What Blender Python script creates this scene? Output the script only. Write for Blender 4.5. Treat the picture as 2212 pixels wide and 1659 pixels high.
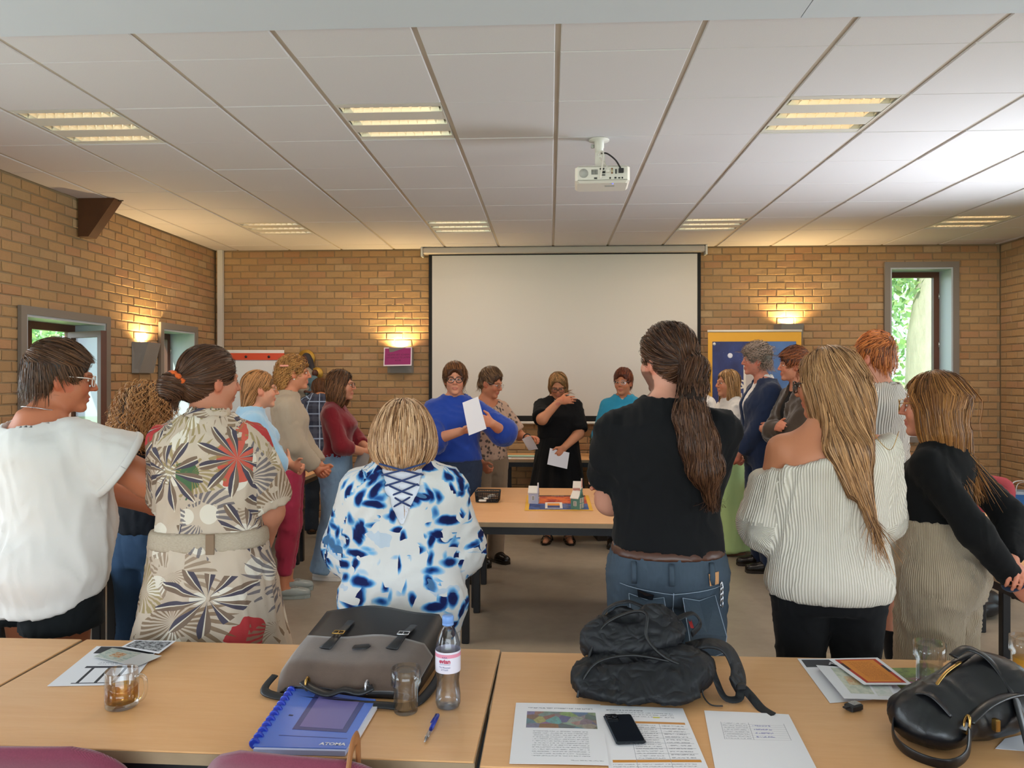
import bpy, bmesh, math, random
import numpy as np
from mathutils import Vector, Matrix, Euler

for o in list(bpy.data.objects):
    bpy.data.objects.remove(o)
SC = bpy.context.scene
COL = SC.collection
R = math.radians
PI = math.pi
random.seed(4)
RNG = np.random.default_rng(4)

# ------------------------------------------------------------------ camera
cam_d = bpy.data.cameras.new('camera')
cam_d.sensor_fit = 'HORIZONTAL'
cam_d.sensor_width = 36.0
cam_d.lens = 36.0 * 1635.0 / 2212.0
cam_d.shift_y = -14.5 / 2212.0
cam_d.clip_start = 0.05
cam_d.clip_end = 200
cam = bpy.data.objects.new('camera', cam_d)
COL.objects.link(cam)
cam.location = (0, 0, 1.6)
cam.rotation_euler = (R(90), 0, 0.05)
SC.camera = cam

# ------------------------------------------------------------------ view
vs = SC.view_settings
vs.view_transform = 'Standard'
vs.look = 'None'
vs.gamma = 1.0
vs.use_curve_mapping = False
vs.exposure = 0.32
SC.cycles.max_bounces = 8
SC.cycles.diffuse_bounces = 4
SC.cycles.glossy_bounces = 3
SC.cycles.transmission_bounces = 6
SC.cycles.transparent_max_bounces = 40
SC.cycles.caustics_reflective = False
SC.cycles.caustics_refractive = False
SC.cycles.sample_clamp_indirect = 6.0
SC.cycles.adaptive_threshold = 0.035

# ------------------------------------------------------------------ world and daylight
W = bpy.data.worlds.new('sky')
SC.world = W
W.use_nodes = True
_n = W.node_tree.nodes
_bg = _n['Background']
_bg.inputs['Color'].default_value = (0.72, 0.86, 1.0, 1)
_bg.inputs['Strength'].default_value = 3.0

sun_d = bpy.data.lights.new('sun', 'SUN')
sun_d.energy = 9.0
sun_d.angle = R(1.0)
sun_d.color = (1.0, 0.95, 0.86)
sun = bpy.data.objects.new('sun', sun_d)
COL.objects.link(sun)
sun.rotation_euler = (R(38), 0, R(-28))


def area(name, loc, rot, sx, sy, power, color):
    d = bpy.data.lights.new(name, 'AREA')
    d.shape = 'RECTANGLE'
    d.size = sx
    d.size_y = sy
    d.energy = power
    d.color = color
    o = bpy.data.objects.new(name, d)
    COL.objects.link(o)
    o.location = loc
    o.rotation_euler = rot
    return o


# daylight standing in each window opening of the room (left wall, right wall, garden side behind the camera)
DAY = (0.85, 0.93, 1.0)
for _nm, _l, _r, _a, _b in (('portal_window_left', (-3.99, 5.83, 1.45), (0, R(-90), 0), 1.25, 1.0),
                            ('portal_window_left_niche', (-3.99, 7.62, 1.45), (0, R(-90), 0), 1.25, 0.7),
                            ('portal_window_back', (4.05, 8.72, 1.85), (R(-90), 0, 0), 0.66, 1.9)):
    area(_nm, _l, _r, _a, _b, 1, DAY).data.cycles.is_portal = True
area('daylight_window_left_front', (-3.98, 2.45, 1.45), (0, R(-90), 0), 1.5, 2.2, 42, DAY)
area('daylight_window_left_rear', (-3.98, -0.70, 1.45), (0, R(-90), 0), 1.5, 1.6, 45, DAY)
area('daylight_window_right_front', (5.06, 1.6, 1.45), (0, R(90), 0), 1.5, 2.2, 60, DAY)
area('daylight_window_rear', (0.5, -2.5, 1.5), (R(90), 0, 0), 5.0, 2.0, 72, DAY)
# lamp at the right window aimed upwards, standing in for daylight bounced off the ground
_l = area('daylight_window_right', (5.06, 5.4, 1.35), (0, 0, 0), 1.4, 1.1, 42, DAY)
_l.rotation_euler = Vector((-2.7, -0.5, 1.75)).to_track_quat('-Z', 'Y').to_euler()
_l.data.spread = R(75)


# ------------------------------------------------------------------ helpers
def tag(o, label=None, cat=None, group=None, kind=None):
    if label: o['label'] = label
    if cat: o['category'] = cat
    if group: o['group'] = group
    if kind: o['kind'] = kind
    return o


def empty(name, loc=(0, 0, 0), rz=0.0, label=None, cat=None, group=None):
    o = bpy.data.objects.new(name, None)
    COL.objects.link(o)
    o.location = loc
    o.rotation_euler = (0, 0, rz)
    o.empty_display_size = 0.1
    return tag(o, label, cat, group)


def link(name, me, parent=None, mat=None):
    o = bpy.data.objects.new(name, me)
    COL.objects.link(o)
    if parent is not None: o.parent = parent
    if mat is not None and len(me.materials) == 0: me.materials.append(mat)
    return o


def np_mesh(name, V, Q, smooth=True):
    """mesh from numpy arrays: V (n,3), Q (m,4) or (m,3)"""
    me = bpy.data.meshes.new(name)
    V = np.ascontiguousarray(V, dtype=np.float32)
    Q = np.ascontiguousarray(Q, dtype=np.int32)
    me.vertices.add(len(V))
    me.vertices.foreach_set('co', V.ravel())
    m, k = Q.shape
    me.loops.add(m * k)
    me.loops.foreach_set('vertex_index', Q.ravel())
    me.polygons.add(m)
    me.polygons.foreach_set('loop_start', np.arange(0, m * k, k, dtype=np.int32))
    me.update(calc_edges=True)
    me.polygons.foreach_set('use_smooth', np.full(m, smooth, dtype=bool))
    return me


class MB:
    """collects simple shapes into one mesh"""
    def __init__(s):
        s.v = []; s.f = []; s.sm = []

    def add(s, vs_, fs, smooth=False):
        b = len(s.v)
        s.v += [tuple(v) for v in vs_]
        s.f += [tuple(i + b for i in f) for f in fs]
        s.sm += [smooth] * len(fs)
        return s

    def box(s, x0, x1, y0, y1, z0, z1, M=None, bev=0.0):
        if bev > 0:
            b = bev
            vs_ = []
            for z, i in ((z0, b), (z0 + b, 0), (z1 - b, 0), (z1, b)):
                xa, xb, ya, yb = x0 + i, x1 - i, y0 + i, y1 - i
                vs_ += [(xa + b, ya, z), (xb - b, ya, z), (xb, ya + b, z), (xb, yb - b, z),
                        (xb - b, yb, z), (xa + b, yb, z), (xa, yb - b, z), (xa, ya + b, z)]
            fs = [tuple(range(7, -1, -1)), tuple(range(24, 32))]
            for k in range(3):
                for i in range(8):
                    j = (i + 1) % 8
                    fs.append((k * 8 + i, k * 8 + j, k * 8 + 8 + j, k * 8 + 8 + i))
        else:
            vs_ = [(x0, y0, z0), (x1, y0, z0), (x1, y1, z0), (x0, y1, z0), (x0, y0, z1), (x1, y0, z1), (x1, y1, z1), (x0, y1, z1)]
            fs = [(0, 3, 2, 1), (4, 5, 6, 7), (0, 1, 5, 4), (1, 2, 6, 5), (2, 3, 7, 6), (3, 0, 4, 7)]
        if M is not None: vs_ = [M @ Vector(v) for v in vs_]
        return s.add(vs_, fs)

    def tube(s, pts, r, n=8, caps=True, flat=None, up=None):
        """round tube through points; r float or list; flat=(a,b) gives a flat section"""
        pts = [Vector(p) for p in pts]
        m = len(pts)
        rs = r if isinstance(r, (list, tuple)) else [r] * m
        vs_ = []
        prev = None
        for i, p in enumerate(pts):
            t = (pts[min(i + 1, m - 1)] - pts[max(i - 1, 0)])
            t = t.normalized() if t.length > 1e-9 else Vector((0, 0, 1))
            if prev is None:
                a = Vector(up) if up is not None else (Vector((0, 0, 1)) if abs(t.z) < 0.9 else Vector((1, 0, 0)))
            else:
                a = prev
            nrm = a - t * a.dot(t)
            if nrm.length < 1e-6: nrm = Vector((1, 0, 0)) - t * t.x
            nrm.normalize()
            prev = nrm
            b = t.cross(nrm)
            for k in range(n):
                ang = 2 * PI * k / n
                if flat: vs_.append(p + b * (math.cos(ang) * flat[0] * rs[i]) + nrm * (math.sin(ang) * flat[1] * rs[i]))
                else: vs_.append(p + (b * math.cos(ang) + nrm * math.sin(ang)) * rs[i])
        fs = []
        for i in range(m - 1):
            for k in range(n):
                j = (k + 1) % n
                fs.append((i * n + k, i * n + j, i * n + n + j, i * n + n + k))
        if caps:
            fs.append(tuple(range(n - 1, -1, -1)))
            fs.append(tuple((m - 1) * n + k for k in range(n)))
        return s.add(vs_, fs, True)

    def lathe(s, prof, n=24, c=(0, 0, 0), fl=None):
        """profile [(r,z)...] around z; fl(k, n) scales radius per angle"""
        vs_ = []
        for (r, z) in prof:
            for k in range(n):
                a = 2 * PI * k / n
                q = r * (fl(k, z) if fl else 1)
                vs_.append((c[0] + q * math.cos(a), c[1] + q * math.sin(a), c[2] + z))
        fs = []
        for i in range(len(prof) - 1):
            for k in range(n):
                j = (k + 1) % n
                fs.append((i * n + k, i * n + j, i * n + n + j, i * n + n + k))
        if prof[0][0] > 1e-6: fs.append(tuple(range(n - 1, -1, -1)))
        if prof[-1][0] > 1e-6: fs.append(tuple((len(prof) - 1) * n + k for k in range(n)))
        return s.add(vs_, fs, True)

    def prism(s, poly, h0, h1, M=None):
        """polygon in xy extruded in z"""
        n = len(poly)
        vs_ = [(x, y, h0) for x, y in poly] + [(x, y, h1) for x, y in poly]
        fs = [tuple(range(n - 1, -1, -1)), tuple(range(n, 2 * n))]
        fs += [(i, (i + 1) % n, n + (i + 1) % n, n + i) for i in range(n)]
        if M is not None: vs_ = [M @ Vector(v) for v in vs_]
        return s.add(vs_, fs)

    def mesh(s, name):
        me = bpy.data.meshes.new(name)
        me.from_pydata(s.v, [], s.f)
        me.polygons.foreach_set('use_smooth', s.sm)
        me.update()
        return me

    def build(s, name, mat=None, parent=None, loc=None, auto=False):
        me = s.mesh(name)
        if mat: me.materials.append(mat)
        o = link(name, me, parent)
        if loc is not None: o.location = loc
        return o


def copy_tree(o, parent=None):
    c = o.copy()
    COL.objects.link(c)
    c.parent = parent
    for ch in list(o.children):
        copy_tree(ch, c)
    return c


def arc(a, b, h, n=10, up=(0, 0, 1)):
    a = Vector(a); b = Vector(b); u = Vector(up)
    return [a.lerp(b, t / n) + u * (h * 4 * (t / n) * (1 - t / n)) for t in range(n + 1)]


def spline(pts, n=8):
    """Catmull-Rom through points"""
    P = [Vector(p) for p in pts]
    out = []
    for i in range(len(P) - 1):
        p0 = P[max(i - 1, 0)]; p1 = P[i]; p2 = P[i + 1]; p3 = P[min(i + 2, len(P) - 1)]
        for k in range(n):
            t = k / n
            out.append(0.5 * ((2 * p1) + (p2 - p0) * t + (2 * p0 - 5 * p1 + 4 * p2 - p3) * t * t + (3 * p1 - p0 - 3 * p2 + p3) * t ** 3))
    out.append(P[-1])
    return out


# ------------------------------------------------------------------ materials
def srgb(h):
    if isinstance(h, str):
        h = h.lstrip('#')
        c = [int(h[i:i + 2], 16) / 255 for i in (0, 2, 4)]
    else:
        c = list(h)
    return tuple((x / 12.92 if x <= 0.04045 else ((x + 0.055) / 1.055) ** 2.4) for x in c)


class NT:
    """small node-tree helper"""
    def __init__(s, name):
        s.m = bpy.data.materials.new(name)
        s.m.use_nodes = True
        s.t = s.m.node_tree
        s.b = s.t.nodes['Principled BSDF']
        s.out = s.t.nodes['Material Output']

    def n(s, typ, **kw):
        nd = s.t.nodes.new(typ)
        for k, v in kw.items():
            if k.startswith('i_'):
                key = k[2:]
                key = int(key) if key.isdigit() else key.replace('_', ' ')
                s.set(nd.inputs[key], v)
            else:
                setattr(nd, k, v)
        return nd

    def set(s, inp, v):
        if hasattr(v, 'is_output') or isinstance(v, bpy.types.NodeSocket):
            s.t.links.new(v, inp)
        else:
            if isinstance(v, tuple) and len(v) == 3 and inp.type == 'RGBA': v = (*v, 1)
            inp.default_value = v

    def math(s, op, a, b=0.0, c=0.0, clamp=False):
        nd = s.t.nodes.new('ShaderNodeMath')
        nd.operation = op
        nd.use_clamp = clamp
        s.set(nd.inputs[0], a); s.set(nd.inputs[1], b); s.set(nd.inputs[2], c)
        return nd.outputs[0]

    def mix(s, fac, a, b, blend='MIX'):
        nd = s.t.nodes.new('ShaderNodeMix')
        nd.data_type = 'RGBA'
        nd.blend_type = blend
        s.set(nd.inputs[0], fac); s.set(nd.inputs[6], a); s.set(nd.inputs[7], b)
        return nd.outputs[2]

    def ramp(s, fac, stops, interp='LINEAR'):
        nd = s.t.nodes.new('ShaderNodeValToRGB')
        cr = nd.color_ramp
        cr.interpolation = interp
        while len(cr.elements) < len(stops): cr.elements.new(0.5)
        for e, (p, c) in zip(cr.elements, stops):
            e.position = p
            e.color = (*c, 1) if len(c) == 3 else c
        s.set(nd.inputs[0], fac)
        return nd.outputs[0]

    def coord(s, kind='Object', scale=None, rot=None):
        if kind == 'attr':
            nd = s.n('ShaderNodeAttribute', attribute_name='gc')
            o = nd.outputs['Vector']
        else:
            nd = s.t.nodes.new('ShaderNodeTexCoord')
            o = nd.outputs[kind]
        if scale is not None or rot is not None:
            mp = s.t.nodes.new('ShaderNodeMapping')
            s.t.links.new(o, mp.inputs[0])
            if scale is not None: mp.inputs['Scale'].default_value = scale if isinstance(scale, tuple) else (scale,) * 3
            if rot is not None: mp.inputs['Rotation'].default_value = rot
            o = mp.outputs[0]
        return o

    def noise(s, vec, scale, detail=3.0, rough=0.5, dist=0.0, out=0):
        nd = s.n('ShaderNodeTexNoise', i_Scale=scale, i_Detail=detail, i_Roughness=rough, i_Distortion=dist)
        if vec is not None: s.t.links.new(vec, nd.inputs['Vector'])
        return nd.outputs[out]

    def wave(s, vec, scale, axis='X', dist=0.0, dscale=1.0, detail=1.0, prof='SIN'):
        nd = s.n('ShaderNodeTexWave', wave_type='BANDS', bands_direction=axis, wave_profile=prof)
        nd.inputs['Scale'].default_value = scale
        nd.inputs['Distortion'].default_value = dist
        nd.inputs['Detail'].default_value = detail
        nd.inputs['Detail Scale'].default_value = dscale
        s.t.links.new(vec, nd.inputs['Vector'])
        return nd.outputs[1]

    def voro(s, vec, scale, feature='F1', rnd=1.0):
        nd = s.n('ShaderNodeTexVoronoi', feature=feature)
        nd.inputs['Scale'].default_value = scale
        nd.inputs['Randomness'].default_value = rnd
        s.t.links.new(vec, nd.inputs['Vector'])
        return nd

    def bump(s, h, strength=0.3, dist=0.01):
        nd = s.n('ShaderNodeBump', i_Strength=strength, i_Distance=dist)
        s.t.links.new(h, nd.inputs['Height'])
        s.t.links.new(nd.outputs[0], s.b.inputs['Normal'])

    def bump2(s, h1, s1, d1, h2, s2, d2):
        a = s.n('ShaderNodeBump', i_Strength=s1, i_Distance=d1)
        s.t.links.new(h1, a.inputs['Height'])
        b = s.n('ShaderNodeBump', i_Strength=s2, i_Distance=d2)
        s.t.links.new(h2, b.inputs['Height'])
        s.t.links.new(a.outputs[0], b.inputs['Normal'])
        s.t.links.new(b.outputs[0], s.b.inputs['Normal'])

    def crease(s, scale=7.0, stretch=(1, 1, .55), rot=(0, .5, 0)):
        """soft drapery relief"""
        n = s.noise(s.coord('Object', stretch, rot), scale, 1.5, .45, .9)
        return s.math('ABSOLUTE', s.math('SUBTRACT', n, .5))

    def sep(s, vec):
        nd = s.t.nodes.new('ShaderNodeSeparateXYZ')
        s.t.links.new(vec, nd.inputs[0])
        return nd.outputs

    def col(s, c):
        s.set(s.b.inputs['Base Color'], c)
        return s

    def p(s, **kw):
        for k, v in kw.items():
            s.set(s.b.inputs[k.replace('_', ' ')], v)
        return s


def plain(name, c, rough=0.5, metal=0.0, spec=None, var=0.0, vscale=8.0, bump=0.0, bscale=60.0, **kw):
    t = NT(name)
    c = srgb(c)
    if var > 0:
        nz = t.noise(t.coord('Object'), vscale, 4.0)
        t.col(t.mix(nz, tuple(x * (1 - var) for x in c), tuple(min(1, x * (1 + var)) for x in c)))
    else:
        t.col(c)
    t.p(Roughness=rough, Metallic=metal)
    if spec is not None: t.b.inputs['Specular IOR Level'].default_value = spec
    if bump > 0:
        t.bump(t.noise(t.coord('Object'), bscale, 3.0), bump, 0.004)
    t.p(**kw)
    return t.m


def emit(name, c, strength):
    t = NT(name)
    t.col((0, 0, 0))
    t.p(Emission_Color=(*srgb(c), 1), Emission_Strength=strength)
    return t.m


def glass(name, c=(1, 1, 1), edge=(.94, .955, .955), gloss=.55):
    """thin clear vessel wall: see-through face on, tinted and reflective towards its edges"""
    t = NT(name)
    lw = t.n('ShaderNodeLayerWeight')
    lw.inputs[0].default_value = .35
    tr = t.n('ShaderNodeBsdfTransparent')
    t.set(tr.inputs[0], t.mix(lw.outputs['Facing'], c, edge))
    gl = t.n('ShaderNodeBsdfGlossy')
    gl.inputs['Roughness'].default_value = .02
    mx = t.n('ShaderNodeMixShader')
    t.set(mx.inputs[0], t.math('MULTIPLY_ADD', lw.outputs['Fresnel'], gloss, .03, True))
    t.t.links.new(tr.outputs[0], mx.inputs[1])
    t.t.links.new(gl.outputs[0], mx.inputs[2])
    t.t.links.new(mx.outputs[0], t.out.inputs[0])
    return t.m


def thin_glass(name, tint=(0.93, 0.97, 0.95), gloss=0.10):
    """window pane or lens: mostly see-through with a soft reflection"""
    t = NT(name)
    tr = t.n('ShaderNodeBsdfTransparent')
    tr.inputs[0].default_value = (*tint, 1)
    gl = t.n('ShaderNodeBsdfGlossy')
    gl.inputs['Roughness'].default_value = 0.03
    mx = t.n('ShaderNodeMixShader')
    mx.inputs[0].default_value = gloss
    t.t.links.new(tr.outputs[0], mx.inputs[1])
    t.t.links.new(gl.outputs[0], mx.inputs[2])
    t.t.links.new(mx.outputs[0], t.out.inputs[0])
    return t.m


def text_mesh(txt, size, mat, name='lettering', align='LEFT', bold=0.0, extrude=0.0):
    cu = bpy.data.curves.new('text_source', 'FONT')
    cu.body = txt
    cu.size = size
    cu.align_x = align
    cu.align_y = 'CENTER'
    cu.resolution_u = 2
    cu.offset = bold
    cu.extrude = extrude
    ob = bpy.data.objects.new('text_source', cu)
    COL.objects.link(ob)
    dg = bpy.context.evaluated_depsgraph_get()
    me = bpy.data.meshes.new_from_object(ob.evaluated_get(dg))
    bpy.data.objects.remove(ob)
    bpy.data.curves.remove(cu)
    me.name = name
    me.materials.clear()
    me.materials.append(mat)
    return me


def text(txt, size, mat, parent, loc, rot=(0, 0, 0), name='lettering', align='CENTER', bold=0.0, sx=1.0, extrude=0.0):
    o = link(name, text_mesh(txt, size, mat, name, align, bold, extrude), parent)
    o.location = loc
    o.rotation_euler = rot
    o.scale = (sx, 1, 1)
    return o

# ================================================================== THE ROOM
XL, XR, YB, YF, ZC = -3.83, 4.90, 8.50, -2.40, 3.05

# ---- brick material: colour comes from each brick, grain and relief from noise
_t = NT('brick')
_at = _t.n('ShaderNodeAttribute', attribute_name='bc')
_oi = _t.n('ShaderNodeObjectInfo')
_co = _t.coord('Object')
_nz = _t.noise(_co, 22.0, 5.0, 0.65)
_nz2 = _t.noise(_co, 140.0, 2.0)
_c = _t.mix(_t.math('MULTIPLY', _nz, 0.75), _at.outputs['Color'], (0.30, 0.185, 0.085))
_c = _t.mix(_t.math('MULTIPLY', _nz2, 0.25), _c, (0.52, 0.40, 0.25))
_t.col(_c)
_t.p(Roughness=0.93, Specular_IOR_Level=0.2)
_t.bump(_t.math('ADD', _t.math('MULTIPLY', _nz, 1.0), _t.math('MULTIPLY', _nz2, 0.35)), 0.55, 0.006)
M_BRICK = _t.m
_t = NT('mortar')
_t.col(_t.mix(_t.noise(_t.coord('Object'), 9.0, 4.0), srgb('9c8566'), srgb('8a755a')))
_t.p(Roughness=0.95)
_t.bump(_t.noise(_t.coord('Object'), 160.0, 2.0), 0.3, 0.003)
M_MORTAR = _t.m

BRICK_COLS = [srgb(c) for c in ('b48c5a', 'ae8656', 'b8925f', 'aa8050', 'b28656', 'ba9766', 'ac8058', 'b07e56', 'b48a62', 'a48054', 'b69264', 'ae895c', 'a8744e', 'bd9f7c')]
BL, BH, MJ = 0.186, 0.066, 0.012            # brick length, height, joint
MODX, MODZ = BL + MJ, BH + MJ


def brick_block(rg, L=BL, H=BH, proud=0.008):
    """one brick face with a rough arris; local x along wall, z up, -y towards the room"""
    j = lambda a: rg.uniform(-a, a)
    e = 0.005
    back = [(0, 0, 0), (L, 0, 0), (L, 0, H), (0, 0, H)]
    mid = [(x + j(.002), -proud * 0.55, z + j(.002)) for x, _, z in back]
    fr = [(e + j(.003), -proud + j(.0025), e + j(.002)), (L - e + j(.003), -proud + j(.0025), e + j(.002)),
          (L - e + j(.003), -proud + j(.0025), H - e + j(.002)), (e + j(.003), -proud + j(.0025), H - e + j(.002))]
    v = back + mid + fr
    f = []
    for k in (0, 4):
        for i in range(4):
            n = (i + 1) % 4
            f.append((k + i, k + n, k + 4 + n, k + 4 + i))
    f.append((8, 9, 10, 11))
    return v, f


def brick_colour(rg):
    r = rg.random()
    if r < 0.03: return BRICK_COLS[-1]
    if r < 0.12: return BRICK_COLS[-2]
    c = BRICK_COLS[rg.randrange(len(BRICK_COLS) - 2)]
    k = rg.uniform(0.88, 1.08)
    return (c[0] * k * .95, c[1] * k * .93, c[2] * k * 1.08)


_rg = random.Random(11)
BRICK_MESHES = {}
for kind, L in (('full', BL), ('half', BL / 2 - MJ / 2)):
    BRICK_MESHES[kind] = []
    for i in range(14):
        v, f = brick_block(_rg, L)
        me = bpy.data.meshes.new('brick_' + kind)
        me.from_pydata(v, [], f)
        ca = me.color_attributes.new('bc', 'FLOAT_COLOR', 'POINT')
        c = brick_colour(_rg)
        ca.data.foreach_set('color', list((*c, 1.0)) * len(v))
        me.materials.append(M_BRICK)
        BRICK_MESHES[kind].append(me)


def brick_wall(wall, length, M, holes, show):
    """bricks in running bond on a wall face; M places local (x along, z up); show(x,z) -> rank of bricks to keep as single parts"""
    rg = random.Random(int(length * 1000))
    cells = []
    nz = int(ZC / MODZ) + 1
    for r in range(nz):
        z = r * MODZ + MJ / 2
        if z + BH > ZC + 0.02: break
        x = -(MODX / 2 if r % 2 else 0.0)
        while x < length:
            x0, x1 = max(x, 0.0), min(x + BL, length)
            segs = [(x0, x1)]
            for (a, b, c, d) in holes:
                if z + BH > c and z < d:
                    out = []
                    for (p, q) in segs:
                        if q <= a or p >= b: out.append((p, q))
                        else:
                            if p < a: out.append((p, a))
                            if q > b: out.append((b, q))
                    segs = out
            for (p, q) in segs:
                if q - p > 0.02: cells.append((p, z, q - p))
            x += MODX
    cells.sort(key=lambda c: show(c[0] + c[2] / 2, c[1]))
    V, F, C = [], [], []
    for i, (x, z, L) in enumerate(cells):
        full = abs(L - BL) < 1e-4
        if i < 300 and L > 0.05:
            k = 'full' if L > 0.14 else 'half'
            o = bpy.data.objects.new('brick', BRICK_MESHES[k][rg.randrange(14)])
            COL.objects.link(o)
            o.parent = wall
            s = 1.0 if full else L / (BL if k == 'full' else BL / 2 - MJ / 2)
            o.matrix_local = M @ Matrix.Translation((x, 0, z)) @ Matrix.Diagonal((s, 1, 1, 1))
        else:
            v, f = brick_block(rg, L)
            b = len(V)
            V += [tuple(M @ (Vector(p) + Vector((x, 0, z)))) for p in v]
            F += [tuple(q + b for q in g) for g in f]
            C += list((*brick_colour(rg), 1.0)) * len(v)
    me = bpy.data.meshes.new('brickwork')
    me.from_pydata(V, [], F)
    me.color_attributes.new('bc', 'FLOAT_COLOR', 'POINT').data.foreach_set('color', C)
    me.materials.append(M_BRICK)
    tag(link('brickwork', me, wall), kind='stuff')


def wall_slab(name, length, holes, M, thick=0.30):
    """mortar slab with rectangular openings, local x along, +y behind"""
    xs = sorted({0.0, length} | {h[0] for h in holes} | {h[1] for h in holes})
    mb = MB()
    for a, b in zip(xs[:-1], xs[1:]):
        zs = [(0.0, ZC + 0.25)]
        for (p, q, c, d) in holes:
            if a >= p - 1e-6 and b <= q + 1e-6:
                zs = [w for z0, z1 in zs for w in ((z0, c), (d, z1)) if w[1] - w[0] > 1e-4]
        for z0, z1 in zs: mb.box(a, b, 0, thick, z0, z1, M)
    return tag(mb.build(name, M_MORTAR), kind='structure')


# wall placement matrices (local x along wall, -y into the room)
M_BACK = Matrix.Translation((XL, YB + 0.012, 0))
M_LEFT = Matrix.Translation((XL - 0.012, YF, 0)) @ Matrix.Rotation(R(90), 4, 'Z')
M_RIGHT = Matrix.Translation((XR + 0.012, YB, 0)) @ Matrix.Rotation(R(-90), 4, 'Z')
BACK_HOLES = [(3.72 - XL, 4.39 - XL, 0.95, 2.80)]
LEFT_HOLES = [(5.33 - YF, 6.32 - YF, 0.85, 2.06), (7.29 - YF, 7.95 - YF, 0.85, 2.08), (1.35 - YF, 3.55 - YF, 0.75, 2.2), (-1.5 - YF, 0.1 - YF, 0.75, 2.2)]
RIGHT_HOLES = [(YB - 6.15, YB - 4.65, 0.75, 2.2), (YB - 2.7, YB - 0.5, 0.75, 2.2)]
wall_back = wall_slab('wall_back', XR - XL, BACK_HOLES, M_BACK)
wall_left = wall_slab('wall_left', YB - YF, LEFT_HOLES, M_LEFT)
wall_right = wall_slab('wall_right', YB - YF, RIGHT_HOLES, M_RIGHT)
brick_wall(wall_back, XR - XL, M_BACK, BACK_HOLES, lambda x, z: (0 if (z > 1.75 and (x < 2.38 or x > 5.55)) else 5) + abs(z - 2.4) + (3 if x < 0.1 else 0))
brick_wall(wall_left, YB - YF, M_LEFT, LEFT_HOLES, lambda x, z: (0 if (z > 1.6 and x + YF > 4.6) else 9) + abs(x + YF - 5.6))
brick_wall(wall_right, YB - YF, M_RIGHT, RIGHT_HOLES, lambda x, z: x)
# wall behind the camera with a wide garden window
mb = MB()
mb.box(XL, -2.0, YF - 0.3, YF, 0, ZC + .2); mb.box(3.0, XR, YF - 0.3, YF, 0, ZC + .2)
mb.box(-2.0, 3.0, YF - 0.3, YF, 2.5, ZC + .2); mb.box(-2.0, 3.0, YF - 0.3, YF, 0, 0.5)
tag(mb.build('wall_front', plain('plaster_white', 'd9d4cc', 0.9)), kind='structure')

for _x, _n in ((XL - .31, 'left'), (XR + .012, 'right')):
    tag(MB().box(_x, _x + .30, YB, YB + .32, 0, ZC + .25).build('wall_corner_' + _n, M_MORTAR), kind='structure')

# ---- floor: polished concrete
_t = NT('concrete_floor')
_co = _t.coord('Object')
_n1 = _t.noise(_co, 0.9, 6.0, 0.6, 0.6)
_n2 = _t.noise(_co, 7.0, 6.0, 0.65)
_c = _t.mix(_n1, srgb('928778'), srgb('ab9f8e'))
_c = _t.mix(_t.math('MULTIPLY', _n2, 0.5), _c, srgb('7f7566'))
_t.col(_c)
_t.p(Roughness=_t.math('MULTIPLY_ADD', _n2, 0.25, 0.26), Specular_IOR_Level=0.45)
_t.bump(_n2, 0.05, 0.004)
tag(MB().box(XL - .3, XR + .3, YF - .3, YB + .3, -0.12, 0.0).build('floor', _t.m), kind='structure')

# ---- ceiling
_t = NT('ceiling_tile')
_co = _t.coord('Object')
_n = _t.noise(_co, 260.0, 2.0)
_t.col(_t.mix(_n, srgb('d2cdd1'), srgb('c7c2c6')))
_t.p(Roughness=0.95)
_t.bump(_n, 0.15, 0.002)
M_TILE = _t.m
M_RUNNER = plain('ceiling_runner', 'b5a99d', 0.5)
M_PLASTER = plain('ceiling_plaster', 'c6cad4', 0.9, var=0.03, vscale=2.0)
mb = MB()
mb.box(XL - .3, XR + .3, 3.09, YB + .3, ZC + 0.03, ZC + 0.25)
ceiling = tag(mb.build('ceiling', plain('ceiling_deck', '6f6a66', 0.9)), kind='structure')
mb = MB()
mb.box(XL - .3, 1.0, 2.35, 3.085, ZC - 0.012, ZC + 0.25)
mb.box(1.004, XR + .3, 2.35, 3.085, ZC - 0.012, ZC + 0.25)
mb.box(XL - .3, XR + .3, YF - .3, 2.346, ZC - 0.02, ZC + 0.25)
mb.build('plaster_bulkhead', M_PLASTER, ceiling)
X0, Y0, T = 0.035, 3.38, 0.60
LAMPS = [(k, j) for j in (1, 6) for k in (-5, -2, 2, 6)]
TW = T - 0.024
tile_cache = {}
for k in range(-7, 9):
    for j in range(-1, 9):
        xa, xb = max(X0 + k * T + .012, XL + .002), min(X0 + k * T + T - .012, XR - .002)
        ya, yb = max(Y0 + j * T + .002, 3.088), min(Y0 + j * T + T - .002, YB - .002)
        if xb - xa < 0.03 or yb - ya < 0.03 or (k, j) in LAMPS: continue
        key = (round(xb - xa, 3), round(yb - ya, 3))
        if key not in tile_cache:
            w, d = xb - xa, yb - ya
            e = 0.004
            m_ = MB()
            m_.add([(0, 0, .028), (w, 0, .028), (w, d, .028), (0, d, .028), (0, 0, e), (w, 0, e), (w, d, e), (0, d, e),
                    (e, e, 0), (w - e, e, 0), (w - e, d - e, 0), (e, d - e, 0)],
                   [(0, 4, 5, 1), (1, 5, 6, 2), (2, 6, 7, 3), (3, 7, 4, 0), (4, 8, 9, 5), (5, 9, 10, 6), (6, 10, 11, 7), (7, 11, 8, 4), (8, 11, 10, 9)])
            me = m_.mesh('ceiling_tile')
            me.materials.append(M_TILE)
            tile_cache[key] = me
        o = link('ceiling_tile', tile_cache[key], ceiling)
        o.location = (xa, ya, ZC + random.uniform(-.001, .0015))
        o.rotation_euler = (random.uniform(-.0015, .0015), random.uniform(-.0015, .0015), 0)
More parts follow.
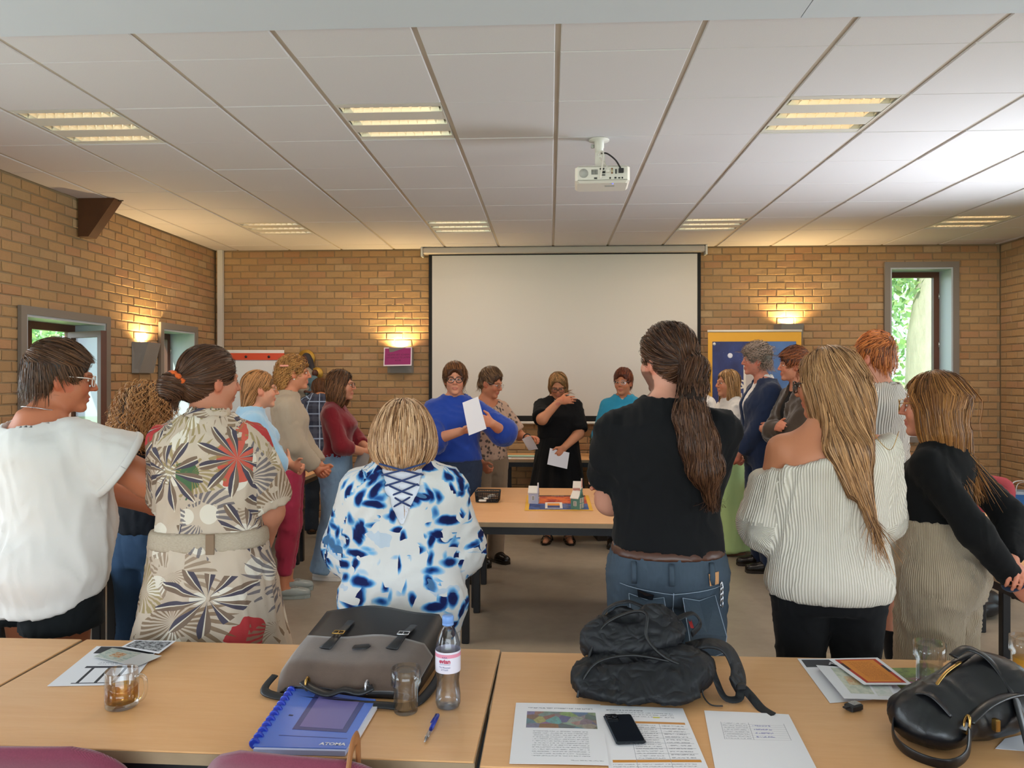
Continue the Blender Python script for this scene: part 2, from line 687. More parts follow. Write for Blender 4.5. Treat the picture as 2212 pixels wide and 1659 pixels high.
for k in range(-6, 9):
    x = X0 + k * T
    mb = MB().box(x - .0115, x + .0115, 3.088, YB - .002, ZC + 0.007, ZC + 0.03)
    mb.build('runner', M_RUNNER, ceiling)

# ---- ceiling lamps: recessed trays with three louvred tubes
M_TRAY = plain('lamp_tray', 'cfcac4', 0.45)
M_TRAYD = plain('lamp_recess', '6a6258', 0.5)
M_LOUV = plain('lamp_louvre', 'e2d9c8', 0.35, 0.7)
M_TUBE = emit('lamp_tube', (1.0, 0.86, 0.66), 9.0)


LOUV = []


def make_lamp():
    t = empty('ceiling_lamp')
    a, b = .014, TW + .010
    mb = MB()
    mb.box(a, b, .004, .014, 0, .06); mb.box(a, b, .586, .596, 0, .06)
    mb.box(a, a + .008, .014, .586, 0, .06); mb.box(b - .008, b, .014, .586, 0, .06)
    mb.box(a, b, .004, .596, .06, .064)
    mb.build('frame', M_TRAY, t)
    for i in range(3):
        yc = .095 + i * .205
        w = .040
        mb = MB()
        n = 8
        pr = [(yc + w * math.cos(PI * q / n), .004 + .05 * math.sin(PI * q / n)) for q in range(n + 1)]
        vs_ = [(x, y, z) for x in (a + .010, b - .010) for y, z in pr]
        mb.add(vs_, [(q, q + 1, n + 2 + q, n + 1 + q) for q in range(n)], True)
        rf = mb.build('reflector', M_LOUV, t)
        MB().tube([(a + .06, yc, .034), (b - .06, yc, .034)], .012, 8).build('tube', M_TUBE, rf)
        if not LOUV:
            LOUV.append(MB().add([(0, -w * .95, .003), (0, w * .95, .003), (.006, w * .7, .030), (.006, -w * .7, .030)], [(0, 1, 2, 3)]).mesh('louvre'))
            LOUV[0].materials.append(M_LOUV)
        for q in range(11):
            link('louvre', LOUV[0], rf).location = (a + .02 + q * (b - a - .04) / 10, yc, 0)
    for i in range(2):
        yc = .1975 + i * .205
        MB().box(a + .008, b - .008, yc - .062, yc + .062, .002, .008).build('panel', M_TRAY, t)
    for yc, w in ((.034, .020), (.566, .020)):
        MB().box(a + .008, b - .008, yc - w, yc + w, .002, .008).build('panel', M_TRAY, t)
    return t


_lab = {(-5, 1): 'louvred ceiling lamp nearest the left edge of the picture', (-2, 1): 'lit louvred ceiling lamp left of the projector in the near row',
        (2, 1): 'lit louvred ceiling lamp right of the projector in the near row', (6, 1): 'louvred ceiling lamp of the near row by the right wall',
        (-5, 6): 'small louvred ceiling lamp in the far row by the left wall', (-2, 6): 'far-row louvred ceiling lamp above the left end of the projection screen',
        (2, 6): 'far-row louvred ceiling lamp above the right end of the projection screen', (6, 6): 'far-row louvred ceiling lamp above the back window'}
lamp0 = make_lamp()
for i, (k, j) in enumerate(LAMPS):
    o = lamp0 if i == 0 else copy_tree(lamp0)
    o.location = (X0 + k * T, Y0 + j * T, ZC + 0.002)
    tag(o, _lab[(k, j)], 'ceiling lamp', 'louvred ceiling lamps')
    d = bpy.data.lights.new('lamp_light', 'AREA')
    d.shape = 'SQUARE'; d.size = 0.5; d.energy = 7.0; d.color = (1.0, 0.84, 0.66)
    l = bpy.data.objects.new('lamp_light', d)
    COL.objects.link(l)
    l.parent = o
    l.location = (.3, .3, -.004)

# ---- windows
M_FRAME = plain('window_casing', '7a726b', 0.5)
M_REVEAL = plain('window_reveal', 'aeb6be', 0.35)
M_WOOD = plain('window_wood', '5a3524', 0.45, var=.2)
M_PANE = thin_glass('window_pane')


def window(name, M, w, z0, z1, wood=True, sash=None, depth=0.30, sill=True):
    """deep-set window: grey casing on the wall, reveal boards, wooden frame with pane at the back; local x along wall, +y out"""
    mb = MB()
    c = .062
    for (a, b, p, q) in ((-c, 0, z0 - c, z1 + c), (w, w + c, z0 - c, z1 + c), (0, w, z1, z1 + c), (0, w, z0 - c, z0)):
        mb.box(a, b, -.028, .0, p, q, M)
    root = tag(mb.build(name, M_FRAME), kind='structure')
    mb = MB()
    mb.box(-.0, .018, -.02, depth, z0, z1, M); mb.box(w - .018, w, -.02, depth, z0, z1, M)
    mb.box(.018, w - .018, -.02, depth, z1 - .018, z1, M); mb.box(.018, w - .018, -.02, depth, z0, z0 + .018, M)
    mb.build('window_reveal', M_REVEAL, root)
    d0, d1, fr = depth - .06, depth - .005, .06
    a, b, p, q = .018, w - .018, z0 + .018, z1 - .018
    mb = MB()
    mb.box(a, a + fr, d0, d1, p, q, M); mb.box(b - fr, b, d0, d1, p, q, M)
    mb.box(a + fr, b - fr, d0, d1, q - fr, q, M); mb.box(a + fr, b - fr, d0, d1, p, p + fr, M)
    f = mb.build('window_frame', M_WOOD, root)
    if sash == 'open':
        mid = a + (b - a) * 0.40
        mb = MB().box(mid - .03, mid + .03, d0, d1, p + fr, q - fr, M)
        mb.build('mullion', M_WOOD, root)
        MB().box(a + fr, mid - .03, d0 + .025, d0 + .031, p + fr, q - fr, M).build('pane', M_PANE, root)
        L = (b - fr) - (mid + .03)
        S = M @ Matrix.Translation((b - fr, d0, 0)) @ Matrix.Rotation(R(180 + 62), 4, 'Z')
        mb = MB()
        for (x0_, x1_, z0_, z1_) in ((0, .05, p + fr, q - fr), (L - .05, L, p + fr, q - fr), (.05, L - .05, q - fr - .05, q - fr), (.05, L - .05, p + fr, p + fr + .05)):
            mb.box(x0_, x1_, -.025, .025, z0_, z1_, S)
        sa = mb.build('sash', M_WOOD, root)
        MB().box(.05, L - .05, -.004, .004, p + fr + .05, q - fr - .05, S).build('pane', M_PANE, sa)
    else:
        MB().box(a + fr, b - fr, d0 + .025, d0 + .031, p + fr, q - fr, M).build('pane', M_PANE, root)
        for hz in (.25, .55, .85):
            zz = p + (q - p) * hz
            MB().tube([M @ Vector((b - .004, d0 - .006, zz - .03)), M @ Vector((b - .004, d0 - .006, zz + .03))], .008, 6).build('hinge', plain('hinge_metal', 'c9c9c9', .3, .9) if 'hinge_metal' not in bpy.data.materials else bpy.data.materials['hinge_metal'], f)
    return root


window('window_1', Matrix.Translation((3.72, YB, 0)), .67, .95, 2.80)
ML = Matrix.Translation((XL, 0, 0)) @ Matrix.Rotation(R(90), 4, 'Z')
window('window_2', ML @ Matrix.Translation((5.33, 0, 0)), .99, .85, 2.06, sash='open')
window('window_3', ML @ Matrix.Translation((7.29, 0, 0)), .66, .85, 2.08)
window('window_4', ML @ Matrix.Translation((1.35, 0, 0)), 2.2, .75, 2.2)
window('window_5', ML @ Matrix.Translation((-1.5, 0, 0)), 1.6, .75, 2.2)
MR = Matrix.Translation((XR, 0, 0)) @ Matrix.Rotation(R(-90), 4, 'Z')
window('window_6', MR @ Matrix.Translation((-6.15, 0, 0)), 1.5, .75, 2.2)
window('window_7', MR @ Matrix.Translation((-2.7, 0, 0)), 2.2, .75, 2.2)

# ---- white trunking in the left corner
tag(MB().box(-3.785, -3.725, YB - .055, YB - .012, 0, ZC).build('trim_1', plain('trunking', 'cbc6bf', .5)), kind='structure')

# ---- wooden corbel under the ceiling on the left wall
t = empty('roof_beam_end', (XL + .012, 5.95, 2.74), 0, 'dark wooden tapered beam end under the ceiling on the left wall', 'beam')
M_TIMBER = plain('dark_timber', '55341e', .6, var=.35, vscale=9.0, bump=.15, bscale=30.0)
mb = MB()
prof = [(0, 0), (.085, 0), (.30, .30), (.30, .312), (0, .312)]
mb.add([(x, y, z) for y in (0, .11) for x, z in prof],
       [(4, 3, 2, 1, 0), (5, 6, 7, 8, 9)] + [(i, (i + 1) % 5, 5 + (i + 1) % 5, 5 + i) for i in range(5)])
mb.build('beam', M_TIMBER, t)
MB().box(.302, .345, .05, .058, .296, .303).build('bolt', plain('iron', '2a2520', .5, .7), t)

# ---- garden outside
M_GRASS = plain('lawn', '7f9a58', .95, var=.35, vscale=1.5)
tag(MB().box(-40, 40, -40, 60, -.6, -.35).build('ground_lawn', M_GRASS), 'sunlit green lawn outside the windows', 'lawn', kind='structure')
_t = NT('leaf')
_at = _t.n('ShaderNodeAttribute', attribute_name='lc')
_t.col(_at.outputs['Color'])
_t.p(Roughness=.5, Transmission_Weight=0.0, Subsurface_Weight=0.0)
_tr = _t.n('ShaderNodeBsdfTranslucent')
_t.t.links.new(_at.outputs['Color'], _tr.inputs[0])
_mx = _t.n('ShaderNodeMixShader'); _mx.inputs[0].default_value = .45
_t.t.links.new(_t.b.outputs[0], _mx.inputs[1]); _t.t.links.new(_tr.outputs[0], _mx.inputs[2])
_t.t.links.new(_mx.outputs[0], _t.out.inputs[0])
M_LEAF = _t.m
_t = NT('bark')
_n = _t.noise(_t.coord('Object', (1, 1, .25)), 9.0, 6.0, .7)
_t.col(_t.mix(_n, srgb('7c7a6a'), srgb('b3b19c')))
_t.p(Roughness=.95)
_t.bump(_n, .8, .03)
M_BARK = _t.m


def tree(loc, label, trunk, crown, n, leaf, seed):
    """trunk = list of (point, radius); crown = list of (centre, radii)"""
    rg = np.random.default_rng(seed)
    t = empty('tree', loc, 0, label, 'tree', 'garden trees outside the windows')
    MB().tube([p for p, r in trunk], [r for p, r in trunk], 14).build('trunk', M_BARK, t)
    cs = rg.integers(0, len(crown), n)
    d = rg.normal(size=(n, 3)); d /= np.linalg.norm(d, axis=1)[:, None]
    rr = rg.uniform(.35, 1.05, n)[:, None]
    C = np.array([c for c, r in crown])[cs]; S = np.array([r for c, r in crown])[cs]
    P = C + d * S * rr
    u = rg.normal(size=(n, 3)); u /= np.linalg.norm(u, axis=1)[:, None]
    v = np.cross(u, rg.normal(size=(n, 3))); v /= np.linalg.norm(v, axis=1)[:, None]
    sz = rg.uniform(.6, 1.3, n)[:, None] * leaf
    V = np.stack([P - u * sz, P + v * sz * .45, P + u * sz, P - v * sz * .45], 1).reshape(-1, 3)
    me = np_mesh('foliage', V, np.arange(4 * n).reshape(-1, 4), False)
    base = np.array([srgb('b4cf90'), srgb('93bd7c'), srgb('d6e6ac'), srgb('7fae74'), srgb('c6e0b8')])
    cc = base[rg.integers(0, 5, n)] * rg.uniform(.7, 1.15, n)[:, None]
    cc = np.repeat(np.concatenate([cc, np.ones((n, 1))], 1), 4, 0)
    me.color_attributes.new('lc', 'FLOAT_COLOR', 'POINT').data.foreach_set('color', cc.astype(np.float32).ravel())
    me.materials.append(M_LEAF)
    tag(link('foliage', me, t), kind='stuff')


tree((5.92, 12.0, -.4), 'broad grey tree trunk with bright leaves seen through the tall back window',
     [((.05, 0, 0), .62), ((0, 0, 1.6), .42), ((-.02, 0, 2.6), .36), ((.12, .1, 3.8), .26), ((.3, .2, 5.5), .2)],
     [((-.9, 1.6, 3.4), (1.0, .7, 1.6)), ((-.7, .3, 4.2), (.9, .6, 1.2)), ((.4, .3, 4.9), (1.6, 1.0, 1.0)), ((-1.0, 2.4, 1.9), (.9, .6, 1.2))], 9000, .075, 3)
tree((3.9, 17.0, -.4), 'distant leafy tree filling the left half of the back window view',
     [((0, 0, 0), .3), ((0, 0, 3), .2), ((.2, 0, 5), .1)], [((0, 0, 3.2), (2.6, 1.6, 3.0)), ((2.6, 1, 3.4), (2.4, 1.6, 3.0))], 9000, .13, 5)
tree((-9.2, 11.6, -.4), 'bright leafy tree seen through the open left window',
     [((0, 0, 0), .25), ((0, 0, 2.5), .18), ((.1, 0, 4.5), .08)], [((0, 0, 2.6), (1.9, 1.9, 2.2)), ((-.9, 1.0, 1.6), (1.6, 1.4, 1.4))], 11000, .10, 7)
tree((-15.5, 17.5, -.4), 'far leafy tree behind the bright tree outside the left window',
     [((0, 0, 0), .25), ((0, 0, 2.5), .18), ((.1, 0, 4.5), .08)], [((0, 0, 3.0), (3.0, 3.0, 2.8))], 8000, .13, 8)

# ================================================================== FURNITURE AND FITTINGS
def wood_laminate(name, c1, c2, axis='X'):
    t = NT(name)
    sc = (1.2, 14, 1) if axis == 'X' else (14, 1.2, 1)
    n1 = t.noise(t.coord('Object', sc), 3.0, 6.0, .62, .4)
    n2 = t.noise(t.coord('Object', tuple(q * 5 for q in sc)), 4.0, 3.0)
    c = t.mix(n1, srgb(c1), srgb(c2))
    c = t.mix(t.math('MULTIPLY', n2, .22), c, srgb('b07a48'))
    t.col(c)
    t.p(Roughness=.36, Specular_IOR_Level=.45)
    return t.m


M_BEECH = wood_laminate('beech_laminate', 'd89c66', 'e8b884')
M_BEECHY = wood_laminate('beech_laminate_lengthwise', 'd89c66', 'e8b884', 'Y')
M_EDGE = plain('beech_edge', 'e0bd8a', .5)
M_EDGE_SHADED = plain('edge_band', '9a8266', .55, var=.12, vscale=30.0)  # beech edge with its shadow put into the colour as grey-brown
M_BLACKM = plain('black_steel', '15161a', .42)


def table(label, x0, x1, y0, y1, rz=0.0, zt=.74, along='X', frame=True, legs=(1, 1, 1, 1)):
    w, d = x1 - x0, y1 - y0
    t = empty('table', (x0, y0, 0), rz, label, 'table', 'beech meeting tables')
    MB().box(0, w, 0, d, zt - .030, zt, bev=.0015).build('tabletop', M_BEECH if along == 'X' else M_BEECHY, t)
    mb = MB()
    for a, b, c, e in ((0, w, -.002, .0), (0, w, d, d + .002), (-.002, 0, 0, d), (w, w + .002, 0, d)):
        mb.box(a, b, c, e, zt - .0295, zt - .003)
    mb.build('edge_band', M_EDGE_SHADED, t)
    i = .03
    for nm, (a, b, c, e) in (('apron', (i, w - i, i, i + .03)), ('apron', (i, w - i, d - i - .03, d - i)), ('apron', (i, i + .03, i + .03, d - i - .03)), ('apron', (w - i - .03, w - i, i + .03, d - i - .03))):
        MB().box(a, b, c, e, zt - .080, zt - .031).build(nm, M_BLACKM, t)
    for q, (x, y) in enumerate(((i, i), (w - i - .045, i), (i, d - i - .045), (w - i - .045, d - i - .045))):
        if legs[q]: MB().box(x, x + .045, y, y + .045, 0.0, zt - .031, bev=.004).build('leg', M_BLACKM, t)
    return t


table('beech table at the front left with mug and sheets beside it', -2.935, -1.536, 1.712, 2.412, R(0.0))
table('front beech table carrying the briefcase, bottle and blue notebook', -1.532, -.170, 1.712, 2.412, R(-1.1))
table('front beech table carrying the backpack, phone and printed sheets', -.154, 1.238, 1.668, 2.368, R(-.2))
table('front beech table at the right edge under the black handbag', 1.246, 2.646, 1.680, 2.380, R(0))
table('middle beech table, near half with the poster edge', -.560, .840, 4.490, 5.188, R(-1))
table('middle beech table, far half with the black basket', -.575, .825, 5.194, 5.894, R(-1))
table('beech side table against the back wall under the screen', -.500, .900, 7.780, 8.440, 0, .755)
table('beech table of the left row nearest the white T-shirt', -2.80, -2.11, 2.46, 3.58, 0, .74, 'Y')
table('beech table of the left row beside the curly-haired woman', -2.80, -2.11, 3.60, 5.00, 0, .74, 'Y')
table('beech table of the left row beside the red trousers', -2.80, -2.11, 5.02, 6.42, 0, .74, 'Y')
table('farthest beech table of the left row near the flip chart', -2.80, -2.11, 6.44, 7.50, 0, .74, 'Y')
table('beech table of the right row behind the corduroy trousers', 1.94, 2.64, 3.10, 4.50, 0, .74, 'Y')
table('beech table of the right row beside the brown jacket', 2.06, 2.76, 4.85, 6.25, 0, .74, 'Y')
table('farthest beech table of the right row in front of the banner', 2.00, 2.70, 6.28, 7.68, 0, .74, 'Y')

# ---- chairs
_t = NT('burgundy_felt')
_w = _t.wave(_t.coord('Object', None, (0, .9, .4)), 260.0, 'X', .6)
_n = _t.noise(_t.coord('Object'), 320.0, 2.0)
_t.col(_t.mix(_t.math('MULTIPLY', _t.math('ADD', _w, _n), .5), srgb('5e2032'), srgb('8c3a52')))
_t.p(Roughness=.95, Sheen_Weight=.4)
_t.bump(_w, .3, .002)
M_FELT = _t.m
M_PINKCH = plain('faded_red_felt', 'a94650', .9, bump=.2, bscale=300.0, var=.08)


def chair_pad(name, rows, mat, parent, th=.035):
    """padded shell from section rows: each row a list of points; thickness along the normal approximated by offset"""
    A = np.array(rows, float)
    n, m, _ = A.shape
    du = np.gradient(A, axis=1); dv = np.gradient(A, axis=0)
    N = np.cross(du, dv); N /= np.linalg.norm(N, axis=2)[..., None] + 1e-9
    u = np.linspace(-1, 1, m)[None, :]; v = np.linspace(-1, 1, n)[:, None]
    pr = np.clip(1 - np.maximum(np.abs(u), np.abs(v)) ** 8, 0, 1)[..., None] ** .5
    P = np.concatenate([(A + N * th * .5 * (.25 + .75 * pr)).reshape(-1, 3), (A - N * th * .5 * (.25 + .75 * pr)).reshape(-1, 3)])
    Q = []
    f = lambda i, j, s: s * n * m + i * m + j
    for i in range(n - 1):
        for j in range(m - 1):
            Q.append((f(i, j, 0), f(i, j + 1, 0), f(i + 1, j + 1, 0), f(i + 1, j, 0)))
            Q.append((f(i, j, 1), f(i + 1, j, 1), f(i + 1, j + 1, 1), f(i, j + 1, 1)))
    for i in range(n - 1):
        Q.append((f(i, 0, 0), f(i + 1, 0, 0), f(i + 1, 0, 1), f(i, 0, 1))); Q.append((f(i, m - 1, 1), f(i + 1, m - 1, 1), f(i + 1, m - 1, 0), f(i, m - 1, 0)))
    for j in range(m - 1):
        Q.append((f(0, j, 1), f(0, j + 1, 1), f(0, j + 1, 0), f(0, j, 0))); Q.append((f(n - 1, j, 0), f(n - 1, j + 1, 0), f(n - 1, j + 1, 1), f(n - 1, j, 1)))
    me = np_mesh(name, P, np.array(Q))
    me.materials.append(mat)
    return link(name, me, parent)


def make_chair(mat, ztop=.84):
    """stacking chair facing +y: upholstered seat and back on a black tube frame"""
    t = empty('conference_chair')
    seat = [[(x, y, .455 - .012 * math.cos(x * 6) + .02 * max(0, (y - .12)) * -1) for x in np.linspace(-.225 + .02 * (abs(y) > .19), .225 - .02 * (abs(y) > .19), 9)] for y in np.linspace(-.21, .22, 9)]
    chair_pad('seat', seat, mat, t, .05)
    back = []
    for i, z in enumerate(np.linspace(.52, ztop, 19)):
        f = i / 18
        w = .20 + .028 * math.sin(f * PI * .9)
        if f > .72: w -= .10 * (1 - math.sqrt(max(0, 1 - ((f - .72) / .281) ** 2)))
        if f < .2: w -= .05 * (1 - math.sqrt(max(0, 1 - ((.2 - f) / .2) ** 2)))
        back.append([(x, -.235 - .10 * f - .035 * (1 - (x / .23) ** 2) + .035, z - .012 * (x / .2) ** 2 * (f > .6)) for x in np.linspace(-w, w, 15)])
    chair_pad('backrest', back, mat, t, .034)
    for sx in (-1, 1):
        MB().tube(spline([(sx * .22, .20, .0), (sx * .205, .17, .25), (sx * .195, .13, .425)], 4), .011, 8).build('leg', M_BLACKM, t)
        MB().tube(spline([(sx * .22, -.26, .0), (sx * .205, -.20, .25), (sx * .195, -.17, .425)], 4), .011, 8).build('leg', M_BLACKM, t)
        MB().tube(spline([(sx * .19, -.10, .425), (sx * .185, -.215, .44), (sx * .18, -.268, .56), (sx * .17, -.30, .70)], 5), .010, 8).build('back_support', M_BLACKM, t)
    mb = MB()
    mb.tube([(-.195, .13, .425), (.195, .13, .425)], .010, 8); mb.tube([(-.195, -.17, .425), (.195, -.17, .425)], .010, 8)
    mb.tube([(-.195, .13, .425), (-.195, -.17, .425)], .010, 8); mb.tube([(.195, .13, .425), (.195, -.17, .425)], .010, 8)
    mb.build('seat_frame', M_BLACKM, t)
    return t


ch0 = make_chair(M_FELT, .812)
CH = [(-1.15, 1.89, 2, 'burgundy felt chair at the bottom left corner of the picture'), (-.50, 1.88, -7, 'burgundy felt chair with a tan strap over its back'),
      (.70, 1.83, 4, 'burgundy felt chair whose top edge shows below the handbag'),
      (-3.12, 6.1, -88, 'burgundy chair behind the left table row by the red trousers'), (-3.12, 4.4, -92, 'burgundy chair behind the left table row by the curly-haired woman'),
      (-3.12, 3.0, -90, 'burgundy chair behind the left table row next to the white T-shirt')]
for i, (x, y, a, lab) in enumerate(CH):
    c = ch0 if i == 0 else copy_tree(ch0)
    c.location = (x, y, 0)
    c.rotation_euler = (0, 0, R(a))
    tag(c, lab, 'chair', 'burgundy conference chairs')
c = make_chair(M_PINKCH, .86)
c.location = (3.02, 5.75, 0); c.rotation_euler = (0, 0, R(112))
tag(c, 'faded red chair behind the right table row near the shopping bags', 'chair')

# tan strap of a bag hung over the second chair
t = empty('shoulder_bag', (-.44, 1.505, 0), 0, 'tan leather bag hanging by its strap from a burgundy chair back', 'bag')
_tan = plain('tan_leather', 'a2683c', .45, var=.1)
MB().tube(spline([(.03, -.05, .50), (.03, -.02, .72), (.03, .025, .812), (.03, .060, .838), (.03, .095, .815), (.03, .10, .70)], 6), .012, 8, flat=(1.3, .35)).build('strap', _tan, t)
MB().box(-.11, .15, -.11, -.03, .28, .52, bev=.02).build('bag_body', _tan, t)

# ---- projection screen
t = empty('projection_screen', (0, YB, 0), 0, 'wide white roll-down projection screen with black border', 'screen')
_scr = NT('screen_cloth'); _scr.col(srgb('cfc9c2')); _scr.p(Roughness=.85)
MB().box(-1.415, 1.70, -.135, -.030, 2.975, 3.046, bev=.01).build('case', plain('screen_case', 'b5aca4', .4), t)
mb = MB()
mb.box(-1.435, -1.415, -.14, -.025, 2.945, 3.048); mb.box(1.70, 1.72, -.14, -.025, 2.945, 3.048)
mb.build('case_end', plain('screen_case_end', 'd5d2cc', .4), t)
MB().box(-1.318, 1.622, -.0722, -.0705, 1.172, 2.962).build('canvas', _scr.m, t)
mb = MB()
mb.box(-1.356, -1.318, -.0724, -.0706, 1.112, 2.985); mb.box(1.622, 1.660, -.0724, -.0706, 1.112, 2.985)
mb.box(-1.318, 1.622, -.0724, -.0706, 1.112, 1.172); mb.box(-1.318, 1.622, -.0724, -.0706, 2.962, 2.985)
mb.build('border', plain('screen_black', '0c0c0e', .8), t)
mb = MB().tube([(-1.385, -.072, 1.094), (1.690, -.072, 1.094)], .016, 10)
mb.build('bottom_bar', plain('screen_bar', 'd8d3cc', .35), t)

# ---- projector
t = empty('projector', (.315, 4.62, ZC), R(-1.5), 'white ceiling projector with ports and dangling cables', 'projector')
M_PROJ = plain('projector_white', 'd9d4ce', .4)
M_PORT = plain('port_black', '1b1a1c', .5)
M_PGREY = plain('projector_grey', 'a9a8a6', .6)
mb = MB().lathe([(.0, 0), (.062, -.001), (.062, -.008), (.03, -.012), (.030, -.05), (.026, -.055), (.026, -.085)], 24)
mt = mb.build('ceiling_mount', M_PROJ, t)
mt.location = (-.015, 0.02, 0)
MB().lathe([(0, -.012), (.010, -.01), (.010, .01), (0, .012)], 8).build('clamp_screw', M_PGREY, t, loc=(-.055, .02, -.04))
mb = MB().box(-.04, .02, .0, .05, -.17, -.085); mb.box(-.13, .13, -.02, .09, -.185, -.172)
mb.build('bracket', M_PROJ, t)
MB().box(-.162, .162, -.10, .13, -.292, -.187, bev=.014).build('body', M_PROJ, t)
mb = MB().box(-.150, .150, -.1055, -.099, -.278, -.198, bev=.003)
pan = mb.build('port_panel', M_PROJ, t)
mb = MB()
mb.tube([(-.112, -.1045, -.237), (-.112, -.1075, -.237)], .027, 20); mb.build('speaker_grille', M_PGREY, pan)
for a in range(6):
    for b in range(4):
        MB().box(-.066 + a * .0064, -.0615 + a * .0064, -.1072, -.1050, -.222 - b * .0075, -.2168 - b * .0075).build('vent_slot', M_PORT, pan)
for (a, b, c, d) in ((-.008, .016, -.240, -.226), (-.008, .016, -.252, -.246), (-.05, -.032, -.272, -.263), (.07, .082, -.272, -.262), (.092, .104, -.272, -.264), (.112, .121, -.272, -.263), (.075, .083, -.243, -.215)):
    MB().box(a, b, -.1075, -.1050, c, d).build('port', M_PORT, pan)
for x, z, c in ((.056, -.214, '8a5a30'), (.056, -.226, 'cbb48a'), (.056, -.238, '8a5a30'), (.045, -.268, '1b1a1c'), (-.012, -.213, '1b1a1c'), (.006, -.213, '1b1a1c')):
    MB().tube([(x, -.1050, z), (x, -.1095, z)], .0052, 10).build('socket', plain('socket_' + c, c, .4), pan)
MB().box(.094, .124, -.128, -.1050, -.240, -.215, bev=.002).build('power_plug', M_PORT, t)
MB().tube(spline([(.0, .0, -.09), (.03, -.03, -.10), (.075, -.09, -.155), (.100, -.118, -.205), (.108, -.118, -.222)], 6), .005, 8).build('power_cable', M_PORT, t)
MB().tube(spline([(-.022, .0, -.10), (-.010, -.03, -.088), (.006, -.05, -.10), (.0, -.10, -.18), (-.010, -.115, -.255), (-.013, -.108, -.266)], 6), .0055, 8).build('white_cable', M_PROJ, t)
MB().tube(spline([(-.012, -.01, -.12), (.010, -.06, -.16), (.030, -.11, -.21), (.032, -.106, -.224)], 6), .005, 8).build('white_cable', M_PROJ, t)
MB().box(.02, .042, -.118, -.1050, -.237, -.220, bev=.002).build('cable_plug', M_PROJ, t)
MB().box(.02, .075, -.03, .0, -.2935, -.290).build('label_plate', M_PGREY, t)
MB().tube([(.062, -.07, -.2925), (.062, -.07, -.2945)], .004, 8).build('status_light', emit('status_blue', (.25, .3, 1.0), 3.0), t)

# ---- wall lamps: folded grey metal uplighters
M_SCON = plain('sconce_grey', '7d7873', .5)
M_BULB = emit('sconce_bulb', (1.0, .84, .55), 10.0)


def sconce(loc, rz, label, w=.30, power=9.0):
    t = empty('wall_lamp', loc, rz, label, 'wall lamp', 'grey wall uplighters')
    # local -y into the room; top edge deep, bottom shallow
    h, d1, d0 = .285, .13, .045
    o = [(-w / 2, 0, h), (w / 2, 0, h), (w / 2, -d1 * .72, h), (-w / 2 + .05, -d1, h), (-w / 2, 0, 0), (w / 2, 0, 0), (w / 2 - .02, -d0 * .7, 0), (-w / 2 + .04, -d0, 0)]
    s_ = .006
    mb = MB()
    mb.add(o, [(4, 5, 1, 0), (3, 2, 6, 7), (0, 3, 7, 4), (2, 1, 5, 6), (5, 4, 7, 6)])
    i_ = [(x * .95, y * .94 - .002, z + (.006 if z < .1 else 0)) for x, y, z in o]
    mb.add(i_, [(0, 1, 5, 4), (7, 6, 2, 3), (4, 7, 3, 0), (6, 5, 1, 2), (6, 7, 4, 5)])
    mb.add(o[:4] + i_[:4], [(0, 1, 5, 4), (1, 2, 6, 5), (2, 3, 7, 6), (3, 0, 4, 7)])
    mb.build('shade', M_SCON, t)
    MB().tube([(-.06, -.055, h - .06), (.06, -.055, h - .06)], .012, 10).build('bulb', M_BULB, t)
    d = bpy.data.lights.new('sconce_light', 'SPOT')
    d.energy = power; d.color = (1.0, .70, .30); d.spot_size = R(150); d.spot_blend = .6; d.shadow_soft_size = .035
    l = bpy.data.objects.new('sconce_light', d)
    COL.objects.link(l)
    l.parent = t
    l.location = (0, -.060, h - .02)
    l.rotation_euler = (R(180 - 4), 0, 0)
    return t


sconce((XL, 6.93, 1.640), R(90), 'grey folded wall lamp between the two left windows', .34, 42)
sconce((-1.69, YB, 1.648), 0, 'grey wall lamp on the back wall behind the purple notice', .30, 42)
sconce((2.62, YB, 1.90), 0, 'grey wall lamp hidden behind the yellow banner', .30, 38)
# purple notice taped on the back wall lamp
t = empty('notice', (-1.695, YB - .142, 1.735), 0, 'purple printed notice taped to the back wall lamp', 'notice')
t.rotation_euler = (R(-12), R(-1), 0)
MB().box(-.158, .158, -.002, 0, -.008, .205).build('sheet', plain('notice_white', 'd9ccd6', .4), t)
MB().box(-.146, .146, -.0032, -.002, .006, .193).build('print', plain('notice_purple', '8a1c62', .35, var=.06), t)
M_NT = plain('notice_ink', '4a0f3c', .6)
for i, s_ in enumerate(('GELIEVE HET SCHERM', 'UITGEROLD TE LATEN', 'A.U.B.')):
    text(s_, .026, M_NT, t, (.005, -.0038, .118 - i * .032), (R(90), 0, 0))

# ---- flip chart
t = empty('flip_chart', (-3.28, 8.18, 0), R(4), 'white flip chart with orange top bar in the far left corner', 'flip chart')
MB().box(-.36, .36, -.02, .0, .95, 1.90, bev=.004).build('board', plain('board_white', 'd8d6d4', .35), t)
MB().box(-.365, .365, -.035, -.018, 1.79, 1.865).build('clamp_bar', plain('orange_bar', 'c8492a', .4), t)
MB().box(-.33, .33, -.028, -.0205, 1.0, 1.785).build('paper_pad', plain('pad_white', 'd6d5da', .8), t)
for x in (-.27, -.05, .2):
    MB().tube([(x, -.035, 1.825), (x, -.042, 1.825)], .014, 12).build('bolt', M_BLACKM, t)
for x, y in ((-.3, -.12), (.3, -.12), (0, .15)):
    MB().tube([(x * .7, .012, 1.2), (x, y, .0)], .013, 8).build('leg', plain('chart_leg', '9a9a9a', .4, .6) if 'chart_leg' not in bpy.data.materials else bpy.data.materials['chart_leg'], t)


# ================================================================== PEOPLE: distance-field bodies, clothes and hair
V3 = lambda *a: np.array(a, float)


def unit(v):
    v = np.asarray(v, float)
    return v / (np.linalg.norm(v) + 1e-12)


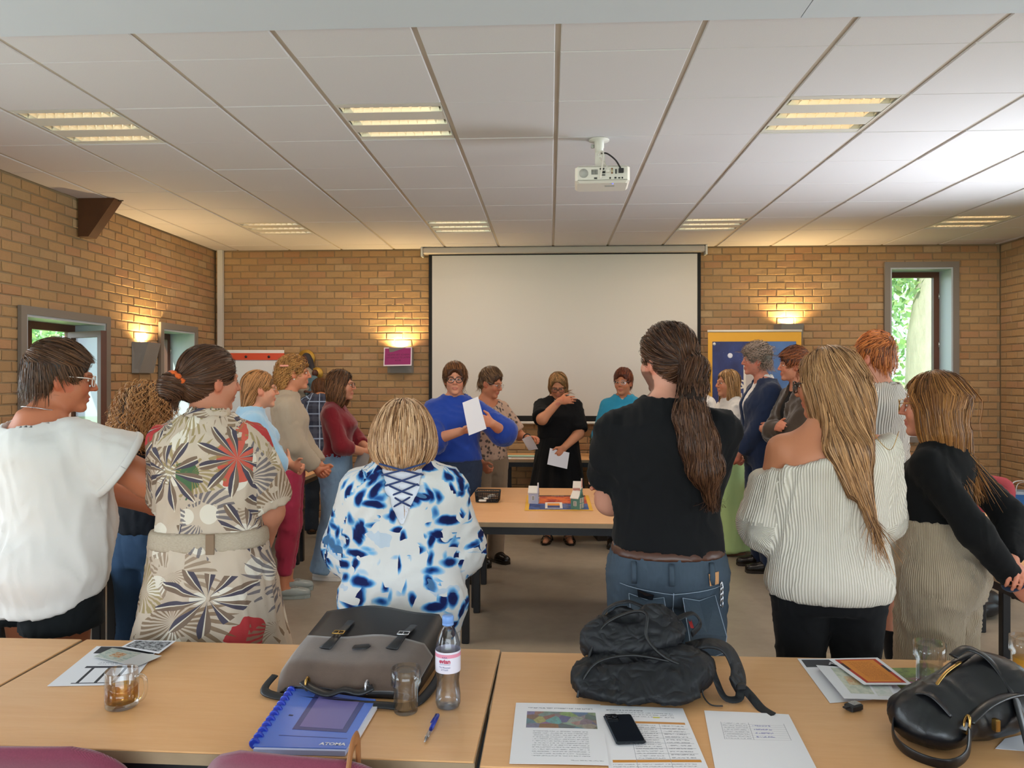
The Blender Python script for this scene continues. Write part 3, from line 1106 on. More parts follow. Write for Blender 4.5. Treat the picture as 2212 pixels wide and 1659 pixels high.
def rotm(yaw=0, pitch=0, roll=0):
    """head rotation in degrees: yaw left(+), pitch up(+), roll towards the right shoulder(+)"""
    return np.array((Matrix.Rotation(R(yaw), 3, 'Z') @ Matrix.Rotation(R(pitch), 3, 'X') @ Matrix.Rotation(R(roll), 3, 'Y')))


def smin(a, b, k):
    if k <= 0: return np.minimum(a, b)
    h = np.maximum(k - np.abs(a - b), 0) / k
    return np.minimum(a, b) - h * h * k * .25


def smax(a, b, k): return -smin(-a, -b, k)


class Caps:
    def __init__(s, a, b, ra, rb, cut_b=False, cut_a=False, uv=True):
        s.a, s.b, s.ra, s.rb = np.asarray(a, float), np.asarray(b, float), ra, rb
        s.cb, s.ca, s.uvon = cut_b, cut_a, uv
        s.ax = s.b - s.a
        s.L = np.linalg.norm(s.ax) + 1e-9

    def box(s):
        r = max(s.ra, s.rb)
        return np.minimum(s.a, s.b) - r, np.maximum(s.a, s.b) + r

    def d(s, x, y, z):
        px, py, pz = x - s.a[0], y - s.a[1], z - s.a[2]
        t = (px * s.ax[0] + py * s.ax[1] + pz * s.ax[2]) / (s.L ** 2)
        tc = np.clip(t, 0, 1)
        q = np.sqrt((px - tc * s.ax[0]) ** 2 + (py - tc * s.ax[1]) ** 2 + (pz - tc * s.ax[2]) ** 2) - (s.ra + (s.rb - s.ra) * tc)
        if s.cb: q = smax(q, (t - 1) * s.L, .006)
        if s.ca: q = smax(q, -t * s.L, .006)
        return q

    def gc(s, P):
        w = unit(s.ax)
        u = unit(np.cross(w, V3(.3, 1, .2)))
        v = np.cross(w, u)
        p = P - s.a
        return np.stack([np.arctan2(p @ v, p @ u) * .5 * (s.ra + s.rb), p @ w + s.a[2] * 0 + .3, np.zeros(len(P))], 1)


class Ell:
    def __init__(s, c, r, M=None, uv=False):
        s.c, s.r, s.M, s.uvon = np.asarray(c, float), np.asarray(r, float), M, uv

    def box(s):
        r = s.r if s.M is None else np.sqrt(((s.M * s.r[None, :]) ** 2).sum(1))
        return s.c - r, s.c + r

    def d(s, x, y, z):
        px, py, pz = x - s.c[0], y - s.c[1], z - s.c[2]
        if s.M is not None:
            m = s.M
            px, py, pz = (px * m[0, 0] + py * m[1, 0] + pz * m[2, 0], px * m[0, 1] + py * m[1, 1] + pz * m[2, 1], px * m[0, 2] + py * m[1, 2] + pz * m[2, 2])
        a, b, c = px / s.r[0], py / s.r[1], pz / s.r[2]
        k0 = np.sqrt(a * a + b * b + c * c) + 1e-9
        k1 = np.sqrt((a / s.r[0]) ** 2 + (b / s.r[1]) ** 2 + (c / s.r[2]) ** 2) + 1e-9
        return k0 * (k0 - 1) / k1

    def gc(s, P):
        p = P - s.c
        return np.stack([np.arctan2(p[:, 0], p[:, 1]) * s.r[0], p[:, 2] + .3, np.zeros(len(P))], 1)


class Loft:
    """stack of oval sections along z: rows (z, cx, cy, w, front, back)"""
    def __init__(s, rows, p=2.3, uv=True):
        rows = sorted(rows)
        A = np.array(rows, float)
        zz = np.linspace(A[0, 0], A[-1, 0], 120)
        # smooth (monotone-ish) interpolation: linear table then blurred
        T = np.stack([np.interp(zz, A[:, 0], A[:, i]) for i in range(1, 6)], 1)
        k = np.hanning(13)[1:-1]; k /= k.sum()
        Tp = np.pad(T, ((5, 5), (0, 0)), mode='edge')
        T = np.stack([np.convolve(Tp[:, i], k, 'valid') for i in range(5)], 1)
        s.z, s.T, s.p, s.z0, s.z1, s.uvon = zz, T, p, A[0, 0], A[-1, 0], uv

    def at(s, z):
        return [np.interp(z, s.z, s.T[:, i]) for i in range(5)]

    def box(s):
        T = s.T
        return (V3((T[:, 0] - T[:, 2]).min(), (T[:, 1] - T[:, 4]).min(), s.z0), V3((T[:, 0] + T[:, 2]).max(), (T[:, 1] + T[:, 3]).max(), s.z1))

    def d(s, x, y, z):
        cx, cy, w, f, b = s.at(z)
        X, Y = x - cx, y - cy
        dd = np.where(Y > 0, f, b)
        q = (np.abs(X / w) ** s.p + np.abs(Y / dd) ** s.p) ** (1 / s.p)
        r = (q - 1) * np.minimum(w, dd)
        return smax(smax(r, s.z0 - z, .012), z - s.z1, .012)

    def gc(s, P):
        cx, cy, w, f, b = s.at(P[:, 2])
        a = np.arctan2(P[:, 0] - cx, -(P[:, 1] - cy))
        return np.stack([a * .155, P[:, 2], np.zeros(len(P))], 1)


class Field:
    """ordered list of (prim, op, k): op '+' union, '-' subtract, '&' intersect"""
    def __init__(s): s.ops = []

    def add(s, p, k=.02): s.ops.append((p, '+', k)); return s

    def sub(s, p, k=.008): s.ops.append((p, '-', k)); return s

    def plane(s, n, c, k=.006):
        """keep the side where n.p < c"""
        s.ops.append(((np.asarray(n, float), c), '&', k)); return s

    def d(s, P):
        x, y, z = P[:, 0], P[:, 1], P[:, 2]
        D = np.full(len(P), .3)
        for p, op, k in s.ops:
            if op == '+': D = smin(D, p.d(x, y, z), k)
            elif op == '-': D = smax(D, -p.d(x, y, z), k)
            else: D = smax(D, p[0][0] * x + p[0][1] * y + p[0][2] * z - p[1], k)
        return D

    def grad(s, P, e=.002):
        o = []
        for i in range(3):
            h = np.zeros(3); h[i] = e
            o.append(s.d(P + h) - s.d(P - h))
        g = np.stack(o, 1)
        return g / (np.linalg.norm(g, axis=1)[:, None] + 1e-9)

    def mesh(s, h, fine=()):
        lo = np.min([p.box()[0] for p, op, k in s.ops if op == '+'], 0) - .03
        hi = np.max([p.box()[1] for p, op, k in s.ops if op == '+'], 0) + .03
        ax = []
        for i in range(3):
            x = lo[i]; out = [x]
            while x < hi[i]:
                st = h
                for (c, r, hf) in fine:
                    if c[i] - r <= x <= c[i] + r: st = min(st, hf)
                x += st
                out.append(x)
            ax.append(np.array(out))
        X, Y, Z = ax
        D = np.full((len(X), len(Y), len(Z)), .3, np.float32)
        for p, op, k in s.ops:
            if op == '&':
                n, c = p
                D = smax(D, (n[0] * X[:, None, None] + n[1] * Y[None, :, None] + n[2] * Z[None, None, :] - c).astype(np.float32), k)
                continue
            a, b = p.box()
            m = .05 + k
            i0 = [max(np.searchsorted(q, a[i] - m) - 1, 0) for i, q in enumerate(ax)]
            i1 = [min(np.searchsorted(q, b[i] + m) + 1, len(q)) for i, q in enumerate(ax)]
            sl = tuple(slice(u, v) for u, v in zip(i0, i1))
            if any(u >= v for u, v in zip(i0, i1)): continue
            d = p.d(X[sl[0]][:, None, None], Y[sl[1]][None, :, None], Z[sl[2]][None, None, :]).astype(np.float32)
            D[sl] = smin(D[sl], d, k) if op == '+' else smax(D[sl], -d, k)
        return surface_nets(D, X, Y, Z)


def surface_nets(D, X, Y, Z):
    S = D < 0
    nx, ny, nz = D.shape
    c = S[:-1, :-1, :-1].astype(np.int8)
    tot = np.zeros((nx - 1, ny - 1, nz - 1), np.int8)
    for i in (0, 1):
        for j in (0, 1):
            for k in (0, 1):
                tot += S[i:nx - 1 + i, j:ny - 1 + j, k:nz - 1 + k]
    act = np.argwhere((tot > 0) & (tot < 8))
    idx = np.full(tot.shape, -1, np.int32)
    idx[act[:, 0], act[:, 1], act[:, 2]] = np.arange(len(act))
    ax = (X, Y, Z)
    acc = np.zeros((len(act), 3)); cnt = np.zeros(len(act))
    cor = [(i, j, k) for i in (0, 1) for j in (0, 1) for k in (0, 1)]
    val = {q: D[act[:, 0] + q[0], act[:, 1] + q[1], act[:, 2] + q[2]] for q in cor}
    pos = [np.stack([ax[a][act[:, a]], ax[a][act[:, a] + 1]], 1) for a in range(3)]
    for a in range(3):
        for q in cor:
            if q[a]: continue
            r = list(q); r[a] = 1; r = tuple(r)
            v0, v1 = val[q], val[r]
            m = (v0 < 0) != (v1 < 0)
            if not m.any(): continue
            t = v0[m] / (v0[m] - v1[m])
            for b in range(3):
                if b == a: acc[m, b] += pos[b][m, 0] + t * (pos[b][m, 1] - pos[b][m, 0])
                else: acc[m, b] += pos[b][m, q[b]]
            cnt[m] += 1
    V = acc / cnt[:, None]
    Q = []
    for a in range(3):
        b, c_ = (a + 1) % 3, (a + 2) % 3
        sl0 = [slice(None)] * 3; sl1 = [slice(None)] * 3
        sl0[a] = slice(0, -1); sl1[a] = slice(1, None)
        s0, s1 = S[tuple(sl0)], S[tuple(sl1)]
        e = np.argwhere(s0 != s1)
        e = e[(e[:, b] > 0) & (e[:, c_] > 0) & (e[:, b] < D.shape[b] - 1) & (e[:, c_] < D.shape[c_] - 1)]
        if not len(e): continue
        flip = S[e[:, 0], e[:, 1], e[:, 2]]
        def cell(db, dc):
            g = e.copy(); g[:, b] -= db; g[:, c_] -= dc
            return idx[g[:, 0], g[:, 1], g[:, 2]]
        q = np.stack([cell(1, 1), cell(0, 1), cell(0, 0), cell(1, 0)], 1)
        q[~flip] = q[~flip][:, ::-1]
        Q.append(q)
    Q = np.concatenate(Q) if Q else np.zeros((0, 4), int)
    Q = Q[(Q >= 0).all(1)]
    return V, Q


def vnormals(V, Q):
    n = np.cross(V[Q[:, 2]] - V[Q[:, 0]], V[Q[:, 3]] - V[Q[:, 1]])
    N = np.zeros_like(V)
    for i in range(4): np.add.at(N, Q[:, i], n)
    return N / (np.linalg.norm(N, axis=1)[:, None] + 1e-12)


def relax(V, Q, it=1, w=.5):
    for _ in range(it):
        A = np.zeros_like(V); c = np.zeros(len(V))
        for i in range(4):
            j = (i + 1) % 4
            np.add.at(A, Q[:, i], V[Q[:, j]]); np.add.at(A, Q[:, j], V[Q[:, i]])
            np.add.at(c, Q[:, i], 1); np.add.at(c, Q[:, j], 1)
        V = V * (1 - w) + w * A / np.maximum(c, 1)[:, None]
    return V


def folds(P, f=14.0, seed=0, stretch=(1, 1, .55), oct_=3):
    """crease-like noise in about -1..1"""
    rg = np.random.default_rng(seed)
    Q = P * np.array(stretch)
    o = np.zeros(len(P)); amp = 1.0; tot = 0
    for i in range(oct_):
        a, b, c = [unit(rg.normal(size=3)) for _ in range(3)]
        ph = rg.uniform(0, 6.3, 3)
        w1 = np.sin(Q @ b * f * .7 + ph[1]); w2 = np.sin(Q @ c * f * 1.1 + ph[2] + w1)
        o += amp * (1 - 2 * np.abs(np.sin(Q @ a * f + ph[0] + 1.5 * w2)) ** .8) * (.5 + .5 * w1)
        tot += amp
        amp *= .6; f *= 1.8
    return o / tot


def set_attr(me, name, A):
    at = me.attributes.new(name, 'FLOAT_VECTOR', 'POINT')
    at.data.foreach_set('vector', np.ascontiguousarray(A, np.float32).ravel())


def set_col(me, name, C):
    if C.shape[1] == 3: C = np.concatenate([C, np.ones((len(C), 1))], 1)
    me.color_attributes.new(name, 'FLOAT_COLOR', 'POINT').data.foreach_set('color', np.ascontiguousarray(C, np.float32).ravel())


# ---- skin
_t = NT('skin')
_at = _t.n('ShaderNodeAttribute', attribute_name='sk')
_nz = _t.noise(_t.coord('Object'), 70.0, 3.0)
_t.col(_t.mix(_t.math('MULTIPLY', _nz, .25), _at.outputs['Color'], _t.mix(.5, _at.outputs['Color'], (.45, .12, .07))))
_t.p(Roughness=.5, Specular_IOR_Level=.35)
_t.bump(_t.noise(_t.coord('Object'), 350.0, 2.0), .08, .002)
M_SKIN = _t.m
_t = NT('hair')
_at = _t.n('ShaderNodeAttribute', attribute_name='hc')
_t.col(_at.outputs['Color'])
_t.p(Roughness=.42, Specular_IOR_Level=.28)
M_HAIR = _t.m
M_EYE = plain('eye_white', 'd9d2ca', .25)
M_IRIS = plain('iris', '2b2018', .2)
M_LENS = thin_glass('spectacle_lens', (.97, .97, .97), .09)

TORSO = [  # z, w, front, back, cy for a person 1.70 m tall
    (.79, .150, .085, .100, -.005), (.88, .176, .100, .122, -.010), (.95, .168, .102, .115, -.008), (1.02, .146, .098, .092, 0),
    (1.08, .134, .094, .084, .004), (1.17, .142, .100, .092, .004), (1.25, .154, .114, .100, .004), (1.31, .154, .098, .106, -.004),
    (1.355, .128, .078, .095, -.012), (1.40, .085, .056, .072, -.018), (1.455, .056, .046, .052, -.02)]


class Person:
    def __init__(s, label, loc, yaw, H=1.70, wide=1.0, sh=.152, hip=1.0, waist=1.0, chest=1.0, depth=1.0, belly=0.0, bust=0.0, arm=1.0, leg=1.0,
                 skin='d9a184', head=1.0, hyaw=0, hpitch=0, hroll=0, hoff=(0, 0, 0), lean=(0, 0), R_=None, L_=None, hands=('', ''), stance=.10,
                 feet=None, face=True, near=True, lips=1.0, brow='5a4030', stubble=None, jaw=1.0, name='person'):
        s.root = empty(name, (loc[0], loc[1], 0), R(yaw), label, 'person')
        s.H, s.k = H, H / 1.70
        k = s.k
        s.near = near
        s.lean = lean
        s.arm_r = arm * k
        s.leg_r = leg * k
        s.skin = np.array(srgb(skin)) * np.array([.93, .84, .77])
        rows = []
        for z, w, f, b, cy in TORSO:
            m = hip if z < 1.0 else (waist if z < 1.2 else chest)
            if z < 1.0: m = hip
            elif z < 1.05: m = (hip + waist) / 2
            elif z < 1.15: m = waist
            elif z < 1.2: m = (waist + chest) / 2
            if z > 1.38: m = 1 + (chest - 1) * .5
            ff = f * depth * (m ** .7) + belly * math.exp(-((z - 1.03) / .12) ** 2) + bust * math.exp(-((z - 1.26) / .06) ** 2)
            rows.append((z * k, s.lx(z), s.ly(z) + cy * k, w * m * wide * k, ff * k, b * depth * (m ** .7) * k))
        s.rows = rows
        s.face, s.lips, s.brow, s.stubble = face, lips, np.array(srgb(brow)), stubble
        s.hs = head * .97
        # joints
        s.neck = V3(s.lx(1.45), s.ly(1.45) - .018 * k, 1.435 * k)
        s.hR = rotm(hyaw, hpitch, hroll)
        s.hc = V3(s.lx(1.58), s.ly(1.58) + .018, H - .128 * s.hs) + np.array(hoff, float)
        s.S = {}; s.E = {}; s.Wr = {}; s.Hd = {}
        for sg, spec in ((1, R_), (-1, L_)):
            sh_ = V3(sg * sh * wide * k + s.lx(1.39), s.ly(1.39) - .012 * k, 1.345 * k)
            l1, l2 = .285 * k, .245 * k
            spec = spec or dict(w=(.235, .03, .84), pole=(.3, -1, 0))
            w = V3(sg * spec['w'][0], spec['w'][1], spec['w'][2]) * k
            if 'sh' in spec: sh_ = sh_ + V3(sg * spec['sh'][0], spec['sh'][1], spec['sh'][2]) * k
            dv = w - sh_
            Ld = np.linalg.norm(dv)
            if Ld > .985 * (l1 + l2):
                dv = dv / Ld * .985 * (l1 + l2); Ld = .985 * (l1 + l2); w = sh_ + dv
            Ld = max(Ld, abs(l1 - l2) + .02)
            dn = dv / np.linalg.norm(dv)
            a = (l1 * l1 - l2 * l2 + Ld * Ld) / (2 * Ld)
            hh = math.sqrt(max(l1 * l1 - a * a, 0))
            po = V3(sg * spec['pole'][0], spec['pole'][1], spec['pole'][2])
            po = unit(po - dn * (po @ dn))
            e = sh_ + dn * a + po * hh
            s.S[sg], s.E[sg], s.Wr[sg] = sh_, e, w
            fd = unit(w - e)
            hd = spec.get('hand', None)
            hdv = unit(V3(sg * hd[0], hd[1], hd[2])) if hd else fd
            pn = spec.get('palm', (-1, 0, 0))
            pn = V3(sg * pn[0], pn[1], pn[2])
            pn = unit(pn - hdv * (pn @ hdv))
            s.Hd[sg] = (hdv, pn, spec.get('curl', 22), spec.get('spread', 0.0))
        # legs
        s.hipj = {}; s.knee = {}; s.ank = {}; s.toe = {}
        for sg in (1, -1):
            ft = (feet or {}).get(sg, (sg * stance, 0, 0))      # x, y, toe-out degrees
            s.hipj[sg] = V3(sg * .088 * hip * wide * k, -.005, .87 * k)
            s.ank[sg] = V3(ft[0] * k, ft[1] * k - .03, .085 * k)
            s.knee[sg] = (s.hipj[sg] * .5 + s.ank[sg] * .5) + V3(0, .025, .01) * k
            ang = R(ft[2]) * sg
            s.toe[sg] = V3(math.sin(ang), math.cos(ang), 0)
        s.body(hands, jaw)

    def lx(s, z): return s.lean[0] * max(0, z - .9) / .75
    def ly(s, z): return s.lean[1] * max(0, z - .9) / .75
    def hp(s, *c): return s.hc + s.hR @ (np.array(c, float) * s.hs)
    def HE(s, c, r, M=None): return Ell(s.hp(*c), np.array(r) * s.hs, s.hR if M is None else s.hR @ M)
    def HC(s, a, b, ra, rb): return Caps(s.hp(*a), s.hp(*b), ra * s.hs, rb * s.hs)

    def arm_prims(s, sg, e=0.0, upper=True, fore=True, t=1.0):
        r = s.arm_r
        out = []
        if upper: out.append(Caps(s.S[sg], s.E[sg], .046 * s.k * (.5 + .5 * r / s.k) + e, .044 * r + e))
        if fore: out.append(Caps(s.E[sg], s.Wr[sg], .043 * r + e, .028 * r + e))
        return out

    def body(s, hands, jaw):
        k = s.k
        F = Field()
        F.add(Loft(s.rows, uv=True), .0)
        fine = []
        for sg in (1, -1):
            F.add(Caps(s.neck + V3(0, 0, -.030) * k, s.S[sg] + V3(-.012 * sg, 0, .004) * k, .044 * k, .044 * k), .05)
            for p in s.arm_prims(sg): F.add(p, .03)
            r = s.leg_r
            F.add(Caps(s.hipj[sg], s.knee[sg], .092 * r, .060 * r), .04)
            F.add(Caps(s.knee[sg], s.ank[sg], .057 * r, .038 * r), .03)
            F.add(Ell(s.knee[sg] * .68 + s.ank[sg] * .32 + V3(0, -.022, 0), (.05 * r, .052 * r, .11 * r)), .03)
            F.add(Caps(s.ank[sg] + V3(0, 0, -.045) + s.toe[sg] * -.02, s.ank[sg] + s.toe[sg] * .15 * k + V3(0, 0, -.06) * k, .034 * k, .026 * k), .03)
        # neck
        F.add(Caps(s.neck + V3(0, 0, -.03), s.hp(0, -.018, -.06), .056 * k * (1 + .25 * (s.arm_r / k - 1)), .052 * s.hs), .045)
        # head
        H = lambda p, kk=.02: F.add(p, kk)
        H(s.HE((0, -.018, .030), (.074, .094, .086)), .02)
        H(s.HE((0, .030, -.040), (.057 * jaw, .062, .080)), .03)
        H(s.HE((0, -.005, -.045), (.062 * jaw, .07, .06)), .03)
        if s.face:
            H(s.HE((0, .074, -.104), (.024, .020, .018)), .022)
            for sg in (1, -1):
                H(s.HE((sg * .036, .058, -.030), (.028, .030, .030)), .02)
                H(s.HC((sg * .010, .089, .022), (sg * .048, .072, .022), .011, .010), .012)
                F.sub(s.HE((sg * .031, .104, .000), (.020, .020, .013)), .012)
                H(s.HE((sg * .031, .075, .000), (.017, .014, .012)), .004)
            H(s.HC((0, .094, .012), (0, .113, -.028), .0075, .0115), .010)
            for sg in (1, -1): H(s.HE((sg * .011, .100, -.032), (.0085, .011, .008)), .006)
            H(s.HE((0, .090, -.062), (.022, .012, .008)), .008)
            H(s.HE((0, .088, -.074), (.019, .012, .009)), .006)
            F.sub(s.HE((0, .104, -.0675), (.021, .010, .0022)), .004)
        for sg in (1, -1):
            em = np.array(Matrix.Rotation(R(sg * 22), 3, 'Z'))
            H(s.HE((sg * .078, -.008, -.010), (.010, .021, .034), em), .010)
            F.sub(s.HE((sg * .090, -.004, -.006), (.007, .011, .018), em), .006)
        fine.append((s.hc + V3(0, 0, -.02), .140, .0062 if s.near else .0070))
        # hands
        for sg, on in ((1, hands[0]), (-1, hands[1])):
            d, n, curl, spread = s.Hd[sg]
            w = np.cross(d, n)
            th = w * sg
            W_ = s.Wr[sg]
            q = k * (1.0 if s.arm_r / k < 1.1 else 1.05)
            M = np.stack([w, d, n], 1)
            F.add(Ell(W_ + d * .048 * q, (.041 * q, .056 * q, .017 * q), M), .016)
            tips = []
            for i, (o, L) in enumerate(((.031, .066), (.0105, .076), (-.0105, .071), (-.030, .056))):
                c = W_ + d * (.088 if i in (1, 2) else .082) * q + th * o * q
                dd = unit(d + th * spread * (o / .03))
                rr = .0092 * q
                nn = unit(n - dd * (n @ dd))
                for j, fr in enumerate((.42, .32, .26)):
                    cur = R(curl * (1 + .10 * i) * (1.0, 1.25, .8)[j])
                    dd, nn = dd * math.cos(cur) + nn * math.sin(cur), nn * math.cos(cur) - dd * math.sin(cur)
                    e = c + dd * L * fr * q
                    F.add(Caps(c, e, rr, rr * .90), .004 if on else .012)
                    c = e; rr *= .90
                tips.append(c)
            c = W_ + d * .022 * q + th * .028 * q
            d1 = unit(th * .75 + d * .70 + n * .25); d2 = unit(th * .30 + d * .95 + n * .25)
            F.add(Caps(c, c + d1 * .042 * q, .0135 * q, .0115 * q), .010)
            F.add(Caps(c + d1 * .042 * q, c + d1 * .042 * q + d2 * .036 * q, .0112 * q, .0085 * q), .004)
            if on: fine.append((W_ + d * .075, .105, .0062 if s.near else .0075))
        s.F = F
        V, Q = F.mesh(.018, fine)
        V = relax(V, Q, 1, .35)
        me = np_mesh('body', V, Q)
        C = np.tile(s.skin, (len(V), 1))
        P = ((V - s.hc) @ s.hR) / s.hs
        if s.face:
            ax, az, ay = np.abs(P[:, 0]), P[:, 2], P[:, 1]
            m = (ax < .024) & (ay > .072) & (np.abs(az + .068) < .0125 * (1 - .5 * (ax / .024) ** 2))
            C[m] = C[m] * (1 - .6 * s.lips) + np.array([.42, .10, .085]) * .6 * s.lips
            m = (np.abs(az - .0235) < .0055) & (ax > .010) & (ax < .050) & (ay > .055)
            C[m] = C[m] * .35 + s.brow * .65
            m = ((np.hypot(ax - .040, az + .032) < .024) & (ay > .03)) | ((ax < .016) & (ay > .10) & (az < -.01) & (az > -.045))
            C[m] = C[m] * np.array([1.0, .86, .84])
            m = (np.abs(az) < .0075) & (ax > .015) & (ax < .047) & (ay > .07)
            C[m] = C[m] * .62
            if s.stubble:
                sc = np.array(srgb(s.stubble))
                m = (az < -.035) & (ay > -.01) & (az > -.14) & ~((ax < .02) & (np.abs(az + .068) < .010))
                C[m] = C[m] * .25 + sc * .75
        m = (np.abs(P[:, 0]) > .068) & (np.abs(P[:, 2]) < .05) & (np.abs(P[:, 1]) < .04)
        C[m] = C[m] * np.array([1.03, .80, .76])
        for sg in (1, -1):
            m = np.linalg.norm(V - (s.Wr[sg] + s.Hd[sg][0] * .10), axis=1) < .075
            C[m] = C[m] * np.array([1.0, .88, .86])
        set_col(me, 'sk', C)
        me.materials.append(M_SKIN)
        s.ob = link('body', me, s.root)
        if s.face: s.eyes()

    def eyes(s):
        for sg in (1, -1):
            mb = MB()
            c = s.hp(sg * .031, .0775, .0005)
            n = 10
            vs_, fs = [], []
            r = s.hs * np.array([.0150, .0126, .0074])
            for i in range(1, 6):
                th = PI * i / 6
                for j in range(n):
                    ph = 2 * PI * j / n
                    vs_.append(c + s.hR @ (r * np.array([math.sin(th) * math.cos(ph), math.sin(th) * math.sin(ph), math.cos(th)])))
            for i in range(4):
                for j in range(n): fs.append((i * n + j, i * n + n + j, i * n + n + (j + 1) % n, i * n + (j + 1) % n))
            mb.add(vs_, fs, True)
            e = mb.build('eye', M_EYE, s.root)
            mb = MB()
            f = s.hR @ np.array([0, 1, 0]); u = s.hR @ np.array([0, 0, 1]); w = s.hR @ np.array([1, 0, 0])
            p = c + f * .0122 * s.hs
            mb.add([p + (w * math.cos(a) + u * math.sin(a)) * .0062 * s.hs for a in np.linspace(0, 2 * PI, 9)[:-1]] + [p + f * .0016], [(j, (j + 1) % 8, 8) for j in range(8)], True)
            mb.build('iris', M_IRIS, e)

    # ---------------------------------------------------------------- garments
    def garment(s, name, F, mat, h=None, amp=.004, freq=15.0, seed=0, stretch=(1, 1, .5), label=None, bias=.35, disp=None, parent=None):
        V, Q = F.mesh(h or (.0115 if s.near else .015))
        V = relax(V, Q, 1, .4)
        if amp > 0:
            N = vnormals(V, Q)
            V = V + N * (1.25 * amp * (folds(V, freq * 3.6, seed, stretch) + bias))[:, None]
        if disp is not None:
            N = vnormals(V, Q)
            V = V + N * disp(V)[:, None]
        me = np_mesh(name, V, Q)
        prims = [p for p, op, k in F.ops if op == '+' and getattr(p, 'uvon', False)]
        if prims:
            D = np.stack([p.d(V[:, 0], V[:, 1], V[:, 2]) for p in prims], 1)
            best = D.argmin(1)
            fb = best[Q[:, 0]]
            G = np.zeros((len(Q), 4, 3))
            for i, p in enumerate(prims):
                m = fb == i
                if not m.any(): continue
                g = p.gc(V[Q[m].ravel()]).reshape(-1, 4, 3)
                per = 2 * PI * (.155 if isinstance(p, Loft) else (.5 * (p.ra + p.rb) if isinstance(p, Caps) else p.r[0]))
                du = g[:, :, 0] - g[:, :1, 0]
                g[:, :, 0] -= np.round(du / per) * per
                if i: g[:, :, 0] += .37 * i
                G[m] = g
            at = me.attributes.new('gc', 'FLOAT_VECTOR', 'CORNER')
            at.data.foreach_set('vector', np.ascontiguousarray(G, np.float32).ravel())
        me.materials.append(mat)
        o = link(name, me, parent or s.root)
        if label: o['label'] = label
        return o

    def top(s, name, mat, hem, ease=.014, sleeve=.6, sl_r=.0, cuff=None, neck=.070, neckz=1.455, v=0.0, flare=0.0, flare_z=1.0, amp=.004, freq=15, seed=0,
            hem_tilt=(0, 0), rows=None, sleeves=(1, -1), boat=None, open_front=False, **kw):
        """upper garment. sleeve: 0..1 upper arm, 1..2 forearm end; sl_r extra looseness at sleeve end"""
        k = s.k
        F = Field()
        rr = []
        for (z, cx, cy, w, f, b) in (rows or s.rows):
            if z > 1.46 * k: continue
            ex = ease + flare * max(0, (flare_z * k - z)) / k
            rr.append((z, cx, cy, w + ex, f + ex, b + ex))
        zlow = rr[0][0]
        if hem * k < zlow:
            z, cx, cy, w, f, b = rr[0]
            e2 = flare * (zlow - hem * k) / k
            rr.insert(0, (hem * k - .02, cx, cy, w + .012 + e2, f + .012 + e2, b + .012 + e2))
        F.add(Loft(rr), 0)
        F.plane((hem_tilt[0], hem_tilt[1], -1), -hem * k)
        for sg in (1, -1):
            F.add(Caps(s.neck + V3(0, 0, -.030) * k, s.S[sg] + V3(-.012 * sg, 0, .004) * k, .044 * k + ease, .044 * k + ease, uv=False), .05)
            if sg not in sleeves: continue
            sl = sleeve[0 if sg == 1 else 1] if isinstance(sleeve, tuple) else sleeve
            r = s.arm_r
            S_, E_, W_ = s.S[sg], s.E[sg], s.Wr[sg]
            if sl <= 1:
                t = sl
                F.add(Caps(S_, S_ + (E_ - S_) * t, .046 * k * (.5 + .5 * r / k) + ease, (.052 - .010 * t) * r + ease + sl_r, cut_b=True), .03)
            else:
                t = min(sl - 1, 1.0)
                F.add(Caps(S_, E_, .046 * k * (.5 + .5 * r / k) + ease, .042 * r + ease + sl_r), .03)
                F.add(Caps(E_, E_ + (W_ - E_) * t, .043 * r + ease + sl_r, (.043 - .015 * t) * r + ease * .8 + (sl_r if cuff is None else cuff), cut_b=True), .025)
        n = s.neck
        F.sub(Caps(V3(n[0], n[1] - .004, neckz * k - .025), V3(n[0], n[1] + .02, neckz * k + .25), neck * k, neck * k + .05), .012)
        if v > 0:
            a = V3(n[0], n[1] + .12 * k, neckz * k - v)
            F.sub(Caps(a, V3(n[0], n[1] + .07, neckz * k + .06), .012, .075), .01)
        if boat: boat(F)
        return s.garment(name, F, mat, amp=amp, freq=freq, seed=seed, **kw)

    def trousers(s, mat, waist=1.03, ease=.012, knee=.0, hem=.03, hem_r=.0, amp=.005, freq=16, seed=0, name='trousers', calf=0.0, **kw):
        k = s.k
        F = Field()
        rr = [(z, cx, cy, w + ease, f + ease, b + ease) for (z, cx, cy, w, f, b) in s.rows if z < (waist + .09) * k]
        F.add(Loft(rr), 0)
        r = s.leg_r
        for sg in (1, -1):
            h, kn, an = s.hipj[sg], s.knee[sg], s.ank[sg]
            F.add(Caps(h, kn, .094 * r + ease, .061 * r + ease + knee), .03)
            end = an * 1.0
            t = 1.0
            if hem * k > kn[2]:
                F.ops.pop()
                t = (h[2] - hem * k) / (h[2] - kn[2])
                F.add(Caps(h, h + (kn - h) * t, .094 * r + ease, .094 * r + (.061 - .094) * t * r + ease + hem_r, cut_b=True), .03)
                continue
            t = (kn[2] - hem * k) / (kn[2] - an[2])
            e = kn + (an - kn) * t
            rk = .060 * r + ease + knee
            F.add(Caps(kn, e, rk, .040 * r + ease + hem_r, cut_b=True), .025)
            F.add(Ell(kn * .68 + an * .32 + V3(0, -.022, 0), (.05 * r + ease + calf, .052 * r + ease + calf, .11 * r), uv=False), .03)
        F.plane((0, 0, 1), waist * k)
        return s.garment(name, F, mat, amp=amp, freq=freq, seed=seed, stretch=kw.pop('stretch', (1, 1, .9)), **kw)

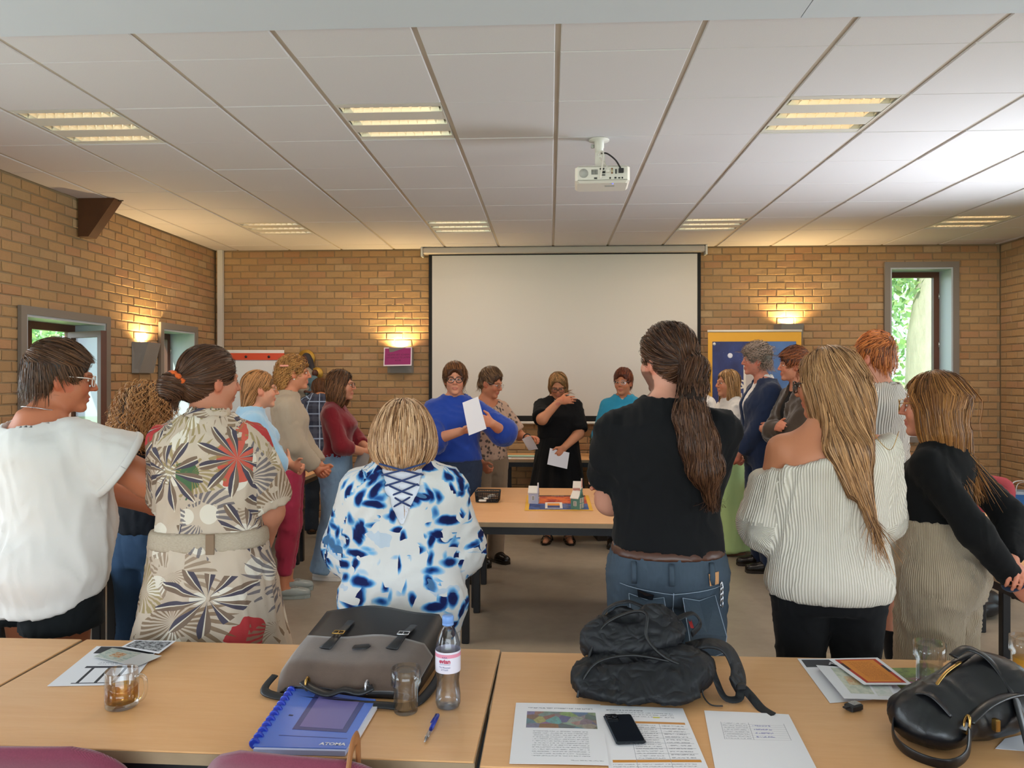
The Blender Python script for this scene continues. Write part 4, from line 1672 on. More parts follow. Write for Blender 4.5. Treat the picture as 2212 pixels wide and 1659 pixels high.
    def skirt(s, mat, profile, name='skirt', amp=.008, freq=9, seed=0, wave=None, **kw):
        """profile rows (z, w, front, back) at 1.70 scale"""
        k = s.k
        F = Field()
        F.add(Loft([(z * k, s.lx(z), s.ly(z), w * k, f * k, b * k) for z, w, f, b in profile], p=2.1), 0)
        disp = None
        if wave:
            n, A, zt = wave
            def disp(V):
                a = np.arctan2(V[:, 0], V[:, 1])
                return A * np.clip((zt * k - V[:, 2]) / .5, 0, 1) * np.sin(a * n + 1.3 * np.sin(a * 2) + seed)
        return s.garment(name, F, mat, amp=amp, freq=freq, seed=seed, stretch=(1, 1, .12), disp=disp, **kw)

    def shoes(s, mat, sole=None, toe=.04, name='shoe', high=.05, flat=True, low=False):
        k = s.k
        for sg in (1, -1):
            a, t = s.ank[sg], s.toe[sg]
            F = Field()
            hl = V3(a[0], a[1], .042) - t * .035 * k
            tp = V3(a[0], a[1], .034) + t * .155 * k
            F.add(Caps(hl, V3(a[0], a[1], .045) + t * .06 * k, .041, .047, uv=False), 0)
            F.add(Caps(V3(a[0], a[1], .042) + t * .06 * k, tp, .046, toe, uv=False), .02)
            if not low: F.add(Caps(hl + V3(0, 0, .02) + t * .02, V3(a[0], a[1], .06 + high) - t * .005, .043, .044, cut_b=True, uv=False), .02)
            else:
                F.sub(Ell(V3(a[0], a[1], .085) + t * .03, (.032, .075, .045)), .01)
            F.plane((0, 0, -1), -.014)
            sh = s.garment(name, F, mat, h=.010, amp=.0)
            w = V3(t[1], -t[0], 0)
            pts = []
            for u, q in ((-.075, .018), (-.06, .036), (0, .043), (.08, .050), (.15, .044), (.185, .026)):
                pts.append((u, q))
            poly = [(a + t * u * k + w * q)[:2] for u, q in pts] + [(a + t * u * k - w * q)[:2] for u, q in reversed(pts)]
            poly = [tuple(p) for p in poly]
            ar = sum(poly[i][0] * poly[(i + 1) % 12][1] - poly[(i + 1) % 12][0] * poly[i][1] for i in range(12))
            if ar < 0: poly.reverse()
            MB().prism(poly, .001, .022).build('sole', sole or mat, sh)

    def glasses(s, mat, shape='round', w=.024, h=.019, y=.110, z=-.001, lens=None, sub='glasses', thick=.0016):
        mb = MB()
        L = []
        for sg in (1, -1):
            pts = []
            for a in np.linspace(0, 2 * PI, 17):
                ca, sa = math.cos(a), math.sin(a)
                if shape != 'round':
                    e = .55
                    ca, sa = math.copysign(abs(ca) ** e, ca), math.copysign(abs(sa) ** e, sa)
                pts.append(s.hp(sg * .033 + w * ca, y - .10 * (sg * .033 + w * ca) ** 2 / .03, z + h * sa))
            L.append(pts)
            mb.tube(pts, thick * s.hs, 5, caps=False)
            x = sg * (.033 + w)
            mb.tube([s.hp(x, y - .010, z + h * .4), s.hp(sg * .075, y - .03, z + h * .5), s.hp(sg * .079, .02, z + .010), s.hp(sg * .080, -.012, z + .008)], thick * s.hs, 5)
        mb.tube([s.hp(-.033 + w, y - .002, z + .004), s.hp(0, y + .001, z + .008), s.hp(.033 - w, y - .002, z + .004)], thick * s.hs, 5)
        g = mb.build('glasses', mat, s.root)
        for pts in L:
            m2 = MB().add([tuple(p) for p in pts[:-1]], [tuple(range(16))])
            m2.build('lens', lens or M_LENS, g)
        return g

    # ---------------------------------------------------------------- hair
    def hair(s, prims, cuts, flow, cols, n=1500, length=.10, width=.0032, steps=6, curl=0.0, curlf=90.0, lift=(0, .004), h=.007, seed=1, amp=.004, sfreq=60,
             root=None, label=None, name='hair', where=None, taper=.35, mixmap=None, guard=(.060, .040, .066), tip=.55):
        """prims/cuts in person space; flow(P)-> direction; cols list of srgb"""
        rg = np.random.default_rng(seed)
        F = Field()
        for p, kk in prims: F.add(p, kk)
        for p, kk in cuts:
            if isinstance(p, tuple): F.plane(p[0], p[1], kk)
            else: F.sub(p, kk)
        V, Q = F.mesh(h)
        V = relax(V, Q, 1, .3)
        N = vnormals(V, Q)
        V = V + N * (amp * folds(V, sfreq * 2.5, seed, (1, 1, .22), 2))[:, None]
        cols = np.array([srgb(c) for c in cols]) * np.array([1.08, .90, .84])
        dark = np.array(srgb(root)) if root else cols.min(0) * .75
        CV = dark[None, :] * (1 + .25 * folds(V, 50, seed + 3, (1, 1, .3), 2))[:, None]
        if mixmap is not None: CV = CV * mixmap(V)[:, None]
        # strands
        r0 = rg.integers(0, len(V), n)
        P = V[r0] + rg.normal(size=(n, 3)) * .003
        if where is not None:
            P = P[where(P)]
            n = len(P)
        off = rg.uniform(lift[0], lift[1], n)
        ln = length * rg.uniform(.45, 1.25, n)
        st = ln / steps
        pts = [P]; nr = []
        g = F.grad(P)
        P = P - g * (F.d(P) - off)[:, None]
        pts = [P]; nr = [g]
        stop = np.zeros(n, bool)
        for i in range(steps):
            f = flow(P)
            f = f / (np.linalg.norm(f, axis=1)[:, None] + 1e-9)
            t = f - g * (f * g).sum(1)[:, None]
            tl = np.linalg.norm(t, axis=1)[:, None]
            t = np.where(tl > .25, t / (tl + 1e-9), f)
            Pn = P + t * st[:, None]
            q = ((Pn - s.hc) @ s.hR) / s.hs
            stop |= (np.abs(q[:, 0]) < guard[0]) & (q[:, 1] > guard[1]) & (q[:, 2] < guard[2]) & (q[:, 2] > -.16)
            P = np.where(stop[:, None], P + t * .0006, Pn)
            g2 = F.grad(P)
            dd = F.d(P)
            tp = (g2 * f).sum(1) > tip
            corr = np.where(tp | (np.abs(dd) > .03), 0, dd - off)
            P = P - g2 * corr[:, None]
            g = np.where(tp[:, None], g, g2)
            pts.append(P); nr.append(g)
        A = np.stack(pts, 1); G = np.stack(nr, 1)
        T_ = np.gradient(A, axis=1); T_ /= np.linalg.norm(T_, axis=2)[..., None] + 1e-9
        B = np.cross(T_, G); B /= np.linalg.norm(B, axis=2)[..., None] + 1e-9
        if curl > 0:
            u = np.linspace(0, 1, steps + 1)[None, :] * ln[:, None] * curlf + rg.uniform(0, 6.3, n)[:, None]
            A = A + B * (curl * np.sin(u))[..., None] + G * (curl * (.6 + np.cos(u)))[..., None]
        wd = width * rg.uniform(.6, 1.3, n)[:, None] * np.linspace(1, taper, steps + 1)[None, :]
        tilt = rg.uniform(-.7, .7, n)[:, None, None]
        Bs = B * np.cos(tilt) + G * np.sin(tilt)
        Lp, Rp = A - Bs * wd[..., None] * .5, A + Bs * wd[..., None] * .5
        SV = np.stack([Lp, Rp], 2).reshape(-1, 3)
        base = np.arange(n)[:, None, None] * (steps + 1) * 2
        ii = np.arange(steps)[None, :, None] * 2
        SQ = (base + ii + np.array([0, 1, 3, 2])[None, None, :]).reshape(-1, 4)
        # colour by clumped noise and chance
        cl = (folds(pts[0], 28, seed + 9, (1, 1, .2), 2) * .9 + rg.normal(size=n) * .35) * .5 + .5
        ci = np.clip(cl * len(cols), 0, len(cols) - 1e-3)
        i0 = ci.astype(int); fr = (ci - i0)[:, None]
        SCc = cols[i0] * (1 - fr) + cols[np.minimum(i0 + 1, len(cols) - 1)] * fr
        SCc = SCc * rg.uniform(.8, 1.15, n)[:, None]
        if mixmap is not None: SCc = SCc * mixmap(pts[0])[:, None]
        SCc = np.repeat(SCc, (steps + 1) * 2, 0)
        AV = np.concatenate([V, SV]); AQ = np.concatenate([Q, SQ + len(V)])
        me = np_mesh(name, AV, AQ)
        set_col(me, 'hc', np.clip(np.concatenate([CV, SCc]), 0, 1))
        me.materials.append(M_HAIR)
        o = link(name, me, s.root)
        if label: o['label'] = label
        s.hairF = F
        return o

    def hf(s, fn):
        """wrap a flow given in head coordinates"""
        def f(P):
            q = ((P - s.hc) @ s.hR) / s.hs
            return fn(q) @ s.hR.T
        return f

    def face_cut(s, top=.070, wide=.064, y=.115, ears=True, depth=.075):
        """prims removed from a hair cap so that the face (and ears) stay free"""
        c = [(s.HE((0, y, -.045), (wide, depth, .045 + top)), .012), (s.HE((0, .06, -.14), (.07, .09, .08)), .012)]
        if ears:
            for sg in (1, -1): c.append((s.HE((sg * .088, .015, -.045), (.028, .045, .052)), .010))
        return c

    def short_hair(s, cols, vol=.012, nape=-.075, top=.070, n=1300, length=.055, part=0.0, fringe=False, curl=0.0, curlf=90, ears=True, seed=1, width=.0034, up=0.0, fwd=.35, root=None, topv=0.0, label=None, wide=.064, gz=.066):
        e = vol
        prims = [(s.HE((0, -.018, .034 + topv * .5), (.075 + e, .095 + e, .087 + e + topv * .5)), 0), (s.HE((0, -.060, -.030), (.062 + e * .6, .050 + e, .060)), .03)]
        cuts = s.face_cut(top=top, ears=ears, wide=wide)
        nz = s.hR @ np.array([0, 0, -1.0])
        cuts.append(((nz, nz @ s.hp(0, -.05, nape)), .01))
        def fl(q):
            c = np.array([part, -.055, .11])
            d = q - c
            d[:, 2] = -.06 - .5 * np.abs(d[:, 2]) + up
            d[:, 1] += fwd * .1 * (q[:, 2] > .05)
            return d
        return s.hair(prims, cuts, s.hf(fl), cols, n=n, length=length, curl=curl, curlf=curlf, seed=seed, width=width, root=root, label=label, steps=6, lift=(-.001, .005), guard=(.064, .035, gz))


def cloth(name, c, rough=.9, bump=.12, scale=900.0, var=.06, sheen=.15):
    """plain woven or knitted cloth"""
    t = NT(name)
    c = srgb(c)
    nz = t.noise(t.coord('Object'), 5.0, 4.0)
    t.col(t.mix(nz, tuple(x * (1 - var) for x in c), tuple(min(1, x * (1 + var)) for x in c)))
    t.p(Roughness=rough, Specular_IOR_Level=.2, Sheen_Weight=sheen)
    t.bump2(t.crease(5.0), .38, .035, t.noise(t.coord('Object'), scale, 1.0), bump, .001)
    return t.m


def denim(name, c, fade=.25):
    t = NT(name)
    c = srgb(c)
    co = t.coord('Object')
    a = t.noise(co, 3.5, 4.0); b = t.noise(t.coord('Object', (1, 1, .3)), 120.0, 2.0)
    x = t.mix(a, tuple(q * .75 for q in c), tuple(min(1, q * (1 + fade) + fade * .04) for q in c))
    t.col(t.mix(t.math('MULTIPLY', b, .35), x, tuple(min(1, q * 1.6 + .02) for q in c)))
    t.p(Roughness=.85, Specular_IOR_Level=.2)
    t.bump2(t.crease(7.0), .38, .03, t.wave(t.coord('Object', (1, 1, 1), (0, .6, .3)), 220.0, 'X'), .12, .001)
    return t.m


def ribbed(name, c, c2, scale, axis='X', depth=.6, dist=.003, width=.5):
    """vertical ribs along the garment (uses the garment's own wrap coordinates)"""
    t = NT(name)
    g = t.coord('attr')
    w = t.wave(g, scale, axis)
    t.col(t.mix(w, srgb(c2), srgb(c)))
    t.p(Roughness=.95, Specular_IOR_Level=.1, Sheen_Weight=.2)
    t.bump2(t.crease(5.0), .4, .035, w, depth, dist)
    return t.m

# ---- Madonna relief on the back wall (ceramic figure with child)
t = empty('wall_sculpture', (-2.76, YB - .012, 1.10), 0, 'painted wall sculpture of a haloed mother and child', 'sculpture')
M_HALO = plain('gilt', 'b8913e', .4, .5, var=.2, vscale=40)
M_BROWN = plain('dark_clay', '4a261c', .55, var=.15)
M_ROBE = plain('grey_robe', '8d857a', .7, var=.35, vscale=22)
M_BLUEROBE = plain('blue_robe', '4d6a78', .6, var=.25, vscale=30)
M_VEIL = plain('dark_veil', '2f2c32', .7)
def sdf_part(name, prims, mat, parent, h=.01, amp=.0, freq=20, seed=0, planes=(), subs=()):
    F = Field()
    for pr, k in prims: F.add(pr, k)
    for pr, k in subs: F.sub(pr, k)
    for n_, c_ in planes: F.plane(n_, c_)
    V, Q = F.mesh(h)
    V = relax(V, Q, 1, .3)
    if amp:
        V = V + vnormals(V, Q) * (amp * folds(V, freq, seed))[:, None]
    me = np_mesh(name, V, Q)
    me.materials.append(mat)
    return link(name, me, parent)
MB().tube([(.0, -.035, .715), (.0, -.012, .715)], .098, 28).build('halo', M_HALO, t)
MB().tube([(.135, -.075, .545), (.135, -.055, .545)], .068, 24).build('halo', M_HALO, t)
sdf_part('mother_head', [(Ell((.0, -.075, .69), (.050, .055, .066)), 0), (Caps((0, -.065, .64), (0, -.06, .57), .03, .04), .02)], M_BROWN, t, .009)
sdf_part('veil', [(Ell((.012, -.058, .70), (.062, .055, .078)), 0), (Caps((.055, -.05, .68), (.085, -.05, .56), .03, .03), .03), (Caps((-.045, -.05, .68), (-.05, -.05, .58), .022, .02), .03)], M_VEIL, t, .009, subs=[(Ell((-.01, -.115, .685), (.045, .05, .06)), .01)])
sdf_part('robe', [(Ell((.0, -.07, .47), (.13, .075, .15)), 0), (Ell((.01, -.075, .28), (.15, .08, .22)), .06), (Caps((-.09, -.08, .50), (-.02, -.13, .36), .045, .04), .04), (Caps((.10, -.08, .50), (.13, -.13, .33), .04, .035), .03)], M_ROBE, t, .012, .006, 40, 3, planes=[((0, 1, 0), -.002)])
sdf_part('child_head', [(Ell((.125, -.105, .545), (.036, .038, .043)), 0)], M_BROWN, t, .008)
sdf_part('child_robe', [(Ell((.115, -.125, .44), (.065, .045, .085)), 0), (Caps((.10, -.14, .46), (.04, -.16, .43), .022, .016), .02), (Caps((.12, -.14, .37), (.05, -.16, .32), .030, .022), .02)], M_BLUEROBE, t, .009, .003, 50, 5)
sdf_part('hand', [(Caps((.03, -.165, .34), (.12, -.175, .33), .016, .014), 0)], M_BROWN, t, .007)

# ---- radiator under the left window
t = empty('radiator', (XL + .02, 6.42, .28), R(90), 'white panel radiator with round valve under the left windows', 'radiator')
M_RAD = plain('radiator_white', 'cfd3da', .4)
MB().box(0, .95, -.11, -.02, 0, .84, bev=.012).build('panel', M_RAD, t)
for i in range(14):
    MB().box(.045 + i * .064, .075 + i * .064, -.114, -.108, .05, .79, bev=.002).build('fin', M_RAD, t)
MB().box(-.006, .956, -.112, -.018, .835, .852).build('top_grille', M_RAD, t)
MB().lathe([(0, 0), (.022, .001), (.022, .03), (.016, .045), (0, .046)], 14).build('valve', plain('valve_chrome', '8f9296', .3, .8), t, loc=(.06, -.112, .79)).rotation_euler = (R(90), 0, 0)
for x in (.06, .89):
    MB().tube([(x, -.06, .02), (x, -.06, -.28)], .009, 8).build('pipe', M_RAD, t)

# ---- roll-up banner at the right of the screen
t = empty('roll_up_banner', (2.17, 8.16, 0), R(-1.5), 'yellow-framed roll-up banner with starry night and white door', 'banner')
M_BWHITE = plain('banner_white', 'dcd6cc', .5)
M_BYEL = plain('banner_yellow', 'd9a02a', .6, var=.05)
_t = NT('banner_night')
_n1 = _t.noise(_t.coord('Object', (1, 1, .8)), 5.0, 6.0, .6, .5)
_v = _t.voro(_t.coord('Object'), 26.0)
_st = _t.math('LESS_THAN', _v.outputs['Distance'], .045)
_t.col(_t.mix(_t.math('MULTIPLY', _st, .7), _t.ramp(_n1, [(.3, srgb('1c2250')), (.6, srgb('2c3a74')), (.8, srgb('3f5590'))]), srgb('c8cde0')))
_t.p(Roughness=.55)
M_NIGHT = _t.m
M_BLUEB = plain('banner_blue', '4a6ea6', .55, var=.25, vscale=6)
_t = NT('banner_red')
_t.col(_t.mix(_t.noise(_t.coord('Object', (1, 1, 2.2)), 9.0, 5.0, .6, 1.5), srgb('8a2312'), srgb('c2451c')))
_t.p(Roughness=.55)
M_BRED = _t.m
MB().box(-.485, .485, -.006, 0, .07, 2.085).build('backing', M_BYEL, t)
MB().tube([(-.49, -.004, 2.092), (.49, -.004, 2.092)], .013, 10).build('top_rail', M_BWHITE, t)
MB().box(-.50, .50, -.055, .055, .002, .075, bev=.012).build('cassette', M_BWHITE, t)
for x in (-.36, .36):
    MB().box(x - .03, x + .03, -.14, .10, .0, .012).build('foot', M_BWHITE, t)
MB().box(-.44, .43, -.0085, -.006, .72, 1.98).build('night_print', M_NIGHT, t)
MB().box(.13, .428, -.0100, -.0085, .72, 1.978).build('blue_print', M_BLUEB, t)
MB().box(-.44, .43, -.0085, -.006, .085, .715).build('red_print', M_BRED, t)
MB().box(-.44, .43, -.0100, -.0085, .33, .46).build('night_band', M_NIGHT, t)
d = MB().box(-.115, .125, -.0110, -.0085, .80, 1.73).build('door_print', M_BWHITE, t)
for (a, b, c, e) in ((-.09, -.01, 1.32, 1.66), (.02, .10, 1.32, 1.66), (-.09, -.01, 1.0, 1.24), (.02, .10, 1.0, 1.24)):
    MB().box(a, b, -.0120, -.0110, c, e).build('door_panel', plain('door_shade', 'b9b0ac', .6) if 'door_shade' not in bpy.data.materials else bpy.data.materials['door_shade'], d)
MB().lathe([(0, 0), (.028, 0), (.022, .001), (0, .0015)], 16).build('star', plain('star_white', 'd5d8e8', .6), t, loc=(-.255, -.0095, 1.83)).rotation_euler = (R(90), 0, 0)
for x in (-.42, .405):
    MB().tube([(x, -.006, 1.955), (x, -.0095, 1.955)], .016, 12).build('eyelet', M_BWHITE if x < 0 else M_BROWN, t)
text('OS', .13, M_BWHITE, t, (-.19, -.0095, 1.52), (R(90), 0, 0), bold=.003)
text('DU', .10, M_BWHITE, t, (-.20, -.0095, 1.39), (R(90), 0, 0), bold=.002)
text('Leefbaar', .085, M_BWHITE, t, (-.08, -.0112, .200), (R(90), 0, 0), bold=.001)

# ---- shopping bags and backpack on the floor at the right
def shopper(loc, rz, w, d, h, label, mats):
    t = empty('shopping_bag', loc, rz, label, 'bag', 'printed shopping bags by the right wall')
    mb = MB()
    j = .012
    vs_ = [(-w / 2, -d / 2, 0), (w / 2, -d / 2, 0), (w / 2, d / 2, 0), (-w / 2, d / 2, 0), (-w / 2 - j, -d / 2 - j, h * .5), (w / 2 + j, -d / 2 - j * 1.4, h * .5), (w / 2 + j, d / 2 + j, h * .5), (-w / 2 - j, d / 2 + j, h * .5),
           (-w / 2, -d / 2 + .02, h), (w / 2, -d / 2 + .015, h - .015), (w / 2 - .01, d / 2 - .02, h), (-w / 2 + .01, d / 2 - .02, h - .01)]
    fs = [(0, 3, 2, 1)] + [(k + i, k + (i + 1) % 4, k + 4 + (i + 1) % 4, k + 4 + i) for k in (0, 4) for i in range(4)]
    mb.add(vs_, fs)
    mb.build('bag_body', mats[0], t)
    yf = -d / 2 - j * 1.5
    MB().box(-w * .46, w * .46, yf - .003, yf, h * .02, h * .34).build('lower_print', mats[1], t)
    for s_ in (-1, 1):
        MB().tube(spline([(-.08, s_ * (d / 2 - .02), h - .02), (-.05, s_ * d * .3, h + .07), (.05, s_ * d * .3, h + .075), (.08, s_ * (d / 2 - .02), h - .02)], 5), .009, 6, flat=(1.4, .3)).build('handle', mats[2], t)
    return t, yf
_b1, yf = shopper((4.43, 8.02, 0), R(-18), .34, .18, .42, 'grey and yellow printed shopping bag with mint green ribbon', (plain('bag_cream', 'b9a98a', .6, var=.2, vscale=14), plain('bag_yellow', 'a98a3a', .6, var=.3, vscale=20), plain('bag_handle', '6a6a62', .7)))
MB().box(.01, .06, yf - .006, yf, .05, .34).build('tree_print', plain('bag_brown', '4a3a2a', .7), _b1)
MB().box(-.17, .17, yf - .008, yf - .003, .13, .24).build('dark_print', plain('bag_dark', '23273a', .7, var=.4, vscale=30), _b1)
sdf_part('ribbon', [(Caps((-.12, -.02, .42), (.05, -.03, .46), .02, .02), 0), (Caps((.05, -.03, .46), (.16, -.05, .41), .02, .012), .01)], plain('mint_ribbon', '7fc0a4', .6), _b1, .010)
_b2, yf = shopper((4.60, 7.62, 0), R(-14), .40, .20, .50, 'blue and white printed shopping bag beside the right wall', (plain('bag_sky', 'b9c3cf', .5, var=.15, vscale=9), plain('bag_sand', 'b4ac9c', .5, var=.15, vscale=12), plain('bag_handle2', 'cfd6de', .6)))
MB().box(-.20, .20, yf - .004, yf, .34, .47).build('blue_print', plain('bag_blue', '2f6fb8', .5, var=.2, vscale=10), _b2)
sdf_part('round_print', [(Ell((.06, yf - .002, .30), (.095, .010, .10)), 0)], plain('print_tan', '9a6a4c', .6), _b2, .010)
t = empty('black_backpack', (2.874, 5.280, -0.000), R(20), 'black backpack lying on the floor under the right tables', 'backpack')
sdf_part('pack_body', [(Ell((0, 0, .07), (.20, .13, .08)), 0), (Ell((.08, -.02, .09), (.10, .10, .07)), .04)], M_BLACKM, t, .015, .006, 18, 4, planes=[((0, 0, -1), -.002)])
sdf_part('front_pocket', [(Ell((-.02, -.11, .06), (.11, .05, .05)), 0)], M_BLACKM, t, .012, .003, 22, 5, planes=[((0, 0, -1), -.002)])
MB().tube(spline([(-.15, .02, .12), (-.20, -.08, .08), (-.12, -.15, .02)], 6), .014, 8, flat=(1.4, .35)).build('strap', M_BLACKM, t)
t = empty('floor_bag', (4.12, 8.22, 0), R(10), 'dark bag on the floor behind the mint ribbon by the right wall', 'bag')
sdf_part('bag_body', [(Ell((0, 0, .17), (.24, .14, .18)), 0)], plain('dark_bag', '22242c', .7), t, .02, .01, 14, 6, planes=[((0, 0, -1), -.002)])
MB().tube(spline([(-.1, 0, .32), (-.06, 0, .42), (.06, 0, .42), (.1, 0, .32)], 5), .01, 8).build('handle', M_BLACKM, t)

# ---- waste basket by the back table
t = empty('waste_basket', (.57, 7.56, 0), R(8), 'tall black perforated waste basket beside the black dress', 'basket')
mb = MB()
w0, w1, hh = .12, .165, .50
mb.add([(-w0, -w0, 0), (w0, -w0, 0), (w0, w0, 0), (-w0, w0, 0), (-w1, -w1, hh), (w1, -w1, hh), (w1, w1, hh), (-w1, w1, hh)], [(0, 3, 2, 1), (0, 1, 5, 4), (1, 2, 6, 5), (2, 3, 7, 6), (3, 0, 4, 7)])
mb.build('basket_body', plain('basket_dark', '3a3430', .6), t)
mb = MB()
mb.tube([(-w1, -w1, hh), (w1, -w1, hh), (w1, w1, hh), (-w1, w1, hh), (-w1, -w1, hh)], .008, 6, caps=False)
mb.build('rim', M_BLACKM, t)
for i in range(7):
    for s_ in (-1, 1):
        x = -.11 + i * .0367
        MB().box(x - .010, x + .010, s_ * .163 - .004, s_ * .163 + .004, hh - .06, hh - .035).build('perforation', M_BLACKM, t)

# ================================================================== CLOTH PATTERNS
def pattern_floral():
    """cream cotton with palm stars, fronds, pale flowers and red, plum and green petals"""
    t = NT('floral_cotton')
    g = t.coord('attr')
    def star(scale, n, rmax, width, twist, off):
        mp = t.n('ShaderNodeMapping'); mp.inputs['Location'].default_value = off
        t.t.links.new(g, mp.inputs[0])
        v = t.voro(mp.outputs[0], scale, rnd=.75)
        sub = t.n('ShaderNodeVectorMath', operation='SUBTRACT')
        t.t.links.new(mp.outputs[0], sub.inputs[0]); t.t.links.new(v.outputs['Position'], sub.inputs[1])
        x, y, z = t.sep(sub.outputs[0])
        r = t.math('SQRT', t.math('ADD', t.math('MULTIPLY', x, x), t.math('MULTIPLY', y, y)))
        rnd = t.sep(v.outputs['Color'])
        a = t.math('ADD', t.math('ARCTAN2', y, x), t.math('ADD', t.math('MULTIPLY', rnd[0], 6.0), t.math('MULTIPLY', r, twist)))
        s = t.math('MULTIPLY', a, n / (2 * PI))
        f = t.math('FRACT', s)
        tri = t.math('ABSOLUTE', t.math('SUBTRACT', f, .5))
        u = t.math('DIVIDE', r, rmax)
        prof = t.math('MULTIPLY', t.math('SINE', t.math('MULTIPLY', t.math('MINIMUM', u, 1.0), PI)), width)
        prof = t.math('ADD', prof, t.math('MULTIPLY', t.math('SUBTRACT', .5, u), .05))
        inside = t.math('MULTIPLY', t.math('LESS_THAN', tri, prof), t.math('LESS_THAN', u, 1.0))
        return inside, f, rnd, u, tri
    base = srgb('cfc0ae')
    c = t.mix(t.noise(g, 7.0, 2.0), srgb('b7a08a'), base)
    v = t.voro(g, 9.0)
    c = t.mix(t.math('LESS_THAN', v.outputs['Distance'], .34), c, srgb('ddd3c3'))
    # broad red / plum / green petals
    v2 = t.voro(t.coord('attr', (1, .75, 1)), 6.0)
    rc = t.sep(v2.outputs['Color'])
    petal = t.ramp(rc[1], [(0, srgb('b53a3c')), (.34, srgb('5b2f52')), (.55, srgb('4e6a4a')), (.75, srgb('c35a4a')), (.9, srgb('3f5568'))], 'CONSTANT')
    nn = t.noise(g, 11.0, 2.0, .5, 1.0)
    m = t.math('MULTIPLY', t.math('GREATER_THAN', rc[0], .62), t.math('LESS_THAN', t.math('ADD', v2.outputs['Distance'], t.math('MULTIPLY', nn, .35)), .55))
    c = t.mix(m, c, petal)
    # fronds: fans of thin leaflets
    i, f, rn, u, tri = star(4.4, 26, .16, .30, 2.5, (.31, .17, 0))
    fr = t.ramp(rn[1], [(0, srgb('75593e')), (.35, srgb('94804f')), (.62, srgb('54505c')), (.8, srgb('8d7660'))], 'CONSTANT')
    sec = t.math('GREATER_THAN', t.noise(t.coord('attr', (1, 1, 1), (0, 0, .4)), 9.0, 2.0, .5, 1.0), .43)
    i = t.math('MULTIPLY', t.math('MULTIPLY', i, sec), t.math('GREATER_THAN', rn[2], .12))
    c = t.mix(t.math('MULTIPLY', i, .8), c, fr)
    # palm stars: wide two-tone leaves with pale ribs
    i, f, rn, u, tri = star(4.3, 10, .15, .30, 0.0, (0, 0, 0))
    i = t.math('MULTIPLY', i, t.math('GREATER_THAN', rn[1], .32))
    lf = t.mix(t.math('GREATER_THAN', f, .5), srgb('4d4753'), srgb('7b6656'))
    lf = t.mix(t.math('LESS_THAN', tri, .03), lf, srgb('d9cdb9'))
    c = t.mix(i, c, lf)
    t.col(c)
    t.p(Roughness=.8, Specular_IOR_Level=.25)
    t.bump(t.noise(t.coord('Object'), 9.0, 4.0, .6, .8), .25, .01)
    return t.m


def pattern_tiedye():
    t = NT('blue_tie_dye')
    g = t.coord('attr')
    wob = t.n('ShaderNodeTexNoise', i_Scale=9.0, i_Detail=3.0)
    t.t.links.new(g, wob.inputs['Vector'])
    ad = t.n('ShaderNodeVectorMath', operation='MULTIPLY_ADD')
    t.t.links.new(wob.outputs['Color'], ad.inputs[0]); ad.inputs[1].default_value = (.05, .05, 0); t.t.links.new(g, ad.inputs[2])
    mp = t.n('ShaderNodeMapping'); t.t.links.new(ad.outputs[0], mp.inputs[0])
    mp.inputs['Scale'].default_value = (1.5, .72, 1); mp.inputs['Rotation'].default_value = (0, 0, .55)
    v = t.voro(mp.outputs[0], 19.0)
    rc = t.sep(v.outputs['Color'])
    mp2 = t.n('ShaderNodeMapping'); t.t.links.new(ad.outputs[0], mp2.inputs[0])
    mp2.inputs['Scale'].default_value = (.75, 1.6, 1); mp2.inputs['Rotation'].default_value = (0, 0, -.35); mp2.inputs['Location'].default_value = (.4, .2, 0)
    v2 = t.voro(mp2.outputs[0], 17.0)
    rc2 = t.sep(v2.outputs['Color'])
    clump = t.noise(g, 5.5, 2.0)
    thr = t.math('MULTIPLY_ADD', clump, 2.4, -.68)
    d1 = t.math('ADD', v.outputs['Distance'], t.math('MULTIPLY', t.math('GREATER_THAN', rc[0], thr), 1.0))
    d2 = t.math('ADD', v2.outputs['Distance'], t.math('MULTIPLY', t.math('GREATER_THAN', rc2[0], t.math('SUBTRACT', thr, .12)), 1.0))
    d = t.math('MINIMUM', d1, d2)
    c = t.ramp(d, [(0, srgb('0f1640')), (.30, srgb('121b50')), (.37, srgb('235a9c')), (.46, srgb('74aed6')), (.56, srgb('d6d3d0'))])
    c = t.mix(t.math('MULTIPLY', t.math('GREATER_THAN', t.noise(g, 6.5, 3.0, .6), .63), .35), c, srgb('6fa9d6'))
    t.col(c)
    t.p(Roughness=.8, Specular_IOR_Level=.2)
    t.bump(t.noise(t.coord('Object'), 8.0, 4.0, .6, .8), .25, .012)
    return t.m


def pattern_blotch(name, base, c1, c2, scale=22.0):
    t = NT(name)
    g = t.coord('attr')
    v = t.voro(g, scale)
    n = t.noise(g, scale * 1.5, 4.0, .7)
    d = t.math('ADD', v.outputs['Distance'], t.math('MULTIPLY', n, .7))
    t.col(t.ramp(d, [(0, srgb(c1)), (.62, srgb(c1)), (.68, srgb(c2)), (.78, srgb(base)), (1, srgb(base))]))
    t.p(Roughness=.8)
    return t.m


def pattern_stripe(name, base, line, scale, duty=.4, axis='X'):
    t = NT(name)
    g = t.coord('attr')
    x = t.sep(g)[0 if axis == 'X' else 1]
    f = t.math('FRACT', t.math('MULTIPLY', x, scale))
    t.col(t.mix(t.math('LESS_THAN', f, duty), srgb(base), srgb(line)))
    t.p(Roughness=.85)
    t.bump(t.noise(t.coord('Object'), 9.0, 4.0, .6, .8), .25, .01)
    return t.m


